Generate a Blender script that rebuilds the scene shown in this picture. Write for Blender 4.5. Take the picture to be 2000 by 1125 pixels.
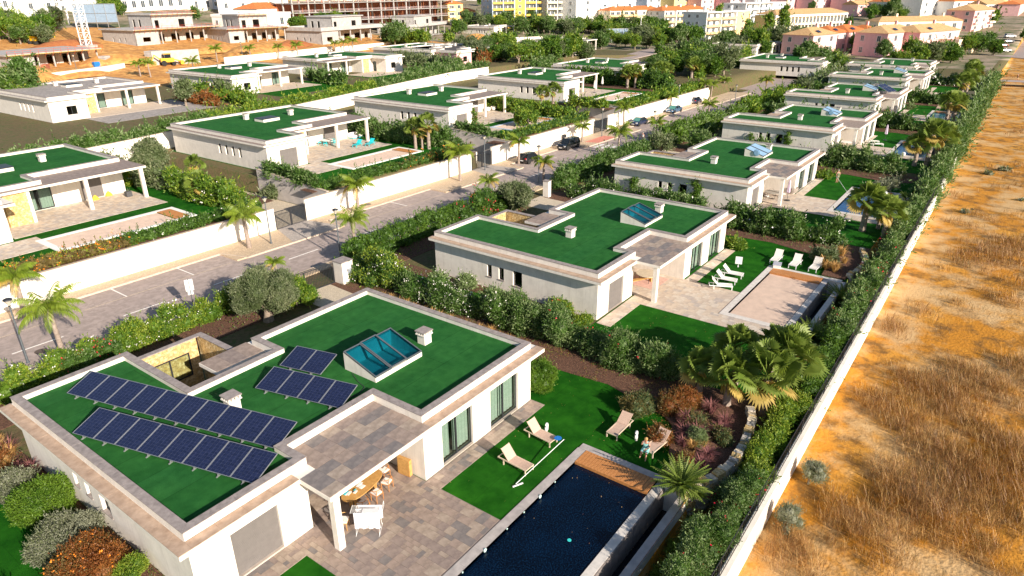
import bpy, bmesh, math, random
import numpy as np
from mathutils import Vector, Matrix, Euler
R = math.radians
RNG = np.random.default_rng(7)
random.seed(7)
scene = bpy.context.scene
for o in list(bpy.data.objects): bpy.data.objects.remove(o)

# ------------------------------------------------------------------ camera
CAM = Vector((0.0, 0.0, 23.7)); PITCH, ROLL, YAW = 0.411533, -0.008804, 0.931493
FPX = 1338.55
fwd = Vector((math.sin(YAW)*math.cos(PITCH), math.cos(YAW)*math.cos(PITCH), -math.sin(PITCH)))
rt = Vector((math.cos(YAW), -math.sin(YAW), 0)); up0 = rt.cross(fwd)
cr = rt*math.cos(ROLL)+up0*math.sin(ROLL); cu = -rt*math.sin(ROLL)+up0*math.cos(ROLL)
cd = bpy.data.cameras.new('camera'); cam = bpy.data.objects.new('camera', cd); scene.collection.objects.link(cam)
M = Matrix((cr, cu, -fwd)).transposed().to_4x4(); M.translation = CAM; cam.matrix_world = M
cd.sensor_width = 36; cd.lens = 36*FPX/2000; cd.clip_start = .5; cd.clip_end = 4000
scene.camera = cam
# ------------------------------------------------------------------ sky and sun
SUN_EL = 22.5
sdir = Vector((-0.234, -0.972, 0)).normalized()          # horizontal direction towards the sun
world = bpy.data.worlds.new('World'); scene.world = world; world.use_nodes = True
nt = world.node_tree; bg = nt.nodes['Background']; sky = nt.nodes.new('ShaderNodeTexSky')
sky.sky_type = 'NISHITA'; sky.sun_disc = False; sky.sun_elevation = R(SUN_EL)
sky.sun_rotation = math.atan2(sdir.x, sdir.y)
sky.air_density = 1.0; sky.dust_density = .6; sky.ozone_density = 1.3
nt.links.new(sky.outputs[0], bg.inputs[0]); bg.inputs[1].default_value = 0.07
sl = bpy.data.lights.new('sun', 'SUN'); sun = bpy.data.objects.new('sun', sl); scene.collection.objects.link(sun)
sl.energy = 5.0; sl.angle = R(.53); sl.color = (1.0, .885, .74)
tosun = Vector((sdir.x*math.cos(R(SUN_EL)), sdir.y*math.cos(R(SUN_EL)), math.sin(R(SUN_EL))))
sun.rotation_euler = tosun.to_track_quat('Z', 'Y').to_euler()
scene.view_settings.view_transform = 'Standard'; scene.view_settings.look = 'None'
scene.view_settings.exposure = 0.82; scene.view_settings.gamma = 1; scene.view_settings.use_curve_mapping = False
scene.cycles.max_bounces = 6; scene.cycles.transparent_max_bounces = 8; scene.cycles.use_denoising = True

# ------------------------------------------------------------------ helpers
COL = scene.collection
def lerp(a, b, t): return a+(b-a)*t
def sm(a, b, x):
    t = min(1, max(0, (x-a)/(b-a))); return t*t*(3-2*t)
def tag(o, label=None, cat=None, group=None, kind=None):
    if label: o['label'] = label
    if cat: o['category'] = cat
    if group: o['group'] = group
    if kind: o['kind'] = kind
    return o
def link(o, parent=None):
    COL.objects.link(o)
    if parent is not None: o.parent = parent
    return o
def empty(name, loc=(0, 0, 0), rz=0, label=None, cat=None, group=None):
    o = bpy.data.objects.new(name, None); o.location = loc; o.rotation_euler = (0, 0, rz); o.empty_display_size = .2
    link(o); return tag(o, label, cat, group)
KIDS = {}
def copy_tree(o, loc=None, rz=None, sc=None, label=None, group=None, parent=None):
    c = o.copy(); link(c, parent)
    if loc is not None: c.location = loc
    if rz is not None: c.rotation_euler = (0, 0, rz)
    if sc is not None: c.scale = (sc, sc, sc) if not isinstance(sc, tuple) else sc
    if label: c['label'] = label
    if group: c['group'] = group
    for ch in kids(o): copy_tree(ch, parent=c)
    return c
def kids(o):
    if o.name not in KIDS: KIDS[o.name] = list(o.children)
    return KIDS[o.name]

# materials -------------------------------------------------------
MATS = {}
def mat(name, col, rough=.7, var=.12, scale=2.0, bump=0, bscale=30, metal=0, spec=.5, col2=None, detail=4, emit=None, trans=0, coat=0):
    if name in MATS: return MATS[name]
    m = bpy.data.materials.new(name); m.use_nodes = True; n = m.node_tree.nodes; l = m.node_tree.links
    b = n['Principled BSDF']; b.inputs['Roughness'].default_value = rough; b.inputs['Metallic'].default_value = metal
    b.inputs['Specular IOR Level'].default_value = spec
    if coat: b.inputs['Coat Weight'].default_value = coat; b.inputs['Coat Roughness'].default_value = .05
    tc = n.new('ShaderNodeTexCoord')
    c2 = col2 if col2 else tuple(min(1, c*(1+var*2.2)) for c in col)
    c1 = col if col2 else tuple(c*(1-var*1.2) for c in col)
    if var > 0 or col2:
        nz = n.new('ShaderNodeTexNoise'); nz.inputs['Scale'].default_value = scale; nz.inputs['Detail'].default_value = detail
        nz.inputs['Roughness'].default_value = .62
        l.new(tc.outputs['Object'], nz.inputs['Vector'])
        rp = n.new('ShaderNodeValToRGB'); rp.color_ramp.elements[0].position = .32; rp.color_ramp.elements[1].position = .7
        rp.color_ramp.elements[0].color = (*c1, 1); rp.color_ramp.elements[1].color = (*c2, 1)
        l.new(nz.outputs['Fac'], rp.inputs['Fac']); l.new(rp.outputs['Color'], b.inputs['Base Color'])
    else: b.inputs['Base Color'].default_value = (*col, 1)
    if bump:
        n2 = n.new('ShaderNodeTexNoise'); n2.inputs['Scale'].default_value = bscale; n2.inputs['Detail'].default_value = 3
        l.new(tc.outputs['Object'], n2.inputs['Vector'])
        bp = n.new('ShaderNodeBump'); bp.inputs['Strength'].default_value = bump; bp.inputs['Distance'].default_value = .05
        l.new(n2.outputs['Fac'], bp.inputs['Height']); l.new(bp.outputs['Normal'], b.inputs['Normal'])
    if trans:
        tr = n.new('ShaderNodeBsdfTranslucent'); mx = n.new('ShaderNodeMixShader'); mx.inputs[0].default_value = trans
        tr.inputs['Color'].default_value = (min(1, c2[0]*1.5), min(1, c2[1]*1.6), c2[2], 1)
        l.new(b.outputs[0], mx.inputs[1]); l.new(tr.outputs[0], mx.inputs[2]); l.new(mx.outputs[0], n['Material Output'].inputs[0])
    m.diffuse_color = (*col, 1); MATS[name] = m; return m
def multi(name, cols, scales, rough=.9, bump=.3, bscale=8, thresh=(.42, .58)):
    """several colours blended by noises of their own scales"""
    m = bpy.data.materials.new(name); m.use_nodes = True; n = m.node_tree.nodes; l = m.node_tree.links
    b = n['Principled BSDF']; b.inputs['Roughness'].default_value = rough; b.inputs['Specular IOR Level'].default_value = .25
    tc = n.new('ShaderNodeTexCoord'); prev = None
    for i, c in enumerate(cols):
        if i == 0: prev = (*c, 1); continue
        nz = n.new('ShaderNodeTexNoise'); nz.inputs['Scale'].default_value = scales[i-1]; nz.inputs['Detail'].default_value = 6
        nz.inputs['Roughness'].default_value = .65
        mp = n.new('ShaderNodeMapping'); mp.inputs['Location'].default_value = (13*i, 7*i, 0); l.new(tc.outputs['Object'], mp.inputs[0]); l.new(mp.outputs[0], nz.inputs['Vector'])
        rp = n.new('ShaderNodeValToRGB'); rp.color_ramp.elements[0].position = thresh[0]; rp.color_ramp.elements[1].position = thresh[1]
        l.new(nz.outputs['Fac'], rp.inputs[0])
        mx = n.new('ShaderNodeMix'); mx.data_type = 'RGBA'; l.new(rp.outputs[0], mx.inputs['Factor'])
        if isinstance(prev, tuple): mx.inputs['A'].default_value = prev
        else: l.new(prev, mx.inputs['A'])
        mx.inputs['B'].default_value = (*c, 1); prev = mx.outputs['Result']
    l.new(prev, b.inputs['Base Color'])
    n2 = n.new('ShaderNodeTexNoise'); n2.inputs['Scale'].default_value = bscale; n2.inputs['Detail'].default_value = 6; l.new(tc.outputs['Object'], n2.inputs['Vector'])
    bp = n.new('ShaderNodeBump'); bp.inputs['Strength'].default_value = bump; bp.inputs['Distance'].default_value = .12
    l.new(n2.outputs['Fac'], bp.inputs['Height']); l.new(bp.outputs['Normal'], b.inputs['Normal'])
    MATS[name] = m; return m
def glass(name, tint, refl=.25, rough=.02, opacity=0.0):
    m = bpy.data.materials.new(name); m.use_nodes = True; n = m.node_tree.nodes; l = m.node_tree.links
    n.remove(n['Principled BSDF']); t = n.new('ShaderNodeBsdfTransparent'); t.inputs[0].default_value = (*tint, 1)
    g = n.new('ShaderNodeBsdfGlossy'); g.inputs['Roughness'].default_value = rough; g.inputs['Color'].default_value = (.9, 1, 1, 1)
    lw = n.new('ShaderNodeLayerWeight'); lw.inputs[0].default_value = refl
    mx = n.new('ShaderNodeMixShader'); l.new(lw.outputs['Fresnel'], mx.inputs[0]); l.new(t.outputs[0], mx.inputs[1]); l.new(g.outputs[0], mx.inputs[2])
    l.new(mx.outputs[0], n['Material Output'].inputs[0]); MATS[name] = m; return m

def stained(name, col, dirt, amt=.35):
    m = mat(name, col, .87, .05, 1.0, .12, 55, spec=.2); n = m.node_tree.nodes; l = m.node_tree.links; b = n['Principled BSDF']
    src = b.inputs['Base Color'].links[0].from_socket; tc = n.new('ShaderNodeTexCoord'); out = src
    for sc, lo, hi, am in (((1.6, 1.6, .16), .52, .78, amt), ((.5, .5, .5), .5, .75, amt*.5)):
        mp = n.new('ShaderNodeMapping'); mp.inputs['Scale'].default_value = sc; l.new(tc.outputs['Object'], mp.inputs[0]); nz = n.new('ShaderNodeTexNoise'); nz.inputs['Scale'].default_value = 2.2; nz.inputs['Detail'].default_value = 7; nz.inputs['Roughness'].default_value = .7; l.new(mp.outputs[0], nz.inputs['Vector'])
        mr = n.new('ShaderNodeMapRange'); mr.inputs['From Min'].default_value = lo; mr.inputs['From Max'].default_value = hi; mr.inputs['To Max'].default_value = am; l.new(nz.outputs['Fac'], mr.inputs['Value'])
        mx = n.new('ShaderNodeMix'); mx.data_type = 'RGBA'; l.new(mr.outputs[0], mx.inputs['Factor']); l.new(out, mx.inputs['A']); mx.inputs['B'].default_value = (*dirt, 1); out = mx.outputs['Result']
    l.new(out, b.inputs['Base Color']); return m
def seams(m, w, col, row=.5):
    """joints of the laid turf rolls, and slow fading"""
    n = m.node_tree.nodes; l = m.node_tree.links; b = n['Principled BSDF']; src = b.inputs['Base Color'].links[0].from_socket; tc = n.new('ShaderNodeTexCoord')
    br = n.new('ShaderNodeTexBrick'); br.inputs['Scale'].default_value = 1; br.inputs['Brick Width'].default_value = 11; br.inputs['Row Height'].default_value = w; br.inputs['Mortar Size'].default_value = .022; br.inputs['Mortar Smooth'].default_value = .6
    br.inputs['Color1'].default_value = (1, 1, 1, 1); br.inputs['Color2'].default_value = (.86, .9, .82, 1); br.inputs['Mortar'].default_value = (*col, 1); l.new(tc.outputs['Object'], br.inputs['Vector'])
    nz = n.new('ShaderNodeTexNoise'); nz.inputs['Scale'].default_value = .35; nz.inputs['Detail'].default_value = 8; nz.inputs['Roughness'].default_value = .7; l.new(tc.outputs['Object'], nz.inputs['Vector']); rp = n.new('ShaderNodeValToRGB'); rp.color_ramp.elements[0].position = .35; rp.color_ramp.elements[0].color = (.72, .8, .8, 1); rp.color_ramp.elements[1].position = .7; rp.color_ramp.elements[1].color = (1.3, 1.12, 1.05, 1); l.new(nz.outputs['Fac'], rp.inputs[0])
    out = src
    for c in (br.outputs['Color'], rp.outputs['Color']):
        mx = n.new('ShaderNodeMix'); mx.data_type = 'RGBA'; mx.blend_type = 'MULTIPLY'; mx.inputs['Factor'].default_value = 1; l.new(out, mx.inputs['A']); l.new(c, mx.inputs['B']); out = mx.outputs['Result']
    l.new(out, b.inputs['Base Color'])
plaster = stained('white_plaster', (.77, .72, .66), (.36, .31, .27))
plaster_b = mat('cream_plaster', (.62, .55, .44), .85, .06, 1.2, .1, 60, spec=.2)
wallwhite = stained('garden_wall_white', (.86, .80, .72), (.50, .40, .30), .3)
stone_top = mat('eave_stone', (.34, .235, .17), .8, .2, 2.2, .15, 30, col2=(.54, .40, .30))
coping_m = mat('coping_stone', (.235, .20, .19), .75, .2, 3.5, .15, 30, col2=(.40, .345, .325))
slate = [mat('terrace_slab_%d' % i, c, .75, .2, 2.5, .2, 25, col2=d) for i, (c, d) in enumerate([
    ((.20, .155, .14), (.34, .27, .235)), ((.235, .18, .15), (.40, .31, .26)), ((.15, .135, .135), (.26, .225, .21)), ((.26, .205, .165), (.45, .365, .30))])]
trav = [mat('travertine_%d' % i, c, .7, .15, 2.5, .12, 25, col2=d) for i, (c, d) in enumerate([
    ((.45, .36, .29), (.62, .52, .43)), ((.50, .40, .31), (.68, .57, .46)), ((.40, .34, .30), (.55, .48, .43)), ((.52, .44, .36), (.70, .62, .53))])]
turf = mat('roof_turf', (.018, .115, .026), .95, .2, 1.6, .5, 130, spec=.08, col2=(.034, .175, .042), detail=8)
lawn_m = mat('lawn_turf', (.006, .075, .003), .95, .2, .9, .6, 90, spec=.08, col2=(.022, .15, .009), detail=9)
seams(turf, 2.0, (.45, .5, .45)); seams(lawn_m, 2.0, (.7, .75, .7))
darkmetal = mat('dark_metal', (.045, .047, .055), .45, .05, 5, metal=.4)
greymetal = mat('grey_metal', (.16, .18, .20), .45, .08, 5, metal=.5)
silver = mat('silver_frame', (.55, .56, .58), .35, .04, 5, metal=.7)
whitem = mat('white_metal', (.8, .8, .8), .4, .02, 5)
wood = mat('teak', (.42, .17, .05), .55, .25, 6, .1, 40, col2=(.60, .27, .09))
woodlight = mat('oak', (.45, .24, .07), .5, .2, 6, .1, 40, col2=(.62, .36, .12))
shutter_m = mat('shutter_grey', (.17, .155, .15), .55, .05, 3)
reveal = mat('window_reveal', (.42, .36, .31), .8, .08, 3)
curtain = mat('curtain', (.40, .43, .38), .9, .08, 8)
dark_in = mat('dark_interior', (.03, .028, .026), .9, .1, 1)
room_m = mat('room_floor', (.25, .2, .15), .8, .1, 1)
pane_m = glass('window_glass', (.62, .72, .69), .30)
skypane = glass('skylight_glass', (.06, .36, .46), .2)
roofpane = mat('roof_glass_pale', (.30, .48, .68), .08, .1, 1, spec=.9)
def leafm(name, c, c2, trans=.22, rough=.5): return mat(name, c, rough, .2, .8, spec=.35, col2=c2, trans=trans)
L_OLE = [leafm('oleander_leaf', (.035, .085, .012), (.09, .17, .03)), leafm('oleander_leaf_pale', (.13, .19, .07), (.24, .31, .13))]
L_GRN = [leafm('green_leaf', (.045, .11, .010), (.13, .22, .02)), leafm('green_leaf_yellowish', (.18, .25, .02), (.30, .36, .05))]
L_OLV = [leafm('olive_leaf', (.06, .09, .03), (.13, .17, .07)), leafm('olive_leaf_pale', (.17, .20, .11), (.26, .28, .16))]
L_PIN = [leafm('pine_needle', (.03, .085, .008), (.075, .15, .012)), leafm('pine_needle_light', (.10, .19, .015), (.16, .25, .03))]
L_RED = [leafm('russet_leaf', (.16, .05, .015), (.30, .12, .03)), leafm('brown_leaf', (.12, .09, .03), (.2, .15, .05))]
L_GRY = [leafm('silver_leaf', (.16, .17, .12), (.27, .28, .2)), leafm('sage_leaf', (.10, .13, .06), (.18, .2, .1))]
palm_m = leafm('palm_frond', (.10, .17, .012), (.24, .30, .035), .25); palm_y = leafm('palm_frond_dry', (.34, .25, .07), (.5, .36, .1), .2)
fan_m = leafm('fan_leaf', (.08, .14, .015), (.22, .28, .06), .25); 
strawm = leafm('straw', (.42, .24, .08), (.58, .37, .15), .2); strawd = leafm('straw_dark', (.19, .085, .025), (.32, .16, .055), .15)
bark = mat('palm_bark', (.22, .17, .14), .9, .3, 6, .5, 25, col2=(.40, .32, .27)); bark2 = mat('tree_bark', (.17, .13, .10), .9, .3, 5, .5, 20, col2=(.34, .27, .21))
mulch = multi('mulch', [(.16, .075, .05), (.30, .16, .10), (.07, .04, .03)], [9, 22], .95, .8, 25)
asphalt = multi('asphalt', [(.40, .325, .30), (.46, .375, .345), (.34, .28, .255)], [.35, 1.8], .9, .15, 60)
paving = multi('cobble_paving', [(.60, .45, .30), (.70, .55, .38), (.48, .37, .27)], [3, 11], .9, .5, 22)
kerbm = mat('kerb_stone', (.50, .41, .33), .8, .1, 3)
paint = mat('road_paint', (.75, .73, .70), .7, .08, 12)
concrete = mat('raw_concrete', (.36, .34, .33), .9, .15, 1.0, .2, 20, col2=(.50, .475, .455))
terra = mat('terracotta_tiles', (.50, .13, .03), .8, .2, 1.5, .4, 12, col2=(.72, .25, .07)); terra2 = mat('ochre_tiles', (.50, .28, .12), .8, .2, 1.5, .4, 12, col2=(.70, .45, .22))
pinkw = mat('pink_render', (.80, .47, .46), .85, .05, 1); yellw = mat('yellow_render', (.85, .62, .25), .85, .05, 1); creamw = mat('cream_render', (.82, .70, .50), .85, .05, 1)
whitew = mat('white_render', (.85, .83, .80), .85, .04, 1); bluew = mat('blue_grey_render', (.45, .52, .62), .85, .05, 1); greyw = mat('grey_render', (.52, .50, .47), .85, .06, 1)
ygold = mat('golden_render', (.75, .50, .10), .85, .05, 1)
winm = mat('distant_window_glass', (.06, .08, .10), .12, .1, 1, spec=.8)
stonec = multi('stone_cladding', [(.62, .42, .16), (.78, .62, .36), (.45, .30, .13)], [2.2, 5], .85, .6, 9)
def lightm(): pass

# mesh builders -----------------------------------------------------
class MB:
    def __init__(s): s.v = []; s.f = []; s.m = []
    def quad(s, a, b, c, d, m=0):
        i = len(s.v); s.v += [a, b, c, d]; s.f.append((i, i+1, i+2, i+3)); s.m.append(m); return s
    def tri(s, a, b, c, m=0):
        i = len(s.v); s.v += [a, b, c]; s.f.append((i, i+1, i+2)); s.m.append(m); return s
    def box(s, x0, x1, y0, y1, z0, z1, m=0):
        i = len(s.v); s.v += [(x, y, z) for z in (z0, z1) for x, y in ((x0, y0), (x1, y0), (x1, y1), (x0, y1))]
        for f in ((3, 2, 1, 0), (4, 5, 6, 7), (0, 1, 5, 4), (1, 2, 6, 5), (2, 3, 7, 6), (3, 0, 4, 7)):
            s.f.append(tuple(i+k for k in f)); s.m.append(m)
        return s
    def bar(s, a, b, w, h=None, m=0, upv=(0, 0, 1)):
        """box beam from a to b"""
        a = Vector(a); b = Vector(b); d = (b-a); h = h or w
        if d.length < 1e-6: return s
        d.normalize(); u = Vector(upv)
        if abs(d.dot(u)) > .98: u = Vector((1, 0, 0))
        r = d.cross(u).normalized()*w/2; t = r.cross(d).normalized()*h/2; i = len(s.v)
        for p in (a, b): s.v += [tuple(p-r-t), tuple(p+r-t), tuple(p+r+t), tuple(p-r+t)]
        for f in ((0, 1, 2, 3), (7, 6, 5, 4), (0, 4, 5, 1), (1, 5, 6, 2), (2, 6, 7, 3), (3, 7, 4, 0)):
            s.f.append(tuple(i+k for k in f)); s.m.append(m)
        return s
    def prism(s, pts, z0, z1, m=0, mt=None):
        n = len(pts); i = len(s.v)
        s.v += [(p[0], p[1], z0) for p in pts]+[(p[0], p[1], z1) for p in pts]
        ar = sum(pts[k][0]*pts[(k+1) % n][1]-pts[(k+1) % n][0]*pts[k][1] for k in range(n))
        o = list(range(n)) if ar > 0 else list(range(n))[::-1]
        s.f.append(tuple(i+n+k for k in o)); s.m.append(m if mt is None else mt); s.f.append(tuple(i+k for k in o[::-1])); s.m.append(m)
        for k in range(n):
            a, b = o[k], o[(k+1) % n]; s.f.append((i+a, i+b, i+n+b, i+n+a)); s.m.append(m)
        return s
    def tube(s, pts, rad, n=6, m=0, cap=True):
        pts = [Vector(p) for p in pts]; rr = rad if isinstance(rad, (list, tuple)) else [rad]*len(pts); i = len(s.v)
        for k, p in enumerate(pts):
            d = (pts[min(k+1, len(pts)-1)]-pts[max(k-1, 0)]).normalized(); u = Vector((0, 0, 1)) if abs(d.z) < .95 else Vector((1, 0, 0))
            a = d.cross(u).normalized(); b = a.cross(d)
            for q in range(n):
                t = 2*math.pi*q/n; s.v.append(tuple(p+(a*math.cos(t)+b*math.sin(t))*rr[k]))
        for k in range(len(pts)-1):
            for q in range(n):
                s.f.append((i+k*n+q, i+k*n+(q+1) % n, i+(k+1)*n+(q+1) % n, i+(k+1)*n+q)); s.m.append(m)
        if cap:
            s.f.append(tuple(i+q for q in range(n))[::-1]); s.m.append(m); s.f.append(tuple(i+(len(pts)-1)*n+q for q in range(n))); s.m.append(m)
        return s
    def lathe(s, c, prof, n=10, m=0):
        i = len(s.v)
        for r, z in prof:
            for q in range(n):
                t = 2*math.pi*q/n; s.v.append((c[0]+r*math.cos(t), c[1]+r*math.sin(t), c[2]+z))
        for k in range(len(prof)-1):
            for q in range(n):
                s.f.append((i+k*n+q, i+k*n+(q+1) % n, i+(k+1)*n+(q+1) % n, i+(k+1)*n+q)); s.m.append(m)
        s.f.append(tuple(i+q for q in range(n))[::-1]); s.m.append(m); s.f.append(tuple(i+(len(prof)-1)*n+q for q in range(n))); s.m.append(m)
        return s
    def mesh(s, name, mats, smooth=False):
        me = bpy.data.meshes.new(name); me.from_pydata(s.v, [], s.f)
        for m in (mats if isinstance(mats, (list, tuple)) else [mats]): me.materials.append(m)
        if len(me.materials) > 1: me.polygons.foreach_set('material_index', s.m)
        if smooth: me.polygons.foreach_set('use_smooth', [True]*len(s.f))
        me.update(); return me
    def build(s, name, mats, parent=None, loc=(0, 0, 0), rz=0, smooth=False, **kw):
        o = bpy.data.objects.new(name, s.mesh(name, mats, smooth)); o.location = loc; o.rotation_euler = (0, 0, rz); link(o, parent)
        return tag(o, **kw)
def inst(name, me, parent=None, loc=(0, 0, 0), rz=0, sc=None, rot=None, **kw):
    o = bpy.data.objects.new(name, me); o.location = loc; o.rotation_euler = rot if rot else (0, 0, rz)
    if sc is not None: o.scale = (sc, sc, sc) if not isinstance(sc, tuple) else sc
    link(o, parent); return tag(o, **kw)
def npmesh(name, V, F, mats, mi=None, smooth=False):
    """V (n,3), F (k,4) numpy"""
    me = bpy.data.meshes.new(name); k = F.shape[1]
    me.vertices.add(len(V)); me.vertices.foreach_set('co', np.ascontiguousarray(V, dtype=np.float32).ravel())
    me.loops.add(F.size); me.loops.foreach_set('vertex_index', np.ascontiguousarray(F, dtype=np.int32).ravel())
    me.polygons.add(len(F)); me.polygons.foreach_set('loop_start', np.arange(0, F.size, k, dtype=np.int32))
    for m in mats: me.materials.append(m)
    if mi is not None: me.polygons.foreach_set('material_index', np.asarray(mi, dtype=np.int32))
    if smooth: me.polygons.foreach_set('use_smooth', np.ones(len(F), dtype=bool))
    me.update(calc_edges=True); return me
def at(px, py, z=0.0):
    """the point of the level plane z seen at a pixel of the 2000 x 1125 survey photograph"""
    d = cr*((px-1000)/FPX)-cu*((py-562.5)/FPX)+fwd; t = (z-CAM.z)/d.z; p = CAM+d*t; return p.x, p.y
def inset(poly, w):
    """axis-aligned or general polygon offset inwards"""
    n = len(poly); ar = sum(poly[k][0]*poly[(k+1) % n][1]-poly[(k+1) % n][0]*poly[k][1] for k in range(n)); sg = 1 if ar > 0 else -1; out = []
    for k in range(n):
        a, b, c = Vector(poly[k-1]), Vector(poly[k]), Vector(poly[(k+1) % n])
        d1 = (b-a).normalized(); d2 = (c-b).normalized(); n1 = Vector((-d1.y, d1.x))*sg; n2 = Vector((-d2.y, d2.x))*sg
        q = n1+n2; den = max(.3, 1+n1.dot(n2)); out.append(tuple(b+q*(w/den)))
    return out
def ring(mb, outer, inner, z0, z1, m=0, mt=None):
    n = len(outer); mt = m if mt is None else mt
    ar = sum(outer[k][0]*outer[(k+1) % n][1]-outer[(k+1) % n][0]*outer[k][1] for k in range(n))
    if ar < 0: outer = outer[::-1]; inner = inner[::-1]
    for k in range(n):
        a, b, c, d = outer[k], outer[(k+1) % n], inner[(k+1) % n], inner[k]
        mb.quad((*a, z1), (*b, z1), (*c, z1), (*d, z1), mt); mb.quad((*a, z0), (*b, z0), (*b, z1), (*a, z1), m)
        mb.quad((*c, z0), (*d, z0), (*d, z1), (*c, z1), m); mb.quad((*d, z0), (*c, z0), (*b, z0), (*a, z0), m)
    return mb
def wall(mb, a, b, z0, z1, th, ops=(), m=0):
    """wall a to b, thickness th to the left; ops (s0,s1,zb,zt)"""
    a = Vector(a); b = Vector(b); L = (b-a).length; d = (b-a)/L; nrm = Vector((-d.y, d.x))
    def blk(s0, s1, za, zb):
        if s1-s0 < 1e-4 or zb-za < 1e-4: return
        p = [a+d*s0, a+d*s1, a+d*s1+nrm*th, a+d*s0+nrm*th]; mb.prism([(q.x, q.y) for q in p], za, zb, m)
    s = 0
    for s0, s1, zb, zt in sorted(ops):
        blk(s, s0, z0, z1); blk(s0, s1, z0, zb); blk(s0, s1, zt, z1); s = s1
    blk(s, L, z0, z1)
# ------------------------------------------------------------------ terrain levels
def ywall(x): return 63.25-.018*(x-20)
def yrow2(x): return min(119, max(97, 101+.2*(x-45)))
CORR = [(41.2, 48.9), (75.6, 83.4), (108, 121.2)]
def T(x, y):
    yw = ywall(x)
    if y < yw:
        if y < 9.35 and x > -40: return -1.3*(1-sm(250, 320, x))
        b = 0
    else:
        f = 1-sm(185, 255, x)*.8
        if y < yrow2(x):
            b = 2.3*f
            for c0, c1 in CORR:
                if c0 < x < c1: b = 0
        else: b = (4.15+sm(158, 176, y)*.9)*f+max(0, min(y, 330)-178)*.075*(1-sm(185, 260, x)*.6)
    D = math.hypot(x, y); return b+max(0, D-320)*.05*(1 if x > 100 else .5)
def at_t(px, py):
    d = cr*((px-1000)/FPX)-cu*((py-562.5)/FPX)+fwd; t = 20.0
    while t < 1800:
        p = CAM+d*t
        if p.z <= T(p.x, p.y): break
        t += .5+t*.002
    return p.x, p.y, T(p.x, p.y)

# ================================================================== ground
sand = multi('dry_field_soil', [(.52, .22, .022), (.60, .29, .045), (.20, .10, .025), (.58, .38, .18)], [.16, .6, .22], .95, .6, 5, (.46, .62))
earth = multi('orange_earth', [(.62, .30, .08), (.74, .42, .14), (.45, .21, .07)], [.2, .7], .95, .5, 4)
soil = multi('garden_soil', [(.12, .09, .045), (.08, .11, .03), (.16, .12, .06)], [.8, 3], .95, .5, 12)
town = multi('town_ground', [(.20, .17, .11), (.07, .11, .03), (.34, .27, .20)], [.05, .13], .95, .3, 2)
def axis(lo, hi, brk, near, far, c=60):
    v = [lo]; x = lo
    while x < hi:
        x += near if abs(x-c) < 130 else min(far, near+(abs(x-c)-130)*.06); v.append(min(x, hi))
    v = [q for q in v if all(abs(q-b) > .3 for b in brk)]
    for b in brk: v += [b-.01, b+.01]
    return sorted(set(v))
OXS = [9.05, 42.52, 75.91, 111.77, 148.4, 186.0]
xs = axis(-60, 1700, [c for k in CORR for c in k]+[ox+d for ox in OXS for d in (6.46, 19.1)], 3, 45)
ss = []          # rows as functions of x
rows = [(-2, q) for q in axis(-260, 46, [9.35, 16.0], 4, 30, 0) if q < 46.01]+[(-1, q) for q in (.25, .5, .75, .97, .9995)]+[(0, .0)]+[(0, q) for q in (.1, .3, .5, .7, .9, .9995)]+[(1, .01)]+[(1, q) for q in axis(3, 1600, [], 4, 45, 40)]
V = []; 
for x in xs:
    yw, y2 = ywall(x), yrow2(x)
    for k, q in rows:
        if k == -2: y = q
        elif k == -1: y = 46+(yw-46)*q
        elif k == 0: y = yw+.005+(y2-yw-.01)*q
        else: y = y2+q
        z = T(x, y if k != 0 else y+.001)
        if y < 4 and x < 330 and x > 10:      # small relief in the waste ground
            z += (.16*math.sin(x*.23+y*.4)*math.sin(y*.31-x*.05)+.05*math.sin(x*1.1+y*.7))*sm(4, 0, y) - .02
        V.append((x, y, z-.02))
nr = len(rows); F = []; MI = []
for i in range(len(xs)-1):
    for j in range(nr-1):
        x = (xs[i]+xs[i+1])/2; y = (V[i*nr+j][1]+V[i*nr+j+1][1]+V[(i+1)*nr+j][1]+V[(i+1)*nr+j+1][1])/4
        if 9.355 < y < 15.995 and any(ox+6.46 < x < ox+19.1 for ox in OXS): continue
        F.append((i*nr+j, (i+1)*nr+j, (i+1)*nr+j+1, i*nr+j+1)); D = math.hypot(x, y)
        yb = 9.36
        if y < yb: MI.append(0)
        elif D > 300 or (x > 255 and y > 12): MI.append(3)
        elif y > 160 and y < 300: MI.append(1)
        else: MI.append(2)
g = bpy.data.objects.new('ground', npmesh('ground', np.array(V), np.array(F), [sand, earth, soil, town], MI, True)); link(g); tag(g, kind='structure')

def sheet(name, pts, z, m, label=None, th=.05, kind='structure', parent=None):
    mb = MB(); mb.prism(pts, z-th, z, 0); return mb.build(name, m, parent, kind=kind if parent is None else None, label=label)
def rect(x0, x1, y0, y1): return [(x0, y0), (x1, y0), (x1, y1), (x0, y1)]
# road: centre line y = 54.5 .. 53
def yc(x): return 54.75-.0235*(x-12)
def strip(name, x0, x1, off0, off1, z, m, step=6, th=.06, parent=None, fn=None):
    fn = fn or yc; mb = MB(); x = x0
    while x < x1-1e-6:
        xn = min(x1, x+step)
        mb.prism([(x, fn(x)+off0), (xn, fn(xn)+off0), (xn, fn(xn)+off1), (x, fn(x)+off1)], z-th, z); x = xn
    return mb.build(name, m, parent, kind='structure' if parent is None else None)
rd = strip('road', -30, 178, -4.1, 6.7, .004, asphalt)
far_road = MB().prism([(178, 46.5), (196, 47), (206, 55), (204, 66), (190, 72), (178, 62)], -.05, .006).build('road_turning_circle', asphalt, kind='structure')
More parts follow.
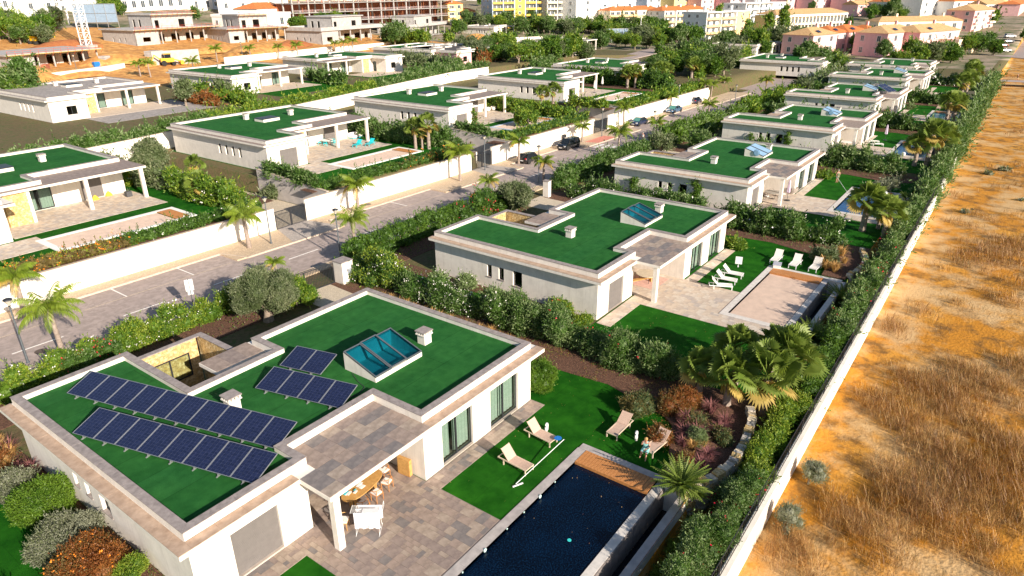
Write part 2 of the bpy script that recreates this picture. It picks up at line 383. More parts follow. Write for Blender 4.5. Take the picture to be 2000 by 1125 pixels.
# parking lane seam and the pavement with its bays
def bays(name, segs):
    mb = MB()
    for (x0, x1, a, b) in segs:
        f = lambda x: yc(x)
        mb.prism([(x0, f(x0)+a), (x1, f(x1)+a), (x1, ywall(x1)-.35), (x0, ywall(x0)-.35)], .0, .13)
    return mb.build(name, paving, kind='structure')
narrow, wide = 6.4, 3.3
pave = bays('pavement', [(-30, 33.5, narrow, 0), (33.5, 46.5, 3.4, 0), (46.5, 63, narrow, 0), (63, 79.5, 3.6, 0), (79.5, 96, narrow, 0), (96, 115, 3.6, 0), (115, 150, narrow, 0), (150, 172, 4.2, 0)])
kb = MB()
def kerb(x0, y0, x1, y1): kb.bar((x0, y0, .075), (x1, y1, .075), .16, .15)
edge = [(-30, narrow), (33.5, narrow), (34.6, 3.4), (46.0, 3.4), (46.8, narrow), (63, narrow), (64, 3.6), (79, 3.6), (80, narrow), (96, narrow), (97, 3.6), (114.5, 3.6), (115.5, narrow), (150, narrow), (151, 4.2), (172, 4.2)]
for (xa, oa), (xb, ob) in zip(edge, edge[1:]):
    n = max(1, int(abs(xb-xa)/14))
    for k in range(n):
        u0 = xa+(xb-xa)*k/n; u1 = xa+(xb-xa)*(k+1)/n
        kerb(u0, yc(u0)+oa+(ob-oa)*k/n-.06, u1, yc(u1)+oa+(ob-oa)*(k+1)/n-.06)
kb.build('kerb', kerbm, kind='structure')
seam = MB()
for x0, x1 in ((-20, 33), (46.5, 63), (80, 96), (115, 150)):
    for k in range(8):
        a = x0+(x1-x0)*k/8; b = x0+(x1-x0)*(k+1)/8-.03; seam.prism([(a, yc(a)+3.45), (b, yc(b)+3.45), (b, yc(b)+3.56), (a, yc(a)+3.56)], .004, .012)
seam.build('gutter_line', mat('gutter_stone', (.42, .34, .27), .9, .15, 6), kind='structure')
mk = MB()
for x in (13.3, 21.1, 28.9, 36.7, 44.6, 52.2, 59.9, 67.7, 75.6, 83.5, 99.5, 107.5, 116, 124, 132, 140, 148, 156):
    a, b = x, x+3.4; mk.prism([(a, yc(a)-.18), (b, yc(b)-.18), (b, yc(b)-.06), (a, yc(a)-.06)], .004, .014)
for x in (23.1, 29.1, 56, 50, 87.6, 93, 121, 127, 133, 139, 145): mk.prism([(x, yc(x)+3.5), (x+.12, yc(x)+3.5), (x+.12, yc(x)+6.3), (x, yc(x)+6.3)], .004, .014)
for k in range(6): y = yc(98)-3.6+k*1.2; mk.prism(rect(97.2, 100.2, y, y+.55), .004, .013)
mk.build('road_marking', paint, kind='structure')
strip('pavement_strip', -30, 172, -5.2, -4.1, .12, paving, th=.14)
strip('kerb_strip', -30, 172, -4.12, -3.98, .135, kerbm, th=.13)
sheet('driveway_apron', [(39.8, yc(40)+3.3), (46.3, yc(46)+3.3), (45.3, 62.5), (41.5, 62.5)], .142, multi('grey_cobbles', [(.46, .41, .37), (.55, .49, .44), (.38, .33, .30)], [2.5, 9], .9, .5, 20), th=.01)
sheet('driveway_apron', [(72.5, yc(73)+3.5), (78.5, yc(78)+3.5), (77.4, 61.9), (73.8, 61.9)], .142, MATS['grey_cobbles'], th=.01)
sheet('red_paving', [(100.3, 56.2), (106, 56.2), (106, 58.6), (99.5, 58.6)], .142, mat('red_paving', (.60, .22, .16), .9, .12, 5), th=.01)
sheet('driveway', rect(31.4, 36.2, 38, 46.0), .02, multi('driveway_cobbles', [(.66, .56, .42), (.74, .64, .50), (.52, .44, .34)], [3, 12], .9, .6, 26))
sheet('driveway', rect(64.2, 69, 40, 46.5), .02, MATS['driveway_cobbles'])
sheet('driveway', rect(97.5, 103, 40, 46.5), .02, MATS['driveway_cobbles'])
for c0, c1 in CORR: sheet('sunken_driveway', rect(c0+.3, c1-.2, ywall(c0)-.3, 96), .02, MATS['driveway_cobbles'])
manh = MB().lathe((0, 0, 0), [(.42, 0), (.42, .012)], 14).mesh('manhole_cover', mat('cast_iron', (.10, .075, .06), .7, .2, 9))
for k, (px, py, z) in enumerate([(828, 413, .004), (858, 412, .004), (709, 401, .13), (718, 399, .13), (80, 686, .004), (1094, 320, .004), (1105, 324, .004), (522, 576+0*6, .004)]):
    if k == 7: continue
    x, y = at(px, py, z); inst('manhole_cover', manh, None, (x, y, z+.006), label='round cast iron manhole cover set in the street or pavement', category='manhole cover') if 0 else tag(inst('manhole_cover', manh, None, (x, y, z+.006)), kind='structure')

# ------------------------------------------------------------------ walls of the street
def boundary(name, pts, z0, h, th, m, label, cat='wall', cap=None):
    mb = MB(); o = empty(name, (pts[0][0], pts[0][1], z0), 0, label, cat)
    bx, by = pts[0]
    for (ax, ay), (cx, cy) in zip(pts, pts[1:]):
        a = Vector((ax-bx, ay-by)); b = Vector((cx-bx, cy-by)); wall(mb, a, b, -.3, h, th)
    mb.build('wall_body', m, o)
    cb = MB()
    for (ax, ay), (cx, cy) in zip(pts, pts[1:]):
        d = Vector((cx-ax, cy-ay)).normalized(); n = Vector((-d.y, d.x)); a = Vector((ax-bx, ay-by))+n*(th/2); b = Vector((cx-bx, cy-by))+n*(th/2)
        cb.bar((a.x, a.y, h+.025), (b.x, b.y, h+.025), th+.06, .05)
    cb.build('coping', cap or kerbm, o); return o
W = lambda x: ywall(x)-.62
boundary('garden_wall', [(-20, W(-20)), (12, W(12)), (41.3, W(41.3))], 0, 2.45, .3, wallwhite, 'tall white street wall below the near left villa and its orange flowering hedge')
boundary('garden_wall', [(45.3, W(45.3)), (60, W(60)), (73.6, W(73.6))], 0, 2.5, .3, wallwhite, 'tall white street wall below the villa with the turquoise furniture')
boundary('garden_wall', [(78.2, W(78.2)), (92, W(92)), (106.6, W(106.6))], 0, 2.6, .3, wallwhite, 'tall white street wall behind the two parked dark cars')
boundary('garden_wall', [(157.2, W(157)), (170, 63.5), (184, 73.5), (196, 77)], 0, 1.9, .3, wallwhite, 'white garden wall curving round the far end of the street')
boundary('garden_wall', [(111.6, W(111.6)), (130, W(130)), (150, W(150)), (157, W(157))], 0, 2.6, .3, wallwhite, 'white street wall behind the dark and the blue saloon')
# sides of the sunken drives
greyp = mat('grey_plaster', (.50, .46, .44), .88, .08, 1.0, .15, 30, spec=.2)
for (c0, c1), w1, w2, d in zip(CORR, ('near left villa', 'villa with turquoise furniture', 'third villa'), ('villa with the turquoise furniture', 'third left villa', 'fourth left villa'), (0, 1, 2)):
    o = empty('retaining_wall', (c1-.05, ywall(c1), 0), 0, 'sloping grey retaining wall holding up the garden of the '+w2, 'retaining wall')
    mb = MB(); y0 = 0.0; y1 = 13.3 if d == 0 else 12
    v = [(0, y0, 0), (0, y1, 0), (0, y1, 3.3), (0, y0, 2.5)]; mb.quad(*v[::-1])
    u = [(.3, y, z) for _, y, z in v]; mb.quad(*u); mb.quad(v[3], v[2], u[2], u[3]); mb.quad(v[0], v[3], u[3], u[0]); mb.quad(v[2], v[1], u[1], u[2])
    mb.build('wall_body', greyp, o)
    MB().bar((.15, y0, 2.53), (.15, y1, 3.33), .36, .06).build('coping', kerbm, o)
    boundary('retaining_wall', [(c0+.02, ywall(c0)), (c0+.02, 97)], 0, 2.3, .25, wallwhite, 'low white retaining wall between the sunken drive and the '+w1+' garden')
# gates with bars
def gate(x0, x1, y, h, label, y2=None, pil=True):
    y2 = y if y2 is None else y2; L = math.hypot(x1-x0, y2-y); o = empty('driveway_gate', (x0, y, 0), math.atan2(y2-y, x1-x0), label, 'gate', 'barred driveway gates along the street')
    fr = MB()
    for a, b in ((0, L/2-.02), (L/2+.02, L)):
        fr.bar((a, 0, .12), (b, 0, .12), .06); fr.bar((a, 0, h), (b, 0, h), .06); fr.bar((a+.03, 0, .12), (a+.03, 0, h), .07); fr.bar((b-.03, 0, .12), (b-.03, 0, h), .07)
    fr.build('gate_frame', darkmetal, o)
    bm = MB().bar((0, 0, .15), (0, 0, h-.03), .03).mesh('bar', darkmetal); n = int(L/.15)
    for k in range(1, n): inst('bar', bm, o, (L*k/n, 0, 0))
    return o
gate(41.3, 45.3, W(43), 2.05, 'dark barred gate of the drive beside the near left villa')
gate(73.6, 78.2, W(76), 2.1, 'dark barred gate behind the street lamp, second along the left wall')
gate(106.6, 111.6, W(109), 2.2, 'dark barred gate beyond the red paving, third along the left wall')
gx0, gy0 = at(583, 577); gx1, gy1 = at(655, 552)
gate(gx0-2.4, gx1-.1, 46.15, 1.9, 'dark barred gate beside the olive tree and the nearest villa', 45.75)
pl = empty('gate_pillar', (35.75, 45.1, 0), 0, 'white gate pillar with grey letterbox by the nearest drive', 'gate pillar')
MB().box(-.2, 1.0, -.3, .9, -.1, 2.0).build('pillar_body', plaster, pl); MB().box(-.25, 1.05, -.35, .95, 2.0, 2.08).build('pillar_cap', coping_m, pl)
MB().box(.35, .68, -.42, -.3, .95, 1.35).build('letterbox', mat('letterbox', (.30, .33, .38), .4, .05, 3), pl)
p2 = empty('gate_pillar', (68.9, 45.6, 0), 0, 'white gate pillar beside the second drive on the right', 'gate pillar')
MB().box(-.3, .3, -.3, .5, -.1, 2.0).build('pillar_body', plaster, p2); MB().box(-.35, .35, -.35, .55, 2.0, 2.08).build('pillar_cap', coping_m, p2)
p3 = empty('gate_pillar', (101.5, 45.2, 0), 0, 'white gate pillar beyond the roof of the third right villa', 'gate pillar')
MB().box(-.35, .35, -.3, .4, -.1, 2.0).build('pillar_body', plaster, p3); MB().box(-.42, .42, -.37, .47, 2.0, 2.1).build('pillar_cap', kerbm, p3)
# long boundary wall to the waste ground
BW = [(10, 5.75), (25.3, 5.86), (56, 6.1), (99, 6.6), (150, 7.4), (200, 8.3), (236, 9.1)]
bwl = boundary('boundary_wall', BW, -1.3, 1.75, .28, wallwhite, 'long white wall between the gardens and the dry waste ground', cap=wallwhite)
fb = MB()
for (ax, ay), (cx, cy) in zip(BW, BW[1:]):
    L = math.hypot(cx-ax, cy-ay); n = int(L/2.5)
    for k in range(n): x = ax+(cx-ax)*k/n; y = ay+(cy-ay)*k/n+.2; fb.bar((x, y, .4), (x, y, 1.6), .05)
    fb.bar((ax, ay+.2, 1.6), (cx, cy+.2, 1.6), .03); fb.bar((ax, ay+.2, .55), (cx, cy+.2, .55), .03)
    n2 = int(L/.25) if ax < 90 else int(L/.6)
    for k in range(n2): x = ax+(cx-ax)*k/n2; y = ay+(cy-ay)*k/n2+.2; fb.bar((x, y, .45), (x, y, 1.58), .012)
fo = empty('mesh_fence', (10, 5.65, 0), 0, 'dark wire mesh fence standing on the long boundary wall', 'fence')
fb.v = [(a-10, b-5.65, c) for a, b, c in fb.v]; fb.build('fence_mesh', darkmetal, fo)
# wall behind the first left row
r2 = [(x, yrow2(x)-.35) for x in (20, 45, 60, 80, 100, 120, 135, 150)]
boundary('terrace_wall', r2, 2.3, 2.35, .3, wallwhite, 'long white wall on the step between the two left rows of villas')

# ================================================================== villas
def window_meshes(w, h, kind='door'):
    key = ('win', round(w, 2), round(h, 2), kind)
    if key in MATS: return MATS[key]
    f = MB(); t = .06
    for a, b in (((0, 0, 0), (w, 0, 0)), ((0, 0, h), (w, 0, h))): f.bar((a[0], 0, a[2]+(t/2 if a[2] == 0 else -t/2)), (b[0], 0, b[2]+(t/2 if b[2] == 0 else -t/2)), .09, t)
    for x in ([t/2, w-t/2]+([w/2] if w > 1.2 else [])): f.bar((x, -.001, 0), (x, -.001, h), t if x != w/2 else .1, .085)
    g = MB().quad((.03, 0, .03), (w-.03, 0, .03), (w-.03, 0, h-.03), (.03, 0, h-.03))
    c = MB(); n = max(4, int(w/.14))
    for k in range(n):
        if .40 < (k+.5)/n < .48 and kind == 'door': continue
        x0 = w*k/n; x1 = w*(k+1)/n; y0 = .22+(.05 if k % 2 else 0); y1 = .22+(0 if k % 2 else .05); c.quad((x0, y0, .04), (x1, y1, .04), (x1, y1, h-.04), (x0, y0, h-.04))
    r = (f.mesh('frame', darkmetal), g.mesh('pane', pane_m), c.mesh('curtain', curtain)); MATS[key] = r; return r
def window(par, x, y, z, w, h, rz=0, rec=.18, cur=True, name='window', kind='door'):
    """opening at (x,y,z) on the outer face, width along local x, recessed inwards (+y local)"""
    f, g, c = window_meshes(w, h, kind); q = Vector((-math.sin(rz), math.cos(rz)))*rec
    o = inst(name, f, par, (x+q.x, y+q.y, z), rz); inst('pane', g, o)
    if cur: inst('curtain', c, o)
    return o
def shutter(par, x, y, z, w, h, rz=0, rec=.14):
    key = ('shut', w, h)
    if key not in MATS:
        m = MB(); n = int(h/.075)
        for k in range(n): z0 = h*k/n; m.box(0, w, -.012, .03, z0+.006, h*(k+1)/n-.006)
        m.box(0, w, .03, .05, 0, h); MATS[key] = m.mesh('roller_shutter', shutter_m)
    q = Vector((-math.sin(rz), math.cos(rz)))*rec
    return inst('roller_shutter', MATS[key], par, (x+q.x, y+q.y, z), rz)
def chimney_mesh():
    if 'chim' in MATS: return MATS['chim']
    m = MB(); m.box(-.3, .3, -.3, .3, 0, .62); m.box(-.38, .38, -.38, .38, .62, .68)
    for x in (-.30, -.1, .1, .30):
        for y in (-.3, .3): m.box(x-.05, x+.05, y-.05, y+.05, .68, .84)
    for y in (-.1, .1):
        for x in (-.3, .3): m.box(x-.05, x+.05, y-.05, y+.05, .68, .84)
    m.box(-.4, .4, -.4, .4, .84, .90, 1); m.box(-.22, .22, -.22, .22, .68, .83, 2); MATS['chim'] = m.mesh('chimney', [plaster, coping_m, dark_in]); return MATS['chim']
def skylight(par, x, y, w, d, zl, zh, n=3, glassm=None, drum=False):
    """box with a glazed slope, high edge at +y (street), low edge at -y"""
    m = MB(); a, b = x, x+w; lo, hi = y-d, y
    m.quad((a, lo, 0), (b, lo, 0), (b, lo, zl), (a, lo, zl)); m.quad((b, hi, 0), (a, hi, 0), (a, hi, zh), (b, hi, zh))
    m.quad((a, hi, 0), (a, lo, 0), (a, lo, zl), (a, hi, zh)); m.quad((b, lo, 0), (b, hi, 0), (b, hi, zh), (b, lo, zl))
    i = .12; m.quad((a+i, lo+i, .03), (b-i, lo+i, .03), (b-i, hi-i, .03), (a+i, hi-i, .03))
    m.quad((b-i, lo+i, .03), (a+i, lo+i, .03), (a+i, lo+i, zl), (b-i, lo+i, zl)); m.quad((a+i, hi-i, .03), (b-i, hi-i, .03), (b-i, hi-i, zh-.05), (a+i, hi-i, zh-.05))
    m.quad((a+i, lo+i, .03), (a+i, hi-i, .03), (a+i, hi-i, zh-.05), (a+i, lo+i, zl)); m.quad((b-i, hi-i, .03), (b-i, lo+i, .03), (b-i, lo+i, zl), (b-i, hi-i, zh-.05))
    o = m.build('skylight', plaster, par, (0, 0, 3.75))
    L = math.hypot(d, zh-zl); ang = math.atan2(zh-zl, d); pw = w/n
    key = ('skyp', round(pw, 2), round(L, 2), glassm is None)
    if key not in MATS:
        f = MB(); t = .07
        f.box(0, pw, 0, t, 0, .09); f.box(0, pw, L-t, L, 0, .09); f.box(.005, t, t, L-t, .001, .088); f.box(pw-t, pw-.005, t, L-t, .001, .088)
        MATS[key] = (f.mesh('frame', greymetal), MB().quad((t, t, .06), (pw-t, t, .06), (pw-t, L-t, .06), (t, L-t, .06)).mesh('pane', glassm or skypane))
    for k in range(n):
        f = inst('glazed_light', MATS[key][0], o, (x+pw*k, lo, zl+.01+.05*(k == 1)), rot=(ang, 0, 0)); inst('pane', MATS[key][1], f)
    if drum:
        tk = MB()
        for q in range(2): tk.tube([(a-.05-.08*q, lo+.95, .62), (a-.01, lo+.95, .62)], .42-.1*q, 14)
        tk.build('solar_tank', mat('tank_blue', (.25, .42, .62), .3, .05, 3), o)
    return o
# plan of the right-hand villas: x along the street, y towards the street (plan v is minus y)
uA, uB, uC, uN, vF, vI, vG, vS, vN = 5.98, 11.52, 21.08, 6.13, 16.88, 15.39, 18.94, 4.55, 6.92
RPOLY = [(0, 0), (0, -vF), (uA, -vF), (uA, -vI), (uB, -vI), (uB, -vG), (uC, -vG), (uC, -vS), (uB, -vS), (uB, -vN), (uN, -vN), (uN, 0)]
ov = .59
RE = [(-ov, .2), (-ov, -vF-ov), (5.1, -vF-ov), (5.1, -vG-.62), (uC+ov, -vG-.62), (uC+ov, -vS+.2), (8.3, -vS+.6), (8.3, -vN+1.1), (uB, -vN+1.1), (uB, -vN), (uN, -vN), (uN, .2)]
RWALL = [(0, 0), (0, -vF), (5.8, -vF), (5.8, -11.6), (11.5, -11.6), (11.5, -vG), (uC, -vG), (uC, -vS), (11.5, -vS), (11.5, -6.9), (6.1, -6.9), (6.1, 0)]
def roof_parts(par, poly, eave, ztop, full, tiles, turf_m=None, cw=.38):
    inn = inset(poly, cw); mb = MB(); ring(mb, poly, inn, ztop-.44, ztop-.035); mb.build('parapet', plaster, par)
    MB().prism(inn, ztop-.44, ztop-.30).build('roof_turf' if turf_m is turf else 'roof_surface', turf_m, par)
    MB().prism(eave, ztop-.69, ztop-.47).build('eave_slab', plaster, par)
    out2 = inset(poly, -.03); in2 = inset(poly, cw+.02); n = len(poly)
    if full:
        zc = ztop-.03
        for k in range(n):
            a, b, c, d = Vector(out2[k]), Vector(out2[(k+1) % n]), Vector(in2[(k+1) % n]), Vector(in2[k]); L = (b-a).length; m = max(1, round(L/1.25)); e = .006/L
            for q in range(m):
                t0, t1 = q/m+e, (q+1)/m-e; p = [a.lerp(b, t0), a.lerp(b, t1), d.lerp(c, t1), d.lerp(c, t0)]
                MB().prism([tuple(v) for v in p], zc-.004, zc+.035+random.uniform(-.003, .003)).build('coping_stone', coping_m, par)
    else:
        mb = MB(); ring(mb, out2, in2, ztop-.035, ztop+.01); mb.build('coping', coping_m, par)
    return inn
def tiles_in(par, test, x0, x1, y0, y1, sx, sy, z, mats, name, th=.03, single=True, gap=.006, limit=300, jit=0):
    """rectangular slabs filling test(x,y); each is an object"""
    cache = {}; nx = max(1, round((x1-x0)/sx)); ny = max(1, round((y1-y0)/sy)); sx = (x1-x0)/nx; sy = (y1-y0)/ny; cnt = 0
    rest = MB(); 
    for i in range(nx):
        for j in range(ny):
            cx, cy = x0+(i+.5)*sx, y0+(j+.5)*sy
            if not test(cx, cy): continue
            mi = random.randrange(len(mats))
            if single and cnt < limit:
                if mi not in cache: cache[mi] = MB().box(-sx/2+gap, sx/2-gap, -sy/2+gap, sy/2-gap, 0, th).mesh(name, mats[mi])
                inst(name, cache[mi], par, (cx, cy, z+random.uniform(0, .004))); cnt += 1
            else: dz = random.uniform(0, .004); rest.box(cx-sx/2+gap, cx+sx/2-gap, cy-sy/2+gap, cy+sy/2-gap, z+dz, z+th+dz, mi)
    if rest.v: rest.build(name+'s', mats, par, kind='stuff')
def make_R(label, full=True, loc=(0, 0, 0), rz=0, solar=False, tone=0):
    v = empty('villa', loc, rz, label, 'villa', 'right-hand row of flat-roofed villas')
    mb = MB(); P = RWALL; z1 = 3.33; zb = -.3
    ops = {0: [(6.0, 6.5, 1.2, 2.3), (7.25, 7.8, 1.2, 2.3), (8.75, 9.7, 1.0, 2.35)], 1: [(1.8, 4.16, .12, 2.55)], 3: [(.4, 5.2, .05, 2.5)], 5: [(1.4, 3.95, .08, 2.62), (5.55, 8.25, .08, 2.65)], 2: [(2.2, 4.4, .05, 2.5)], 4: [(.9, 2.9, .9, 2.2)]}
    n = len(P); ar = 1
    for k in range(n):
        a, b = Vector(P[k]), Vector(P[(k+1) % n]); c = Vector(P[(k+2) % n]); d = (b-a).normalized(); cr2 = d.x*(c-b).y-d.y*(c-b).x
        e = b-d*.3 if cr2 > 0 else b
        wall(mb, (a.x, a.y), (e.x, e.y), zb, z1, .3, ops.get(k, ()))
    mb.build('wall', plaster, v)
    MB().prism(inset(P, .31), -.02, .03).build('floor', room_m, v)
    for s0, s1, z0, zt in ops[0]: window(v, 0, -s0, z0, s1-s0, zt-z0, -PI/2, .2, False, kind='small')
    for s0, s1, z0, zt in ops[0]: MB().box(-.05, .2, -s1-.06, -s0+.06, z0-.05, z0+.004).build('window_sill', coping_m, v)
    shutter(v, 1.8, -vF, .12, 2.36, 2.43)
    MB().box(1.803, 4.157, -vF-.02, -vF+.12, .06, .125).build('threshold', reveal, v)
    window(v, 11.5+1.4, -vG, .08, 2.55, 2.54); window(v, 11.5+5.55, -vG, .08, 2.7, 2.57)
    th = MB(); th.box(12.9, 15.45, -vG-.02, -vG+.16, .03, .085); th.box(17.05, 19.75, -vG-.02, -vG+.16, .03, .085); th.build('threshold', reveal, v)
    window(v, 6.2, -11.6, .05, 4.8, 2.45, 0, .15)
    window(v, 5.8, -vF+2.2, .05, 2.2, 2.45, PI/2, .15, True); window(v, 11.5, -12.5, .9, 2.0, 1.3, -PI/2, .15, False)
    inn = roof_parts(v, RPOLY, RE, 4.05, full, True, turf)
    inside = lambda x, y, pl: (lambda c: c)(sum(((a[1] > y) != (b[1] > y)) and (x < (b[0]-a[0])*(y-a[1])/(b[1]-a[1])+a[0]) for a, b in zip(pl, pl[1:]+pl[:1])) % 2)
    # eave slabs
    pad = inset(RPOLY, -.02); sm_ = inset(RE, .01)
    if full:
        for (a, b, w0, w1, ax) in [(-vF-ov, .2, -ov, -.03, 'y'), (-.03, 5.1, -vF-ov, -vF-.03, 'x'), (uB+.03, uC+ov, -vG-.62, -vG-.03, 'x')]:
            m = round((b-a)/1.2)
            for q in range(m):
                s, t = a+(b-a)*q/m+.006, a+(b-a)*(q+1)/m-.006
                bx = (w0, w1, s, t) if ax == 'y' else (s, t, w0, w1); MB().box(*bx, 3.58, 3.612+random.uniform(-.002, .002)).build('eave_tile', stone_top, v)
        def can(x, y): return (5.1 < x < uB and -vG-.62 < y < -vI) and not (x < uA and y > -vF)
        tiles_in(v, lambda x, y: uA < x < uB-.02, uA+.03, uB-.03, -vF-.6, -vI-.03, .93, .72, 3.58, slate, 'canopy_slab')
        tiles_in(v, lambda x, y: True, 5.12, uB, -vG-.60, -vF-.62, .93, .68, 3.58, slate, 'canopy_slab')
        tiles_in(v, lambda x, y: True, 8.33, uB-.05, -vN+1.12, -vS+.57, 1.0, 1.3, 3.58, slate[:2], 'porch_slab')
    else:
        cv = [(5.12, -vG-.60), (uB-.02, -vG-.60), (uB-.02, -vI-.03), (uA+.02, -vI-.03), (uA+.02, -vF-.6), (5.12, -vF-.6)]
        MB().prism(cv, 3.582, 3.612).build('canopy_slab', slate[1], v)
        e = MB(); e.box(-ov, -.03, -vF-ov, .2, 3.582, 3.612); e.box(-.02, 5.1, -vF-ov, -vF-.03, 3.582, 3.612); e.box(uB, uC+ov, -vG-.62, -vG-.03, 3.582, 3.612); e.box(8.33, uB-.05, -vN+1.12, -vS+.57, 3.582, 3.612); e.build('eave_tile', stone_top, v)
    MB().box(5.5, 5.86, -vG-.22, -vG+.14, 0, 3.358).build('column', plaster, v)
    # courtyard by the entrance
    ct = MB(); wall(ct, (6.1, -.2), (10.25, -.2), 0, 3.3, -.0+.3); wall(ct, (10.5, -.2+.3), (10.5, -3.8), 0, 3.3, .3)
    ct.v = [(x, y, z) for x, y, z in ct.v]; ct.build('courtyard_wall', stonec, v)
    cc = MB(); cc.box(6.12, 10.85, -.25, .16, 3.3, 3.36); cc.box(10.45, 10.86, -3.8, -.255, 3.3, 3.36); cc.build('courtyard_coping', coping_m, v)
    st = MB(); st.box(6.5, 9.6, -5.6, -4.6, 0, .9); st.box(6.5, 9.6, -4.6, -4.0, 0, .5); st.box(6.5, 9.6, -4.0, -3.4, 0, .22); st.build('courtyard_step', stonec, v)
    window(v, 7.0, -.12, .9, 2.6, 1.6, 0, -.1, False)
    ch = chimney_mesh()
    inst('chimney', ch, v, (6.55, -10.2, 3.74)); inst('chimney', ch, v, (17.75, -13.3, 3.74))
    return v, inside
PI = math.pi
HOUSES = [(9.05, 39.97, 0, 0, 0), (42.52, 40.21, -.13, -.0087), (75.91, 40.16, -.07, -.0091), (111.77, 39.75, .15, -.011)]
R1, inside = make_R('nearest flat-roofed villa with solar panels and blue glass skylight on its green roof', True, (9.05, 39.97, 0), 0)
KIDS.clear()
# second villa copies the first before skylights are added
R2 = copy_tree(R1, (42.52, 40.21, -.13), -.0087, label='second right-hand villa, next to the covered pool, pale blue skylight on its green roof')
R3 = copy_tree(R1, (75.91, 40.16, -.07), -.0091, label='third right-hand villa with round solar tank beside its roof glazing and creepers on its wall')
KIDS.clear()
skylight(R1, 12.7, -11.8, 3.7, 2.55, .28, 1.08)
skylight(R2, 12.7, -11.8, 3.6, 2.55, .22, 1.0)
skylight(R3, 12.7, -11.8, 3.6, 2.5, .18, .95, 2, roofpane, True)
R4, _ = make_R('fourth right-hand villa with white umbrella and blue pool before it', False, (111.77, 39.75, .15), -.011)
KIDS.clear()
R5 = copy_tree(R4, (148.4, 40.6, .1), -.012, label='fifth right-hand villa with tilted solar panels near the canopy corner, by the turquoise pool')
R6 = copy_tree(R4, (186.0, 41.2, .1), -.02, label='sixth right-hand villa, seen almost edge on, with low roof glazing')
x7, y7 = at(1802, 124, 4.1)
R7 = copy_tree(R4, (x7-9, y7+17.5, .1), -.03, label='last right-hand villa in front of the pink terrace')
KIDS.clear()
skylight(R4, 12.7, -11.8, 3.6, 2.5, .18, .95, 2, roofpane, True)
skylight(R5, 12.2, -11.8, 3.6, 2.5, .18, .95, 2, roofpane); skylight(R6, 12.7, -11.8, 3.6, 2.5, .18, .95, 2, roofpane)

# ---------------- solar arrays on the nearest roof
cellm = mat('solar_cells', (.008, .012, .04), .22, .2, 6, spec=.6, col2=(.018, .025, .075), coat=.35); linem = mat('cell_line', (.05, .06, .12), .4, 0)
def module_mesh(w, d):
    g = MB().box(0, w, 0, d, 0, .03); ln = MB(); nx, ny = 6, 10
    for i in range(1, nx): ln.box(w*i/nx-.004, w*i/nx+.004, .03, d-.03, .03, .033)
    for j in range(1, ny): ln.box(.03, w-.03, d*j/ny-.003, d*j/ny+.003, .03, .0335)
    fr = MB(); t = .022
    fr.box(0, w, -.0, t, .001, .045); fr.box(0, w, d-t, d, .001, .045); fr.box(-.001, t, t, d-t, .001, .045); fr.box(w-t, w+.001, t, d-t, .001, .045)
    return g.mesh('solar_module', cellm), ln.mesh('cell_lines', linem), fr.mesh('module_frame', silver)
mod = module_mesh(1.345, 1.72)
def array(p0, p1, n, z, label, tilt=15):
    a = Vector(p0); b = Vector(p1); d = b-a; L = d.length; ang = math.atan2(d.y, d.x)
    o = empty('solar_array', (a.x, a.y, z), ang, label, 'solar panels', 'solar arrays on the nearest roof'); s = L/n/1.37
    for k in range(n):
        m = inst('solar_module', mod[0], o, (k*1.37*s+(k//2)*0, 0, .06), rot=(R(tilt), 0, 0), sc=(s, 1, 1)); inst('cell_lines', mod[1], m); inst('module_frame', mod[2], m)
    for k in range(n):
        f = MB(); x = (k+.5)*1.37*s; f.bar((x, -.12, -.05), (x, 1.66, -.05), .05); f.bar((x, 0, -.05), (x, 0, .06), .05); f.bar((x, 1.6, -.05), (x, 1.6, .46), .05); f.build('support_rail', silver, o)
    return o
ZR = 3.83
def W1(u, v): return (9.05+u, 39.97-v)
array(W1(2.03, 1.75), W1(5.65, 15.15), 10, ZR, 'long row of ten dark solar panels, the one nearer the courtyard, on the nearest roof')
array(W1(.55, 5.9), W1(3.55, 16.5), 8, ZR, 'row of eight dark solar panels along the edge of the nearest roof')
array(W1(8.3, 9.6), W1(9.7, 14.95), 4, ZR, 'row of four dark solar panels behind the chimney on the nearest roof')
array(W1(10.6, 8.62), W1(11.3, 11.4), 2, ZR, 'pair of dark solar panels beside the blue skylight on the nearest roof')
cb = bpy.data.objects.new('roof_cable', MB().tube([(9.05+u, 39.97-v, 3.77) for u, v in ((12.6, 12.5), (12.2, 13.4), (12.0, 14.2), (11.3, 14.5), (10.6, 14.2))], .02, 5).mesh('roof_cable', darkmetal)); link(cb); tag(cb, 'thin black cable lying on the turf below the blue skylight', 'cable')
for (p0, p1, lab) in [((148.4+9.6, 40.6-17.2), (148.4+12.6, 40.6-18.2), 'tilted blue solar panel at the canopy corner of the fifth villa'), ((148.4+14, 40.6-15.5), (148.4+17, 40.6-16.5), 'tilted blue solar panel behind the canopy of the fifth villa')]:
    array(p0, p1, 2, 4.1, lab, 25)

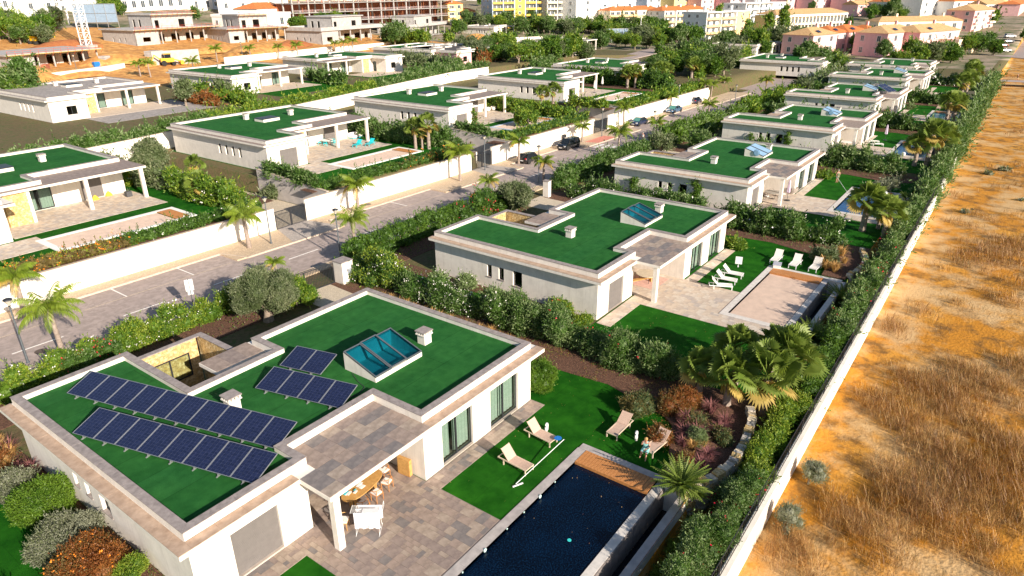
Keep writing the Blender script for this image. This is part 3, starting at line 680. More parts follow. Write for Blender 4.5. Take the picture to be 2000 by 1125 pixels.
# ---------------- left-hand villas
LP = [(0, 0), (6.0, 0), (6.0, 5.1), (11.3, 5.1), (11.3, 8.8), (20.9, 8.8), (20.9, 22.6), (0, 22.6)]
LE = [(-.6, -.35), (6.9, -.35), (6.9, 4.35), (21.6, 4.35), (21.6, 22.8), (-.6, 22.8)]
LW = [(0, .1), (6.0, .1), (6.0, 5.3), (7.5, 5.3), (7.5, 4.75), (9.9, 4.75), (9.9, 9.0), (20.9, 9.0), (20.9, 22.5), (0, 22.5)]
def make_L(label, loc, rz=0, rgb=None, roofm=None, down=0, mir=False, group='left-hand rows of flat-roofed villas', wallm=None, kind2=0, lights=0):
    v = empty('villa', loc, rz, label, 'villa', group)
    mb = MB(); n = len(LW); wm = wallm or plaster
    ops = {9: [(11.5+k*1.55, 12.1+k*1.55, 1.2, 2.5) for k in range(4)], 0: [(1.9, 4.6, .06, 2.55)], 1: [(3.6, 4.9, .05, 2.5)], 7: [(0, .001, 0, 0)], 6: [(.8, 3.4, .05, 2.6), (6.4, 8.6, .05, 2.6)], 2: []}
    if kind2: ops[0] = [(2.6, 4.2, .9, 2.3)]; ops[4] = []
    ops[7] = []
    sg = 1
    for k in range(n):
        a, b = Vector(LW[k]), Vector(LW[(k+1) % n]); c = Vector(LW[(k+2) % n]); d = (b-a).normalized(); cr2 = d.x*(c-b).y-d.y*(c-b).x
        e = b-d*.3 if cr2 > 0 else b; m = 1 if k in (3, 4) else 0
        wall(mb, (a.x, a.y), (e.x, e.y), (-down if k in (9, 8) else -.3), 3.33, .3, ops.get(k, ()), m)
    mb.build('wall', [wm, stonec], v)
    MB().prism(inset(LW, .31), -.02, .03).build('floor', room_m, v)
    for s0, s1, z0, zt in ops[9]: window(v, 0, 22.5-s0, z0, s1-s0, zt-z0, -PI/2, .2, False, kind='small')
    if kind2: window(v, 2.6, .1, .9, 1.6, 1.4, 0, .15, False, kind='small')
    else: shutter(v, 1.9, .1, .06, 2.7, 2.49)
    window(v, 6.0, 3.7, .05, 1.3, 2.45, PI/2, .12)
    window(v, 9.9+.8, 9.0, .05, 2.6, 2.55, 0, .12)
    if kind2: window(v, 9.9+6.4, 9.0, .05, 2.2, 2.55, 0, .12)
    else: shutter(v, 9.9+6.4, 9.0, .05, 2.2, 2.55)
    rf = roofm or turf
    roof_parts(v, LP, LE, 4.05, False, True, rf)
    e = MB(); cv = [(6.05, 4.36), (21.58, 4.36), (21.58, 22.78), (20.95, 22.78), (20.95, 8.75), (11.35, 8.75), (11.35, 5.05), (6.05, 5.05)]; e.prism(cv, 3.582, 3.612)
    e.box(-.58, 6.9, -.33, -.03, 3.582, 3.613); e.box(-.58, -.03, -.03, 22.78, 3.582, 3.611); e.build('eave_tile', slate[0] if not rgb else rgb, v)
    for x in (15.2, 21.1): MB().box(x-.18, x+.18, 4.55, 4.9, 0, 3.358).build('column', wm, v)
    ch = chimney_mesh(); inst('chimney', ch, v, (15.5, 15.5, 3.74)); inst('chimney', ch, v, (9.2, 17.8, 3.74))
    s = MB(); s.box(9, 11.8, 13.2, 15.4, 3.74, 4.15); s.build('skylight_curb', plaster, v); q = MB(); q.box(8.95, 11.85, 13.15, 15.45, 4.15, 4.22); q.build('roof_light', darkmetal, v)
    return v
gravel = multi('gravel_roof', [(.36, .33, .31), (.46, .42, .40), (.30, .27, .26)], [.7, 3], .95, .4, 20)
L1 = make_L('near left villa cut by the picture edge, curtained glass doors under its canopy', (15.0, 73.9, 2.3), 0)
o_ = window(L1, 2.6, -.0+.05, .06, .1, .1) if 0 else None
L2 = make_L('villa on the left with turquoise furniture on its terrace', (51.1, 76.5, 2.3), 0, down=2.4)
L3 = make_L('second villa behind the street wall, wicker seats under its canopy', (84.3, 75.0, 2.3), 0, down=2.4)
L4 = make_L('villa with closed white umbrellas on its terrace, third behind the street wall', (121.8, 76.9, 2.3), 0, down=2.0)
L5 = make_L('fourth villa behind the street wall, half hidden by fan palms', (154.5, 78.5, 2.0), 0)
La = make_L('unfinished villa with grey gravel roof and no furniture on the far left', (46.8, 128.2, 4.15), .03, gravel, gravel, kind2=1)
Lb = make_L('villa with black roof panels and gold stone wall, middle of the second left row', (81.6, 130.4, 4.15), .03, kind2=1)
Lc = make_L('villa in the second left row with its gold stone bay on the right', (135.6, 136.2, 4.15), .01, kind2=1); Lc.scale = (-1, 1, 1)
Ld = make_L('villa with blue and yellow doors on its terrace in the second left row', (149.8, 139.0, 4.15), .04, kind2=1)
def at_h(px, py, h):
    """ground point whose height-h top is seen at the pixel"""
    z = 2.0
    for _ in range(30): x, y = at(px, py, z+h); z = T(x, y)*.5+z*.5
    return x, y, z
x, y, z = at_h(928, 95, 4.05); Le = make_L('pink rendered villa with dark flat roof behind the second row', (x-8, y, z), -.05, gravel, mat('dark_roof', (.07, .06, .06), .9, .1, 2), wallm=pinkw, kind2=1)
x, y, z = at_h(1125, 82, 4.05); Lg = make_L('unfinished pale villa with flat grey roof beside the billboard', (x, y, z), .0, gravel, gravel, kind2=1)
x, y, z = at_h(985, 51, 4.05); Lf = make_L('white unfinished villa below the yellow apartment block', (x-8, y, z), -.02, gravel, gravel, kind2=1)
x, y, z = at_h(1417, 99, 4.05); L6 = copy_tree(R4, (x-8, y+17, z), .0, label='villa at the end of the street whose roof shows above the palms')
x, y, z = at_h(1500, 83, 4.05); L7 = copy_tree(R4, (x-12, y+17, z), .0, label='green-roofed villa behind the one at the end of the street')
x, y, z = at_h(1525, 113, 4.05); Rt = make_L('villa beyond the turning circle with a dark garage opening and white terrace chairs', (x+1, y-11, z), .0, kind2=0, group='right-hand row of flat-roofed villas')
KIDS.clear()

# ================================================================== gardens, terraces, pools
RX = [9.05, 42.52, 75.91, 111.77, 148.4, 186.0]
poolnames = ['navy', 'covered', 'blue', 'blue', 'turquoise', 'lawn']
navy = multi('navy_mosaic', [(.0003, .001, .006), (.0005, .004, .016), (.002, .018, .048)], [.5, 14], .12, .12, 30, (.48, .62))
bluew_ = mat('blue_water', (.005, .05, .17), .06, .3, 3, .12, 8, spec=.8, col2=(.012, .10, .28)); turq = mat('turquoise_water', (.02, .30, .38), .06, .2, 3, .12, 8, spec=.8, col2=(.05, .48, .55))
coverm = mat('pool_cover', (.66, .50, .40), .7, .06, 1.5); poolcop = mat('pool_coping_grey', (.34, .31, .30), .6, .2, 2, .1, 20, col2=(.50, .46, .44)); paledge = mat('pale_edge', (.62, .58, .54), .7, .08, 3)
def lawn(ox, k):
    x0 = ox-4.6; x1 = ox+25.7
    a, b = ox+6.42, ox+19.15
    sheet('lawn', rect(x0, a, 9.36, 23.2), .0, lawn_m, th=.03); sheet('lawn', rect(b, x1, 9.36, 23.2), .0, lawn_m, th=.03); sheet('lawn', rect(a, b, 16.02, 23.2), .0, lawn_m, th=.03)
    sheet('lawn', rect(ox+21.3, x1, 23.2, 36), .0, lawn_m, th=.03)
    if k == 0: sheet('lawn', rect(-8, 7.7, 9.36, 52), .001, lawn_m, th=.03)
    else: sheet('lawn', rect(ox-4.4, ox-1.2, 23.2, 44), .0, lawn_m, th=.03)
    sheet('planting_bed', [(x1, 9.36), (x1+3.4, 9.36), (x1+3.2, 46), (x1+.2, 46), (x1-.6, 34), (x1-.9, 26), (x1-.2, 18), (x1-1.6, 13)], .03, mulch, th=.05)
for k, ox in enumerate(RX): lawn(ox, k)
def pt(ox):
    def f(x, y):
        u = x-ox
        if 4.5 < u < 11.35 and 16.05 < y < 22.0: return True
        if 11.3 < u < 21.1 and 19.95 < y < 21.0: return True
        if -.6 < u < 4.5 and 21.95 < y < 23.05: return True
        if 4.4 < u < 5.95 and 22.0 <= y < 23.05: return True
        if 5.95 < u < 11.35 and 22.0 <= y < 28.2: return True
        if 4.5 < u < 6.4 and 9.6 < y < 16.05: return True
        return False
    return f
def terrace(ox, mats, single, label):
    """random rectangular paving"""
    par = empty('terrace', (0, 0, 0)); par['kind'] = 'structure'
    f = pt(ox); c = .24; nx, ny = int(22.4/c), int(19/c); used = set(); cells = []
    for j in range(ny):
        for i in range(nx):
            if (i, j) in used: continue
            opts = random.choices([(2, 2), (3, 2), (2, 1), (1, 1), (3, 3), (1, 2), (2, 3)], [5, 4, 3, 2, 2, 2, 3])[0]
            for w, h in (opts, (2, 1), (1, 2), (1, 1)):
                ok = all((i+a, j+b) not in used and f(ox-.6+(i+a+.5)*c, 9.4+(j+b+.5)*c) for a in range(w) for b in range(h))
                if ok: break
            if not ok: continue
            for a in range(w):
                for b in range(h): used.add((i+a, j+b))
            cells.append((ox-.6+i*c, 9.4+j*c, w*c, h*c))
    def vis(cl): x, y = cl[0]-CAM.x, cl[1]; return math.hypot(x, y)
    cells.sort(key=lambda q: (q[1] > 23.2)*100+vis(q)); cache = {}; rest = MB(); n = 0
    for x, y, w, h in cells:
        mi = random.choices(range(4), [4, 4, 1.6, 3])[0]; dz = random.uniform(0, .006)
        px_ok = True
        if single and n < 298 and h*w > .1 and px_ok:
            key = (w, h, mi)
            if key not in cache: cache[key] = MB().box(.005, w-.005, .005, h-.005, -.02, .025).mesh('paving_stone', mats[mi])
            inst('paving_stone', cache[key], par, (x, y, dz)); n += 1
        else: rest.box(x+.005, x+w-.005, y+.005, y+h-.005, -.02, .025+dz, mi)
    if rest.v: rest.build('paving_stones', mats, par, kind='stuff')
    MB().prism([(ox-.6, 21.95), (ox+4.5, 21.95), (ox+4.5, 9.6), (ox+6.42, 9.6), (ox+6.42, 16.03), (ox+11.46, 16.03), (ox+11.46, 19.95), (ox+21.1, 19.95), (ox+21.1, 21.0), (ox+11.46, 21.0), (ox+11.46, 28.2), (ox+5.9, 28.2), (ox+5.9, 23.05), (ox-.6, 23.05)], -.03, .012).build('bedding', mat('joint_sand', (.26, .21, .18), .9, .1, 5), par)
for k, ox in enumerate(RX): terrace(ox, slate if k == 0 else trav, k in (0, 1), '')
def pool(ox, style, label):
    o = empty('swimming_pool', (ox+6.4, 9.4, 0), 0, label, 'swimming pool', 'garden pools of the right-hand villas'); E = MB()
    # frame of reference: x 0..12.8 ; y 0..6.65
    Lx = 12.75; yi0, yi1 = 1.78, 6.1; xi0, xi1 = .6, 12.2; wz = -.14 if style != 'covered' else -.12
    cop = poolcop if style == 'navy' else paledge
    if style == 'navy':
        for a, b, c, d in [(0, xi0, 1.33, 6.62)]+[(xi0+q*1.16, xi0+(q+1)*1.16-.008, yi1, 6.62) for q in range(10)]+[(xi1+.008, 12.68, 1.33+q*1.05, 1.33+(q+1)*1.05-.008) for q in range(5)]+[(a_, a_+1.15, 1.33, yi0) for a_ in [xi0+.01+q*1.16 for q in range(10)]]:
            inf = abs(d-yi0) < .01; MB().box(a, b, c, d, -.3, .045 if not inf else -.09).build('coping_stone', cop if not inf else paledge, o)
    else:
        m = MB(); m.box(0, xi0, 1.33, 6.62, -.3, .045); m.box(xi0, xi1, yi1, 6.62, -.3, .045); m.box(xi1, 12.68, 1.33, 6.62, -.3, .045); m.box(xi0, xi1, 1.33, yi0, -.3, -.08); m.build('coping', cop, o)
    b = MB(); b.quad((xi0, yi1, -1.5), (xi1, yi1, -1.5), (xi1, yi1, .04), (xi0, yi1, .04)); b.quad((xi0, yi0, -1.5), (xi0, yi1, -1.5), (xi0, yi1, .04), (xi0, yi0, .04)); b.quad((xi1, yi1, -1.5), (xi1, yi0, -1.5), (xi1, yi0, .04), (xi1, yi1, .04))
    b.build('basin', navy if style == 'navy' else bluew_, o)
    wm = {'navy': navy, 'covered': coverm, 'blue': bluew_, 'turquoise': turq}[style]
    if style == 'covered':
        n = 60; m = MB()
        for q in range(n): s = (yi1-yi0-.1)/n; m.box(xi0+.1, xi1-1.1, yi0+.05+q*s, yi0+.05+(q+1)*s-.008, wz-.03, wz)
        m.build('pool_cover', coverm, o)['kind'] = 'stuff'
        MB().quad((xi0, yi0, wz-.04), (xi1, yi0, wz-.04), (xi1, yi1, wz-.04), (xi0, yi1, wz-.04)).build('water', bluew_, o)
    else: MB().quad((xi0, yi0, wz), (xi1, yi0, wz), (xi1, yi1, wz), (xi0, yi1, wz)).build('water', wm, o)
    # timber deck across the far end
    n = 22; s = (yi1-yi0)/n; dm = MB().box(0, 1.15, .006, s-.012, 0, .03).mesh('deck_board', wood)
    for q in range(n): inst('deck_board', dm, o, (xi1-1.15, yi0+q*s, .03))
    MB().box(xi1-1.2, xi1-1.15, yi0, yi1, -.12, .06).build('deck_fascia', wood, o)
    # overflow side
    ow = MB(); n = 16
    for q in range(n): a = xi0+(xi1-xi0)*q/n; ow.box(a+.01, a+(xi1-xi0)/n-.01, 1.27, 1.33, -1.5, -.12)
    ow.build('overflow_panels', slate[2], o)['kind'] = 'stuff'
    MB().box(0, 12.68, 1.331, yi0-.002, -1.6, -.301).build('overflow_wall', slate[2], o)
    MB().quad((0, -.02, -1.55), (12.68, -.02, -1.55), (12.68, 1.33, -1.55), (0, 1.33, -1.55)).build('channel_floor', mat('wet_channel', (.012, .015, .02), .2, .2, 3), o)
    MB().box(0, 12.68, -.05, .35, -1.6, -.12).build('channel_wall', plaster, o); MB().box(-.02, 12.7, -.08, .4, -.12, -.08).build('channel_coping', cop, o)
    MB().box(12.05, 12.7, .35, 1.33, -1.6, .0).build('end_wall', plaster, o); MB().box(12.02, 12.74, .3, 1.32, .0, .05).build('end_coping', cop, o)
    MB().box(-.1, 0, -.05, 6.6, -1.6, -.04).build('side_wall', plaster, o)
    if style == 'navy':
        lt = mat('pool_light_ring', (.55, .75, .72), .3, .02)
        for x in (3.1, 7.6): MB().tube([(x, yi1-.01, -.0), (x, yi1-.05, -.0)], .10, 10).build('light_fitting', lt, o)
        for x in (1.5, 4.8, 6.2, 9.0): MB().tube([(x, yi1-.01, -.01), (x, yi1-.04, -.01)], .045, 8).build('inlet', lt, o)
        x, y = at(1112, 1055, wz); MB().lathe((x-ox-6.4, y-9.4, wz), [(.1, 0), (.1, .012)], 10).build('skimmer_float', mat('aqua_plastic', (.05, .65, .62), .4, 0), o)
pl_lab = ['dark navy infinity pool with timber deck beside the nearest villa', 'pool closed by a pale slatted cover before the second right villa', 'blue pool under fan palms before the third right villa', 'blue pool beside two white loungers before the fourth right villa', 'turquoise pool before the fifth right villa']
for k in range(5): pool(RX[k], poolnames[k], pl_lab[k])
# stone retaining bed wall
def stone_wall(pts, h, th, label):
    o = empty('stone_wall', (pts[0][0], pts[0][1], -1.3), 0, label, 'stone wall'); i = 0; ms = [stonec, mat('stone_grey', (.36, .33, .30), .9, .3, 4, .4, 20), mat('stone_cream', (.62, .52, .38), .9, .2, 4, .4, 20)]; n = 0; cache = {}
    core = MB()
    for a, b in zip(pts, pts[1:]):
        a = Vector(a); b = Vector(b); d = b-a; L = d.length; d.normalize(); ang = math.atan2(d.y, d.x); core.bar((a.x-pts[0][0], a.y-pts[0][1], h/2-.08), (b.x-pts[0][0], b.y-pts[0][1], h/2-.08), th*.8, h-.1)
        s = 0
        while s < L:
            w = random.uniform(.22, .45); z = -.05
            while z < h-.03:
                hh = random.uniform(.14, .26); q = random.randrange(6)
                if q not in cache:
                    m = bmesh.new(); bmesh.ops.create_cube(m, size=1)
                    for vv in m.verts: vv.co += Vector([random.uniform(-.09, .09) for _ in range(3)])
                    me = bpy.data.meshes.new('stone'); m.to_mesh(me); m.free(); me.materials.append(ms[q % 3]); cache[q] = me
                p = a+d*(s+w/2)
                if n < 300: inst('stone', cache[q], o, (p.x-pts[0][0], p.y-pts[0][1], z+hh/2), ang, (w*1.02, th*random.uniform(.95, 1.2), hh*1.02)); n += 1
                z += hh
            s += w
    core.build('wall_core', ms[1], o); return o
stone_wall([(36.6, 9.4), (35.6, 8.9), (33.4, 8.5), (31.2, 8.4), (29.6, 8.6), (28.3, 9.1), (27.6, 9.5)], 1.75, .42, 'low curved rubble stone wall round the planting bed by the navy pool')
stone_wall([(70.0, 9.9), (67.5, 9.0), (64.5, 8.9), (62.6, 9.4)], 1.7, .4, 'short rubble stone wall round the bed beside the covered pool')
sheet('planting_bed', [(28.35, 9.3), (29.6, 8.85), (31.2, 8.65), (33.4, 8.75), (35.5, 9.1), (36.4, 9.6), (36.6, 15.0), (34.2, 14.5), (32.6, 12.6), (30.2, 11.7), (29.2, 11.2), (28.35, 11.2)], .12, mulch, th=1.5)
sheet('planting_bed', [(61.85, 9.6), (64.5, 9.2), (67.5, 9.3), (69.8, 10.1), (70, 14.2), (66, 12.6), (63.5, 11.6), (61.85, 11.5)], .12, mulch, th=1.5)
sheet('planting_bed', [(7.4, 48), (7.4, 27), (7.9, 24.5), (9.0, 24.0), (9.0, 48)], .03, mulch, th=.05)
for ox in RX[1:5]: sheet('planting_bed', [(ox-1.5, 44), (ox-1.5, 24), (ox-.05, 24), (ox-.05, 44)], .03, mulch, th=.05)
for ox in RX: sheet('planting_bed', rect(ox-4, ox+21, 44.6, 49.2), .03, mulch, th=.05)
# left gardens
LV = [(15.0, 73.9, 72.3), (51.1, 76.5, 74.0), (84.3, 75.0, 72.6), (121.8, 76.9, 74.4)]
for k, (ox, oy, ty) in enumerate(LV):
    z = 2.3; r = lambda a, b, c, d, nm, m, dz: sheet(nm, rect(a, b, c, d), z+dz, m, th=.04)
    r(ox-.2, ox+24.5, ty-7.5, ty+26, 'lawn', lawn_m, .0); par = empty('terrace', (0, 0, z)); par['kind'] = 'structure'
    test = lambda x, y: (ox+7 < x < ox+21.3 and y > ty+2.4) or (x < ox+8 and y < oy-.2) or (ox+6.2 < x and y > ty+2.3)
    tiles_in(par, test, ox+1.0, ox+21.4, ty-3, oy+8.9, .48, .48, .0, trav, 'paving_stone', .03, k == 1 and False, .006)
    o = empty('swimming_pool', (ox+7.2, ty-5.0, z), 0, ['covered pool behind the orange flowering hedge in the near left garden', 'covered pool with white edge below the turquoise loungers', 'covered pool with pale blue edge in the garden of the villa with wicker seats', 'covered pool beside the dark sofas in the third garden behind the street wall'][k], 'swimming pool', 'covered pools of the left-hand gardens')
    m = MB(); m.box(0, 13.4, 4.45, 5.0, -.05, .07); m.box(0, .6, 0, 4.45, -.05, .07); m.box(12.9, 13.4, 0, 4.45, -.05, .07); m.box(.6, 12.9, 0, .45, -.05, .07); m.build('coping', whitew if k != 2 else bluew, o)
    m = MB()
    for q in range(48): s = 4.0/48; m.box(.62, 11.3, .46+q*s, .46+(q+1)*s-.01, -.03, .035)
    m.build('pool_cover', coverm, o)['kind'] = 'stuff'
    dm = MB().box(0, 1.45, .01, .19, 0, .03).mesh('deck_board', wood)
    for q in range(20): inst('deck_board', dm, o, (11.4, .45+q*.2, .04))
    sheet('planting_bed', [(ox-3, ty-9.6), (ox+26, ty-9.8), (ox+26, ty-7.4), (ox-3, ty-7.4)], z+.03, mulch, th=.05)
    sheet('planting_bed', rect(ox+24.3, ox+28.5 if k != 1 else ox+24.4, ty-7, ty+26), z+.03, mulch, th=.05)
for ox, oy in ((46.8, 128.2), (81.6, 130.4), (113.6, 132), (149.8, 139)):
    z = 4.15; sheet('lawn', [(ox+5, oy-8), (ox+25, oy-7), (ox+25, oy+9), (ox+5, oy+8)], z+.01, gravel if ox < 50 else lawn_m, th=.04); sheet('terrace', [(ox+6, oy-.5), (ox+22, oy-.2), (ox+22, oy+9), (ox+6, oy+8)], z+.04, trav[1], th=.04)

# ================================================================== furniture
def lounger_tree(label, frame, sling, loc, rz, raised=38, group=None, curved=False):
    o = empty('sun_lounger', loc, rz, label, 'sun lounger', group); h = .34; w = .33; f = MB()
    for y in (-w, w): f.bar((0, y, h), (1.95, y, h), .05, .06)
    for x in (0.02, 1.93): f.bar((x, -w, h), (x, w, h), .05, .05)
    f.build('frame', frame, o)
    lm = MB().box(-.03, .03, -.03, .03, 0, h-.02).mesh('leg', frame)
    for x in (.06, 1.55):
        for y in (-w, w): inst('leg', lm, o, (x, y, 0))
    s = MB()
    for q in range(6): x0 = .05+q*.2; x1 = x0+.2; z0 = h+.035-.03*math.sin(q/6*PI); z1 = h+.035-.03*math.sin((q+1)/6*PI); s.quad((x0, -w+.02, z0), (x1, -w+.02, z1), (x1, w-.02, z1), (x0, w-.02, z0)); s.quad((x0, w-.02, z0-.03), (x1, w-.02, z1-.03), (x1, -w+.02, z1-.03), (x0, -w+.02, z0-.03))
    s.build('seat_sling', sling, o); b = MB(); b.box(0, .78, -w+.02, w-.02, -.015, .015); b.box(0, .8, -w-.01, -w+.02, -.02, .02); b.box(0, .8, w-.02, w+.01, -.02, .02)
    bo = b.build('backrest', sling, o, (1.22, 0, h+.04)); bo.rotation_euler = (0, -R(raised), 0)
    MB().bar((1.62, 0, h), (1.55, 0, h+.25), .04).build('back_strut', frame, o); return o
tanf = mat('tan_sling', (.52, .37, .29), .8, .08, 12); tanw = mat('beige_frame', (.62, .50, .38), .5, .06, 6); offw = mat('white_sling', (.78, .74, .68), .8, .04, 9)
LG = 'tan sun loungers beside the navy pool'
lounger_tree('tan lounger on the lawn nearest the terrace corner, net pole across its foot', tanw, tanf, (24.25, 16.95, .0), PI/2-.05, 50, LG)
lounger_tree('tan lounger with a blue pool net lying on its foot end', tanw, tanf, (27.05, 17.25, 0), PI/2-.08, 50, LG)
lounger_tree('empty tan lounger on the lawn behind the pool deck', tanw, tanf, (29.45, 14.9, 0), -.02, 36, LG)
lounger_tree('tan lounger with the seated woman in a turquoise dress', tanw, tanf, (29.2, 12.55, 0), -.12, 40, LG)
wl = 'white sun loungers on the lawn of the covered pool'
for p, a, l in [((62.1, 15.85, 0), .0, 'white lounger beside the striped towel stool, left of three behind the covered pool'), ((61.9, 14.1, 0), -.02, 'white lounger in the middle of the three behind the covered pool'), ((62.1, 12.4, 0), -.05, 'white lounger nearest the palms, right of three behind the covered pool'),
                ((57.2, 17.0, 0), PI/2+.1, 'white lounger farthest from the terrace of the three between villa and covered pool'), ((55.6, 17.0, 0), PI/2+.1, 'middle white lounger of the three between villa and covered pool'), ((54.3, 16.9, 0), PI/2+.45, 'white lounger turned askew nearest the terrace by the covered pool')]:
    lounger_tree(l, whitem, offw, p, a, 48, wl)
for p, a, l in [((124.2, 17.6, .02), 2.0, 'white lounger nearer the blue pool of the fourth villa'), ((126.2, 18.6, .02), 2.0, 'white lounger farther from the blue pool of the fourth villa')]:
    lounger_tree(l, whitem, offw, p, a, 45, 'white loungers by the fourth villa')
for p, l in [((168.6, 15.2, .02), 'beige lounger left of the white umbrella behind the turquoise pool'), ((168.4, 12.4, .02), 'beige lounger right of the white umbrella behind the turquoise pool')]:
    lounger_tree(l, tanw, tanf, p, 0, 45, 'beige loungers behind the turquoise pool')
aqua = mat('turquoise_metal', (.02, .50, .55), .45, .05, 4)
x0, y0 = at(712, 284, 2.3)
for dx, dy, a, l in [(0, 0, .3, 'turquoise lounger nearer the house on the left terrace'), (1.6, -1.0, .3, 'turquoise lounger nearer the pool on the left terrace')]:
    lounger_tree(l, aqua, aqua, (x0+dx-2, y0+dy, 2.33), a, 40, 'turquoise loungers on the left terrace')
def arch_stool(loc, rz, label):
    o = empty('side_table', loc, rz, label, 'side table', 'white arched side tables'); m = MB()
    m.tube([(-.14, 0, 0), (-.14, 0, .34), (-.09, 0, .43), (0, 0, .47), (.09, 0, .43), (.14, 0, .34), (.14, 0, 0)], .085, 8); m.build('body', whitem, o, smooth=True)
arch_stool((27.95, 18.35, 0), .4, 'white arched side table between the two tan loungers near the house'); arch_stool((30.3, 13.75, 0), .4, 'white arched side table between the lounger pair behind the pool')
# pool nets
def rod(name, a, b, r, m, label, cat, extra=None):
    mid = Vector(a); o = empty(name, mid, 0, label, cat); MB().tube([Vector((0, 0, 0)), Vector(b)-mid], r, 6).build('pole', m, o)
    if extra: extra(o, Vector(b)-mid)
    return o
def brush(o, e): MB().bar((e.x-.28, e.y-.0, e.z), (e.x+.28, e.y-.25, e.z), .07, .05).build('brush_head', whitem, o)
def netf(o, e):
    brush(o, e); m = MB(); m.lathe((-.15, .3, .02), [(.02, 0), (.2, .015), (.22, .03)], 10); m.build('net', mat('blue_net', (.01, .16, .55), .6, .1, 4), o)
rod('pool_net', (27.3, 16.75, .46), (23.05, 17.0, .06), .022, whitem, 'long white telescopic pole with brush lying over two loungers', 'pool brush', netf)
ax, ay = at(1631, 352, .3); bx, by = at(1662, 384, .0)
rod('pool_net', (ax, ay, .9), (bx, by, -.1), .022, whitem, 'long white pole dipping into the blue pool of the third villa', 'pool pole')
# dining table and chairs of the nearest villa
tb = empty('dining_table', (17.75, 22.75, .03), .12, 'oval honey-coloured wooden table under the canopy edge', 'table'); tp = MB(); pts = [(1.35*math.copysign(abs(math.cos(t))**.8, math.cos(t)), .55*math.copysign(abs(math.sin(t))**.8, math.sin(t))) for t in [2*PI*k/24 for k in range(24)]]
tp.prism(pts, .70, .745); tp.build('tabletop', woodlight, tb)
for x in (-.75, .75):
    m = MB()
    for q in range(7): t = 2*PI*q/7; m.bar((x+.16*math.cos(t), .16*math.sin(t), 0), (x+.16*math.cos(t), .16*math.sin(t), .70), .05)
    m.build('pedestal', woodlight, tb)
chairseat = mat('white_cushion', (.80, .76, .74), .9, .05, 6); teal = mat('turquoise_cloth', (.05, .55, .65), .9, .1, 5)
def chair_parts(o, wm, cm):
    lg = MB().tube([(0, 0, 0), (0, 0, .44)], [.018, .024], 6).mesh('leg', wm)
    for x in (-.22, .22):
        for y in (-.2, .22): inst('leg', lg, o, (x, y, 0))
    MB().box(-.25, .25, -.24, .24, .42, .45).build('seat', wm, o); MB().box(-.22, .22, -.22, .2, .45, .50).build('cushion', cm, o)
    pts = [(.27*math.cos(t), -.05+.27*math.sin(t), .74-.06*abs(math.cos(t))) for t in [R(a) for a in range(-10, 191, 20)]]; MB().tube(pts, .02, 6).build('back_rail', wm, o)
    m = MB(); 
    for x in (-.2, .2): m.bar((x, .2, .44), (x*.9, .2, .72), .03)
    m.build('back_post', wm, o)
def chair(loc, rz, label, group='wooden chairs round the oval table', wm=None, cm=None):
    o = empty('dining_chair', loc, rz, label, 'chair', group); chair_parts(o, wm or wood, cm or chairseat); return o
for p, a, l in [((17.05, 21.95, .03), PI, 'wooden chair with white cushion at the near corner of the oval table'), ((18.0, 22.0, .03), PI, 'wooden chair at the middle of the lawn side of the oval table'), ((18.9, 22.2, .03), PI+.3, 'wooden chair with white cushion set back towards the pillar'), ((19.45, 23.0, .03), -PI/2, 'wooden chair at the far end of the oval table'),
                ((17.3, 23.7, .03), 0, 'wooden chair on the house side of the oval table, near end'), ((18.4, 23.75, .03), 0, 'wooden chair on the house side of the oval table, far end')]: chair(p, a, l)
chair((15.7, 21.85, .03), .6, 'light oak chair standing alone behind the white column', 'single chairs', woodlight)
cloth = MB()
for k in range(9):
    x = 16.7+random.random()*.9; y = 22.45+random.random()*.5; a = random.random(); w = random.uniform(.12, .3); cloth.prism([(x, y), (x+w, y+.08*a), (x+w*.9, y+w*.7), (x-.03, y+w*.6)], .78+k*.006, .79+k*.006+random.uniform(0, .03), k % 3 == 0)
co = cloth.build('table_linen', [chairseat, teal]); tag(co, 'heap of white and turquoise napkins on the end of the oval table', 'napkins')
cab = empty('wooden_cabinet', (20.25, 22.25, .03), .1, 'narrow yellow wooden cabinet standing against the recess wall', 'cabinet'); MB().box(-.1, .12, -.4, .4, .05, 1.05).build('body', woodlight, cab); MB().box(-.105, -.1, -.36, .36, .1, 1.0).build('door', woodlight, cab); MB().box(-.08, .1, -.36, .36, 0, .05).build('plinth', wood, cab)
# drying rack
rk = empty('drying_rack', (16.3, 20.75, .03), .64, 'white folding clothes rack hung with white sheets on the terrace', 'clothes rack'); m = MB()
for y in (-.55, .55):
    m.tube([(-.35, y, 0), (-.2, y, .5), (.22, y, 1.25)], .014, 5); m.tube([(.35, y, 0), (.2, y, .5), (-.22, y, 1.25)], .014, 5); m.tube([(-.45, y, .0), (.45, y, .0)], .014, 5)
for k in range(7): x = -.25+.5*k/6; m.tube([(x, -.75, 1.25), (x, .75, 1.25)], .007, 4)
for y in (-.75, .75): m.tube([(-.27, y, 1.25), (.27, y, 1.25)], .012, 5)
m.tube([(-.27, -.75, 1.25), (-.27, -.75, 1.5), (.27, -.75, 1.5), (.27, -.75, 1.25)], .012, 5); m.build('frame', whitem, rk)
def sheetcloth(x, y0, y1, drop, seed):
    m = MB(); n = 12; rr = random.Random(seed)
    for k in range(n):
        a = y0+(y1-y0)*k/n; b = y0+(y1-y0)*(k+1)/n; f = lambda t: .035*math.sin(t*19+seed)
        for j in range(6):
            z0 = 1.27-drop*j/6; z1 = 1.27-drop*(j+1)/6; m.quad((x+f(a)*j/5, a, z0), (x+f(b)*j/5, b, z0), (x+f(b)*(j+1)/5+.005, b, z1), (x+f(a)*(j+1)/5+.005, a, z1))
    return m
sh = mat('laundry', (.72, .72, .76), .9, .05, 5)
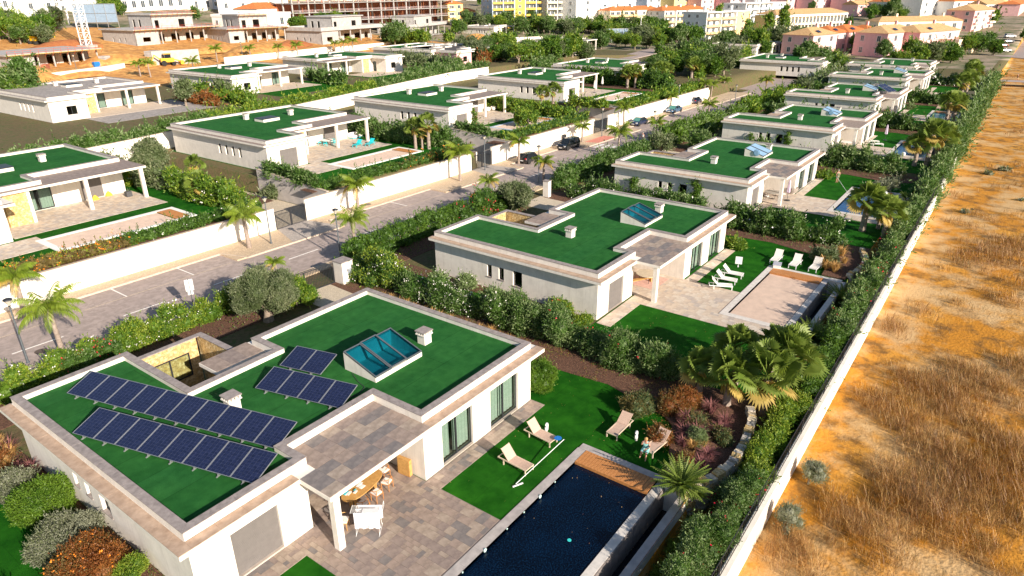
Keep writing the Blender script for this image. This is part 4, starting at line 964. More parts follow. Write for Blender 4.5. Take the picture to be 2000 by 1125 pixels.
sheetcloth(-.27, -.6, .6, .95, 1).build('hanging_sheet', sh, rk); sheetcloth(.26, -.65, .5, .8, 2).build('hanging_sheet', sh, rk); sheetcloth(.0, -.5, .55, .5, 3).build('hanging_towel', sh, rk)
MB().quad((-.27, -.6, 1.28), (.0, -.6, 1.285), (.0, .2, 1.285), (-.27, .2, 1.28)).build('folded_sheet', sh, rk)
# second villa: round table and rug, tilted bench
def round_table(loc, r, m, label, lm=None):
    o = empty('garden_table', loc, 0, label, 'table'); MB().lathe((0, 0, .7), [(r, 0), (r, .04)], 20).build('tabletop', m, o); g = MB().tube([(0, 0, 0), (0, 0, .7)], .02, 5).mesh('leg', lm or darkmetal)
    for a in range(4): inst('leg', g, o, (r*.7*math.cos(a*PI/2+.7), r*.7*math.sin(a*PI/2+.7), 0))
    return o
sheet('patio_rug', rect(50.2, 53.2, 22.2, 25.0), .045, mat('pink_rug', (.60, .38, .32), .95, .1, 4), th=.01)
round_table((51.6, 23.6, .05), .95, mat('stone_table', (.52, .45, .35), .7, .1, 3), 'large round stone-topped table under the canopy of the second villa')
bn = empty('timber_bench', (49.0, 24.8, .03), -.5, 'long folding timber bench on the terrace of the second villa', 'bench'); MB().box(0, 3.4, -.2, .2, .4, .46).build('seat', woodlight, bn)
for x in (.3, 3.1): MB().box(x-.04, x+.04, -.18, .18, 0, .4).build('leg', woodlight, bn)
def umbrella(loc, label, m, h=2.5, w=.16):
    o = empty('garden_umbrella', loc, 0, label, 'umbrella', 'closed garden umbrellas'); MB().lathe((0, 0, 0), [(.35, 0), (.35, .06), (.05, .1)], 12).build('base', darkmetal, o); MB().tube([(0, 0, .05), (0, 0, h)], .025, 6).build('pole', darkmetal, o)
    q = MB(); n = 12; prof = [(.05, h+.05), (.10, h-.2), (w, h*.62), (w*1.15, h*.42), (w*.6, h*.38)]; i = len(q.v)
    for r, z in prof:
        for k in range(n): t = 2*PI*k/n; rr = r*(1+.28*(k % 2)); q.v.append((rr*math.cos(t), rr*math.sin(t), z))
    for j in range(4):
        for k in range(n): q.f.append((i+j*n+k, i+(j+1)*n+k, i+(j+1)*n+(k+1) % n, i+j*n+(k+1) % n)); q.m.append(0)
    q.build('canopy', m, o); return o
lil = mat('lilac_fabric', (.52, .42, .55), .9, .1, 8); wfab = mat('white_fabric', (.75, .72, .68), .9, .05, 8)
x, y = at(1537, 392, 0); umbrella((x, y, .03), 'closed lilac umbrella on the terrace of the third villa', lil)
x, y = at(1728, 274, 0); umbrella((x, y, .03), 'closed pale lilac umbrella behind the loungers of the fourth villa', lil)
umbrella((168.6, 13.8, .03), 'closed white umbrella between the two beige loungers', wfab, 3.2, .22)
for k, px in enumerate((1161, 1176)): x, y = at(px, 181-k*8, 2.3); umbrella((x, y, 2.33), ['closed white umbrella nearer the house on the third left terrace', 'closed white umbrella nearer the lawn on the third left terrace'][k], wfab, 2.6, .2)
# third villa dining group
wick = mat('grey_wicker', (.30, .26, .23), .85, .15, 20)
round_table((84.2, 22.8, .03), 1.0, mat('glass_table', (.35, .33, .30), .3, .05, 3), 'round dining table with pale chairs under the canopy of the third villa')
for k in range(5):
    a = k*1.25+.4; chair((84.2+1.35*math.cos(a), 22.8+1.35*math.sin(a), .03), a-PI/2, ['wicker chair facing the lawn', 'wicker chair nearest the column', 'wicker chair nearest the house glass', 'wicker chair nearest the garage wall', 'wicker chair facing the pool'][k]+' at the third villa table', 'wicker chairs at the third villa table', wick, chairseat)
eg = empty('egg_chair', (87.6, 21.4, .03), .5, 'round grey wicker pod chair behind the closed lilac umbrella', 'chair'); MB().lathe((0, 0, 0), [(.2, .0), (.5, .12), (.62, .45), (.66, .75), (.6, .77), (.5, .4), (.3, .35)], 14).build('shell', wick, eg); MB().lathe((0, 0, .38), [(.44, 0), (.44, .1), (.3, .14)], 12).build('cushion', chairseat, eg)
for vx, vy, lab in ((120.3, 22.5, 'fourth'), (157, 22.5, 'fifth')): round_table((vx, vy, .05), .9, woodlight if vx > 150 else chairseat, 'dining table under the canopy of the %s right villa' % lab)
# turquoise group on the left
x, y = at(640, 283, 2.3); o = round_table((x, y, 2.33), .9, chairseat, 'white round table among turquoise chairs on the left terrace', aqua)
for k in range(5): a = k*1.26; chair((x+1.15*math.cos(a), y+1.15*math.sin(a), 2.33), a-PI/2, 'turquoise chair '+['beside the column', 'against the house', 'nearest the stone pillar', 'facing the pool, left one', 'facing the pool, right one'][k]+' at the white table', 'turquoise chairs round the white table', aqua, aqua)
x, y = at(690, 272, 2.3); m = empty('outdoor_sofa', (x, y, 2.33), .05, 'white outdoor daybed beside the turquoise table', 'sofa'); MB().box(0, 2.2, 0, 1.2, .15, .45).build('seat', chairseat, m); MB().box(0, 2.2, 1.0, 1.25, .45, .8).build('backrest', chairseat, m); MB().box(.05, 2.15, .05, 1.15, 0, .15).build('base', aqua, m)
for (px, py) in ((953, 218), (964, 216)): 
    x, y = at(px, py, 2.3); m = empty('wicker_armchair', (x, y, 2.33), .3, 'white wicker tub chair '+('nearer the column' if px == 953 else 'farther from the column')+' of the villa with wicker seats', 'armchair', 'white wicker tub chairs'); MB().lathe((0, 0, 0), [(.35, .1), (.5, .3), (.55, .75), (.5, .76), (.42, .42), (.3, .4)], 12).build('shell', offw, m); MB().lathe((0, 0, .4), [(.38, 0), (.38, .1)], 10).build('cushion', chairseat, m)
gs = mat('charcoal_fabric', (.07, .07, .075), .9, .1, 6)
for (px, py, l) in ((1088, 183, 'charcoal sofa beside the white umbrella on the third left terrace'), (1110, 180, 'second charcoal sofa towards the lawn on the third left terrace'), (153, 391, 'charcoal outdoor bench box against the near left villa wall')):
    x, y = at(px, py, 2.3); m = empty('outdoor_sofa', (x, y, 2.33), 0, l, 'sofa' if px > 200 else 'bench'); MB().box(0, 1.9, 0, .8, .1, .42).build('seat', gs, m); MB().box(0, 1.9, .65, .82, .42, .72).build('backrest', gs, m)
for (px, py, l) in ((252, 384, 'square charcoal planter by the corner column of the near left villa'),):
    x, y = at(px, py, 2.3); m = empty('planter', (x, y, 2.33), 0, l, 'planter'); MB().box(-.3, .3, -.3, .3, 0, .6).build('pot', gs, m); mm = MB()
    for k in range(14): a = k*.9; mm.tri((.04*math.cos(a), .04*math.sin(a), .6), (.04*math.cos(a+1), .04*math.sin(a+1), .6), (.35*math.cos(a), .35*math.sin(a), .95))
    mm.build('succulent', L_GRY[0], m)
yel = mat('yellow_fabric', (.75, .45, .05), .9, .1, 5)
for (px, py, l) in ((187, 390, 'yellow cone-shaped floor lamp left of the grey shutter'), (213, 382, 'yellow cone-shaped floor lamp right of the grey shutter')):
    x, y = at(px, py, 2.3); tag(MB().lathe((0, 0, 0), [(.42, 0), (.3, .25), (.06, .5)], 10).build('floor_cone', yel, None, (x, y, 2.33)), l, 'floor cone')
# ball lamps and small things on lawns
for (px, py, l) in ((1735, 367, 'white ball lamp on the lawn of the third villa'), (1728, 382, 'second white ball lamp near the pool deck of the third villa'), (1764, 304, 'white ball lamp at the pool corner of the fourth villa')):
    x, y = at(px, py, 0); tag(MB().lathe((0, 0, 0), [(.12, 0), (.25, .12), (.3, .28), (.25, .44), (.1, .54)], 12).build('ball_lamp', whitem, None, (x, y, 0)), l, 'garden lamp')
tw = empty('towel_stool', (61.4, 15.3, 0), .2, 'low stool under a blue and white striped towel beside the covered pool', 'stool'); MB().box(-.35, .6, -.3, .3, 0, .34).build('stool', whitem, tw); m = MB()
for k in range(10): m.box(-.4+k*.11, -.4+(k+1)*.11, -.36, .36, .34, .36, k % 2)
m.build('striped_towel', [whitem, mat('navy_stripe', (.05, .07, .2), .9, .05, 3)], tw)
fn_ = empty('patio_heater', (59.7, 18.3, 0), .3, 'white freestanding screen on the lawn behind the three loungers', 'screen'); MB().box(-.04, .04, -.3, .3, .25, .95).build('panel', whitem, fn_); MB().box(-.2, .2, -.05, .05, 0, .04).build('foot', whitem, fn_); MB().box(-.02, .02, -.02, .02, .04, .25).build('post', whitem, fn_)
x, y = at(1353, 266, 0)
ac = empty('air_conditioner', (111.2, 31.8+1.6, 0), 0, 'white air conditioner box against the fourth villa wall', 'air conditioner'); MB().box(-.4, 0, -.5, .5, .1, .8).build('casing', whitem, ac); MB().lathe((-.41, 0, .45), [(.01, 0), (.25, .01)], 10).build('fan_grille', darkmetal, ac)

# ================================================================== vegetation
def unit(a): return a/np.maximum(np.linalg.norm(a, axis=1, keepdims=True), 1e-9)
_q = []
for ax in range(3):
    for sg in (-1, 1):
        for i in range(3):
            for j in range(3):
                c = []
                for a, b in ((i, j), (i+1, j), (i+1, j+1), (i, j+1)):
                    p = [0, 0, 0]; p[ax] = sg; p[(ax+1) % 3] = -1+2*a/3; p[(ax+2) % 3] = -1+2*b/3; c.append(p)
                _q.append(c if sg > 0 else c[::-1])
QS = np.array(_q, float); QS = QS/np.linalg.norm(QS, axis=2, keepdims=True)      # 54 quads
def leaf_quads(P, N, L, W, rng, up=.25, rnd=.8):
    n = len(P); d = unit(N*.75+rng.normal(size=(n, 3))*rnd*.6+np.array([0, 0, up])); s = unit(np.cross(d, rng.normal(size=(n, 3))))
    ln = L*rng.uniform(.65, 1.25, (n, 1)); w = W*rng.uniform(.7, 1.2, (n, 1)); a = P-d*ln*.35; m = P+d*ln*.1
    return np.stack([a, m+s*w*.5, P+d*ln*.65, m-s*w*.5], 1)
def foliage_mesh(name, S, L, mats, cover=1.15, aspect=.38, seed=1, hull=.74, pale=.3, up=.25, flat=1.0, flower=None, fden=0, fsize=.1, keep=1.0, hollow=.86, shoots=.22):
    """S: (M,4) spheres; a shell of leaves on their outside over a low hull"""
    rng = np.random.default_rng(seed); S = np.asarray(S, float); W = L*aspect; area = 4*np.pi*S[:, 3]**2*flat
    cnt = np.maximum(6, (area*cover/(L*W*.5)*keep)).astype(int); idx = np.repeat(np.arange(len(S)), cnt); d = unit(rng.normal(size=(len(idx), 3)))
    r = S[idx, 3]*(1+rng.normal(size=len(idx))*.07-np.abs(rng.normal(size=len(idx)))*.06); P = S[idx, :3]+d*r[:, None]*np.array([1, 1, flat])
    ok = np.ones(len(P), bool)
    for k in range(len(S)):                       # drop leaves well inside a neighbouring clump
        c = S[k]; m = (idx != k); q = (P-c[:3])/np.array([1, 1, flat]); ok &= ~(m & ((q*q).sum(1) < (c[3]*hollow)**2))
    P = P[ok]; d = d[ok]
    ns = int(len(P)*shoots/7)                     # young shoots standing out of the crown
    if ns:
        pk = rng.integers(0, len(P), ns); sd = unit(d[pk]+rng.normal(size=(ns, 3))*.45+np.array([0, 0, .5])); t = np.linspace(0, 1, 7)[None, :, None]; sl = (L*rng.uniform(1.2, 3.4, (ns, 1, 1)))
        P = np.concatenate([P, (P[pk][:, None, :]+sd[:, None, :]*t*sl+rng.normal(size=(ns, 7, 3))*L*.12).reshape(-1, 3)]); d = np.concatenate([d, np.repeat(sd, 7, 0)])
    Q = leaf_quads(P, d, L, W, rng, up); n = len(Q)
    patch = np.sin(P[:, 0]*1.7+seed)+np.sin(P[:, 1]*2.1)+np.sin(P[:, 2]*3+P[:, 0])
    mi = (rng.random(n) < np.clip(pale+patch*.14, 0, 1)).astype(int)
    H = (S[:, None, None, 3:4]*hull*QS[None]*np.array([1, 1, flat])*rng.uniform(.9, 1.08, (len(S), 54, 1, 1))+S[:, None, None, :3]).reshape(-1, 4, 3)
    A = np.concatenate([Q, H]); MI = np.concatenate([mi, np.zeros(len(H), int)])
    me = npmesh(name, A.reshape(-1, 3), np.arange(len(A)*4).reshape(-1, 4), mats, MI)
    fl = None
    if flower:
        nf = int(area.sum()*fden); pick = rng.integers(0, len(P), min(nf, len(P))); P2 = P[pick]+d[pick]*L*.35
        cl = P2[:, None, :]+rng.normal(size=(len(P2), 3, 3))*fsize*.7; P3 = cl.reshape(-1, 3); FQ = leaf_quads(P3, np.repeat(d[pick], 3, 0), fsize, fsize*.9, rng, .3, 1.2)
        fl = npmesh('blossom', FQ.reshape(-1, 3), np.arange(len(FQ)*4).reshape(-1, 4), [flower])
    return me, fl
redf = mat('red_blossom', (.62, .015, .05), .6, 0); whif = mat('white_blossom', (.80, .76, .74), .6, 0); oraf = mat('orange_blossom', (.80, .25, .02), .6, 0)
def lod(x, y, base=.15): return base*max(.75, math.hypot(x, y)/38)**.97
SEED = [10]
def hedge(path, z, h, w, label, mats, base=.16, cover=1.25, pale=.3, flower=None, fden=.5, cat='hedge', rough=.22, name='hedge', group=None, aspect=.36, fsize=.11):
    SEED[0] += 1; rr = random.Random(SEED[0]); S = []
    x0, y0 = path[0]; mx = sum(p[0] for p in path)/len(path); my = sum(p[1] for p in path)/len(path); L = lod(mx, my, base); cover *= .84
    for a, b in zip(path, path[1:]):
        a = Vector(a); b = Vector(b); D = (b-a).length; d = (b-a)/D; nn = Vector((-d.y, d.x)); n = max(1, int(D/(w*.27)))
        for k in range(n):
            hh = h*(1+rr.uniform(-rough, rough*.8)); lv = max(1, round(hh/(w*.62)))
            for q in range(lv):
                r = w*.5*rr.uniform(.5, .92); zz = r*.75+(hh-r*1.6)*(q/(lv-1) if lv > 1 else 0); p = a+d*(D*(k+rr.random())/n)+nn*rr.uniform(-.26, .26)*w
                S.append((p.x-x0, p.y-y0, max(r*.6, zz), r))
    o = empty(name, (x0, y0, z), 0, label, cat, group)
    me, fl = foliage_mesh('foliage', S, L, mats, cover, aspect, SEED[0], pale=pale, flower=flower, fden=fden, fsize=max(fsize, L*.5))
    inst('foliage', me, o)
    if fl: tag(inst('blossom', fl, o), kind='stuff')
    st = MB()
    for k in range(0, len(S), 3): sx, sy, sz, sr = S[k]; st.tube([(sx, sy, -.05), (sx+rr.uniform(-.1, .1), sy, max(.2, sz-sr*.3))], .03, 4, cap=False)
    tag(st.build('stems', bark2, o), kind='stuff'); return o
def bushS(rx, h, n, rr, low=.35):
    S = []
    for k in range(n):
        a = rr.random()*2*PI; q = math.sqrt(rr.random())*.62; r = rx*rr.uniform(low, low+.22); S.append((rx*q*math.cos(a), rx*q*math.sin(a), max(r*.7, (h-r)*(1-q*q*.8)*rr.uniform(.35, 1)), r))
    return S
def bush(x, y, z, rx, h, label, mats, base=.13, cover=1.3, pale=.35, flower=None, fden=.4, cat='shrub', name='shrub', n=9, group=None, aspect=.4):
    SEED[0] += 1; rr = random.Random(SEED[0]); n = int(n*1.5); S = bushS(rx*1.1, h, n, rr, .24); cover *= .9; o = empty(name, (x, y, z), 0, label, cat, group)
    me, fl = foliage_mesh('foliage', S, lod(x, y, base), mats, cover, aspect, SEED[0], pale=pale, flower=flower, fden=fden); inst('foliage', me, o)
    if fl: tag(inst('blossom', fl, o), kind='stuff')
    MB().tube([(0, 0, -.05), (0, 0, h*.5)], [.06, .03], 5).build('stem', bark2, o); return o
def tree(x, y, z, ht, rx, rz_, label, mats, base=.15, n=26, cover=1.25, pale=.3, trunk=.2, lean=0, name='tree', cat='tree', group=None, aspect=.34, stem=bark2, gap=.42):
    """trunk with limbs to clumped crown; ht = trunk height to the crown's base"""
    SEED[0] += 1; rr = random.Random(SEED[0]); S = []; c = Vector((lean, 0, ht+rz_*.85)); o = empty(name, (x, y, z), 0, label, cat, group)
    for k in range(n):
        d = Vector((rr.gauss(0, 1), rr.gauss(0, 1), rr.gauss(0, .8))).normalized(); q = rr.uniform(.45, .8); r = min(rx, rz_)*rr.uniform(gap-.08, gap+.1)
        S.append((c.x+d.x*rx*q, d.y*rx*q, c.z+d.z*rz_*q, r))
    me, _ = foliage_mesh('crown', S, lod(x, y, base), mats, cover, aspect, SEED[0], pale=pale, hollow=.8); inst('crown', me, o)
    t = MB(); t.tube([(0, 0, -.1), (lean*.2+.05, .04, ht*.45), (lean*.6, -.03, ht), (c.x, c.y, c.z)], [trunk*1.35, trunk, trunk*.8, trunk*.35], 8, cap=False)
    for s in S[::3]: t.tube([(lean*.6, 0, ht*rr.uniform(.75, 1)), ((s[0]+lean*.6)*.5, s[1]*.5, ht*.5+s[2]*.5), s[:3]], [trunk*.45, trunk*.3, trunk*.12], 5, cap=False)
    t.build('trunk', stem, o, smooth=True); return o
# --- palms
def frond(mb, base, az, el, L, droop, n=22, ll=.5, lw=.035, m=0, vee=.5, rr=random):
    """feather frond: curved rachis with hanging leaflets"""
    p = Vector(base); d = Vector((math.cos(az)*math.cos(el), math.sin(az)*math.cos(el), math.sin(el))); side = Vector((-math.sin(az), math.cos(az), 0)); st = L/n; prev = p.copy(); pts = [p.copy()]
    for k in range(n):
        e = el-droop*((k+1)/n)**1.4; d = Vector((math.cos(az)*math.cos(e), math.sin(az)*math.cos(e), math.sin(e))); p = prev+d*st; t = (k+1)/n
        l = ll*math.sin(PI*min(1, .12+t*.86))**.7*rr.uniform(.85, 1.1)
        if k > 1:
            for s in (-1, 1):
                q = side*s*math.cos(vee)+d*.55+Vector((0, 0, -vee*rr.uniform(.7, 1.3))); q.normalize(); tip = prev+q*l+Vector((0, 0, -l*.25)); w = d*lw*(1.6 if t < .8 else 1)
                mid = prev+q*l*.5; mb.quad(tuple(prev), tuple(mid+w), tuple(tip), tuple(mid-w), m)
        prev = p; pts.append(p.copy())
    mb.tube(pts[::3]+[pts[-1]], .022, 3, m, cap=False)
def queen_palm(seed, th, n=15, L=2.3):
    rr = random.Random(seed); o = empty('palm_tree', (0, 0, -200)); t = MB(); cv = rr.uniform(-.15, .15)
    ring_ = []; 
    for k in range(14): z = th*k/13; ring_.append((cv*math.sin(z/th*1.6), 0, z))
    t.tube(ring_, [.17-.05*(k/13)+(.012 if k % 2 else 0) for k in range(14)], 8, cap=False); t.build('trunk', bark, o, smooth=True)
    cm = MB()
    for k in range(n):
        az = 2*PI*k/n*2.4+rr.random()*.4; age = k/n; el = lerp(1.25, .15, age)+rr.uniform(-.1, .1); frond(cm, (ring_[-1][0], 0, th), az, el, L*rr.uniform(.85, 1.1), lerp(1.4, 2.0, age), 26, .52, .03, 1 if (k > n-3 and seed % 2) else 0, .75, rr)
    cm.build('crown', [palm_m, palm_y], o); return o
def fan_palm(seed, th, n=26, R_=.95, tr=.2, skirt=True):
    rr = random.Random(seed); o = empty('fan_palm', (0, 0, -200)); t = MB(); m = 10
    t.tube([(0, 0, th*k/m-.05) for k in range(m+1)], [tr*(1.15-.3*k/m)*(1+.1*(k % 2)) for k in range(m+1)], 9, cap=False); t.build('trunk', bark, o)
    cm = MB()
    for k in range(n):
        az = k*2.4+rr.random()*.3; age = k/n; el = lerp(1.4, -.35, age**1.2); pl = rr.uniform(.7, 1.1)*(R_+.1); d = Vector((math.cos(az)*math.cos(el), math.sin(az)*math.cos(el), math.sin(el))); b = Vector((0, 0, th)); e = b+d*pl
        cm.tube([tuple(b), tuple(e)], .016, 3, 0, cap=False); side = Matrix.Rotation(rr.uniform(-1.0, 1.0), 3, d) @ Vector((-math.sin(az), math.cos(az), 0)); nrm = side.cross(d); ns = 20; fold = .25; mi = 1 if (age > .9 and skirt) else 0
        for q in range(ns):
            a = lerp(-1.9, 1.9, (q+.5)/ns); dd = d*math.cos(a)+side*math.sin(a); dd = (dd-nrm*fold*abs(math.sin(a))*.6).normalized(); l = R_*rr.uniform(.85, 1.05)*(1-.18*abs(a)/1.9); wv = dd.cross(nrm).normalized()*l*.085
            p1 = e+dd*l*.62; tip = p1+dd*l*.38+Vector((0, 0, -.22*l)); cm.quad(tuple(e), tuple(p1+wv), tuple(tip), tuple(p1-wv+nrm*.02), mi)
    cm.build('crown', [fan_m, palm_y], o)
    if skirt:
        sk = MB()
        for k in range(16):
            a = k*2.4; r = tr*1.3; sk.quad((r*.6*math.cos(a), r*.6*math.sin(a), th-.05), (r*1.7*math.cos(a+.25), r*1.7*math.sin(a+.25), th-.5), (r*1.6*math.cos(a), r*1.6*math.sin(a), th-1.1), (r*1.3*math.cos(a-.3), r*1.3*math.sin(a-.3), th-.45))
        sk.build('dead_skirt', palm_y, o)
    return o
def cycad(seed, n=44, L=1.15, m=None):
    rr = random.Random(seed); o = empty('cycad', (0, 0, -200)); MB().lathe((0, 0, -.05), [(.2, 0), (.24, .2), (.15, .4)], 9).build('trunk', bark2, o); cm = MB()
    for k in range(n): frond(cm, (0, 0, .35), k*2.4+rr.random()*.2, lerp(1.25, .12, k/n), L*rr.uniform(.85, 1.1), .55, 16, .20, .022, 0, .15, rr)
    cm.build('crown', m or fan_m, o); return o
def tuft(seed, n=70, h=.8, m=None, spread=.5):
    rr = random.Random(seed); mb = MB()
    for k in range(n):
        a = rr.random()*2*PI; r0 = rr.random()*.12; l = h*rr.uniform(.6, 1.1); s = spread*rr.uniform(.3, 1.1); b = Vector((r0*math.cos(a), r0*math.sin(a), 0)); mid = b+Vector((math.cos(a)*s*.4, math.sin(a)*s*.4, l*.7)); tip = b+Vector((math.cos(a)*s, math.sin(a)*s, l*rr.uniform(.65, 1))); w = Vector((-math.sin(a), math.cos(a), 0))*.014
        mb.quad(tuple(b-w), tuple(b+w), tuple(mid+w), tuple(mid-w)); mb.tri(tuple(mid-w), tuple(mid+w), tuple(tip))
    return mb.mesh('foliage', m or strawm)
QP = [queen_palm(s, th, n, L) for s, th, n, L in ((1, 3.0, 15, 2.1), (2, 3.3, 17, 2.3), (3, 2.7, 14, 2.0))]
FP = [fan_palm(s, th, n, R_, tr) for s, th, n, R_, tr in ((4, 2.7, 32, 1.0, .24), (5, 3.1, 30, .9, .2), (6, 1.9, 26, .95, .2))]
CY = cycad(7, 56, 1.35); CY2 = cycad(9, 34, .9)
def remove_proto(o):
    for ch in list(o.children): bpy.data.objects.remove(ch)
    bpy.data.objects.remove(o)
def place(p, x, y, z, label, cat, group, sc=1, rz=None):
    c = copy_tree(p, (x, y, z), random.random()*6.28 if rz is None else rz, sc, label, group); c['category'] = cat; return c
street = [(16.4, 60.55, 1.15, 'street palm before the white wall at the picture edge, its trunk bare and curved'), (15.4, 51.3, 1.15, 'drooping street palm nearest the camera on the hedge side of the road'), (36.25, 59.69, 1.3, 'street palm casting its shadow on the white wall left of the first barred gate'),
          (32.6, 50.2, .62, 'small street palm just behind the big olive tree'), (41.9, 50.6, 1.0, 'street palm on the hedge side next to the lamp post of the first barred gate'), (50.5, 59.6, 1.25, 'tall street palm in the middle of the long white wall of the turquoise terrace'), (63.2, 50.3, .85, 'yellowing street palm beside the pink oleanders of the second villa'),
          (68.2, 59.2, 1.2, 'street palm just before the second barred gate on the wall side'), (74.6, 50.1, 1.0, 'street palm on the hedge side before the third villa'), (81, 58.8, 1.1, 'street palm beside the parked dark hatchback'), (93.7, 49.2, 1.15, 'street palm carrying a blue sign beside the zebra crossing'),
          (99.3, 58.9, 1.0, 'street palm at the edge of the red paving'), (107, 49.2, 1.05, 'street palm on the hedge side beyond the walking person'), (115.3, 59.6, 1.1, 'street palm by the dark saloon on the wall side'), (131, 49.6, 1.15, 'street palm opposite the parked blue saloon'), (137, 60.3, 1.0, 'street palm beyond the blue saloon'),
          (157, 61, 1.05, 'street palm at the far end of the white street wall'), (169.6, 61.2, 1.1, 'wall-side street palm where the street widens'), (171, 51.5, 1.15, 'hedge-side street palm where the street widens'), (160, 60.6, .9, 'short street palm beside the last street lamp')]
for k, (x, y, s, l) in enumerate(street): place(QP[k % 3], x, y, 0, l, 'palm', 'queen palms along the street', s)
# second street behind the left rows
for k, px in enumerate((425, 490, 545, 583, 655, 672, 690, 275, 295, 380, 1050, 1105, 1130, 1155)):
    py = {0: 122, 1: 116, 2: 116, 3: 114, 4: 104, 5: 104, 6: 103, 7: 150, 8: 152, 9: 150, 10: 100, 11: 98, 12: 96, 13: 92}[k]; x, y, z = at_t(px, py)
    place(QP[(k+1) % 3], x, y, z, ['palm in front of the orange earth mound', 'second palm along the upper street wall', 'third palm along the upper street wall', 'bushy palm by the rusty steel heap', 'palm left of the grey concrete villa frame', 'middle palm before the grey concrete villa frame', 'palm right of the grey concrete villa frame', 'palm beside the yellow digger', 'low palm under the yellow digger', 'palm behind the olive at the left green-roofed villa', 'palm before the pink rendered villa', 'tall palm between the pink villa and the pale unfinished villa', 'thin palm before the pale unfinished villa', 'palm leaning at the billboard side'][k], 'palm', 'palms of the upper street', 1.1)
for k, (x, y, s, i, l) in enumerate([(37.7, 8.9, 1.15, 0, 'big fan palm with the fullest crown in the cluster by the boundary hedge'), (39.4, 8.3, 1.2, 1, 'fan palm of the near cluster closest to the boundary wall'), (39.2, 11.3, .95, 0, 'fan palm at the back of the near cluster, next to the covered pool'), (36.6, 10.8, 1.1, 2, 'low fan palm of the near cluster leaning over the lawn'), (41.2, 9.6, .85, 1, 'fan palm at the far side of the near cluster'), (36.9, 12.7, .9, 2, 'small fan palm at the lawn edge of the near cluster'),
    (77.0, 11.2, 1.2, 0, 'fan palm with the broadest crown by the third villa pool'), (76.6, 9.1, 1.1, 1, 'fan palm beside the broad-crowned one by the third villa pool'), (78.8, 10.0, .9, 2, 'low fan palm in the cluster by the third villa pool'), (113.0, 10.0, 1.45, 1, 'tall slanting fan palm nearer the fourth villa pool'), (115.0, 9.2, 1.45, 1, 'tall fan palm farther from the fourth villa pool'), (112, 11.4, 1.1, 0, 'leafy fan palm overhanging the fourth villa pool'),
    (149.9, 11.8, 1.35, 1, 'fan palm at the turquoise pool corner'), (153.7, 11.0, 1.3, 0, 'fan palm right behind the turquoise pool corner'), (157, 12.0, 1.2, 1, 'fan palm beyond the turquoise pool'), (186, 13, 1.4, 0, 'fan palm before the sixth right villa'), (190, 12.4, 1.4, 1, 'second fan palm before the sixth right villa'), (213, 13.5, 1.4, 0, 'fan palm near the end of the boundary hedge'), (217, 13.8, 1.4, 1, 'last fan palm at the end of the boundary hedge')]):
    place(FP[i], x, y, 0 if y > 9.35 else -1.3, l, 'palm', 'fan palms along the boundary', s*(1.0 if y > 9.35 else 1.12))
for k, (px, py, z, s, i, l) in enumerate([(395, 395, 2.3, 1.0, 2, 'broad fan palm in the shrubs between the two left gardens'), (440, 400, 2.3, .9, 2, 'fan palm beside the sunken garage doors'), (385, 345, 2.3, .8, 2, 'blue-green fan palm against the side wall of the turquoise villa'), (812, 291, 2.3, 1.0, 1, 'left fan palm of three beside the white gravel edge'), (838, 291, 2.3, 1.15, 1, 'tallest fan palm of three beside the white gravel edge'), (825, 290, 2.3, .7, 1, 'short middle fan palm of three beside the white gravel edge'),
     (1058, 217, 2.3, 1.05, 1, 'left fan palm beside the villa with wicker seats'), (1080, 215, 2.3, 1.15, 1, 'right fan palm beside the villa with wicker seats'), (1225, 172, 2.3, 1.2, 0, 'left dense fan palm before the fourth left villa'), (1240, 172, 2.3, 1.2, 1, 'second dense fan palm before the fourth left villa'), (1285, 168, 2.3, 1.3, 0, 'broad fan palm in the group at the street end garden'), (1350, 155, 2.0, 1.3, 0, 'fan palm of the dark clump by the turning circle'), (1375, 148, 2.0, 1.35, 0, 'tall fan palm of the dark clump by the turning circle'), (1300, 165, 2.0, 1.2, 0, 'fan palm leaning over the garden by the turning circle'), (860, 45, 6.5, 1.6, 1, 'fan palm before the yellow house with the red roof'), (895, 45, 6, 1.6, 1, 'fan palm right of the yellow house'), (720, 42, 8, 1.5, 1, 'fan palm before the concrete building frame'), (752, 42, 8, 1.5, 1, 'second fan palm before the concrete building frame')]):
    x, y = at(px, py, z); place(FP[i], x, y, T(x, y) if k > 13 else z, l, 'palm', 'garden fan palms', s)
for (x, y, z, s, l, p) in [(27.35, 9.75, .12, 1.25, 'large cycad at the corner of the pool deck', CY), (50.4, 9.2, -1.3, 1.4, 'cycad beside the channel of the covered pool', CY), (58.9, 8.9, -1.3, 1.4, 'cycad behind the covered pool deck', CY), (92.6, 9.6, 0, .9, 'cycad behind the deck of the third villa pool', CY2), (27.6, 8.9, 0, .6, 'small cycad under the large one by the stone wall', CY2)]:
    place(p, x, y, z, l, 'cycad', 'cycads by the pools', s)
for p in QP+FP+[CY, CY2]: remove_proto(p)
KIDS.clear()
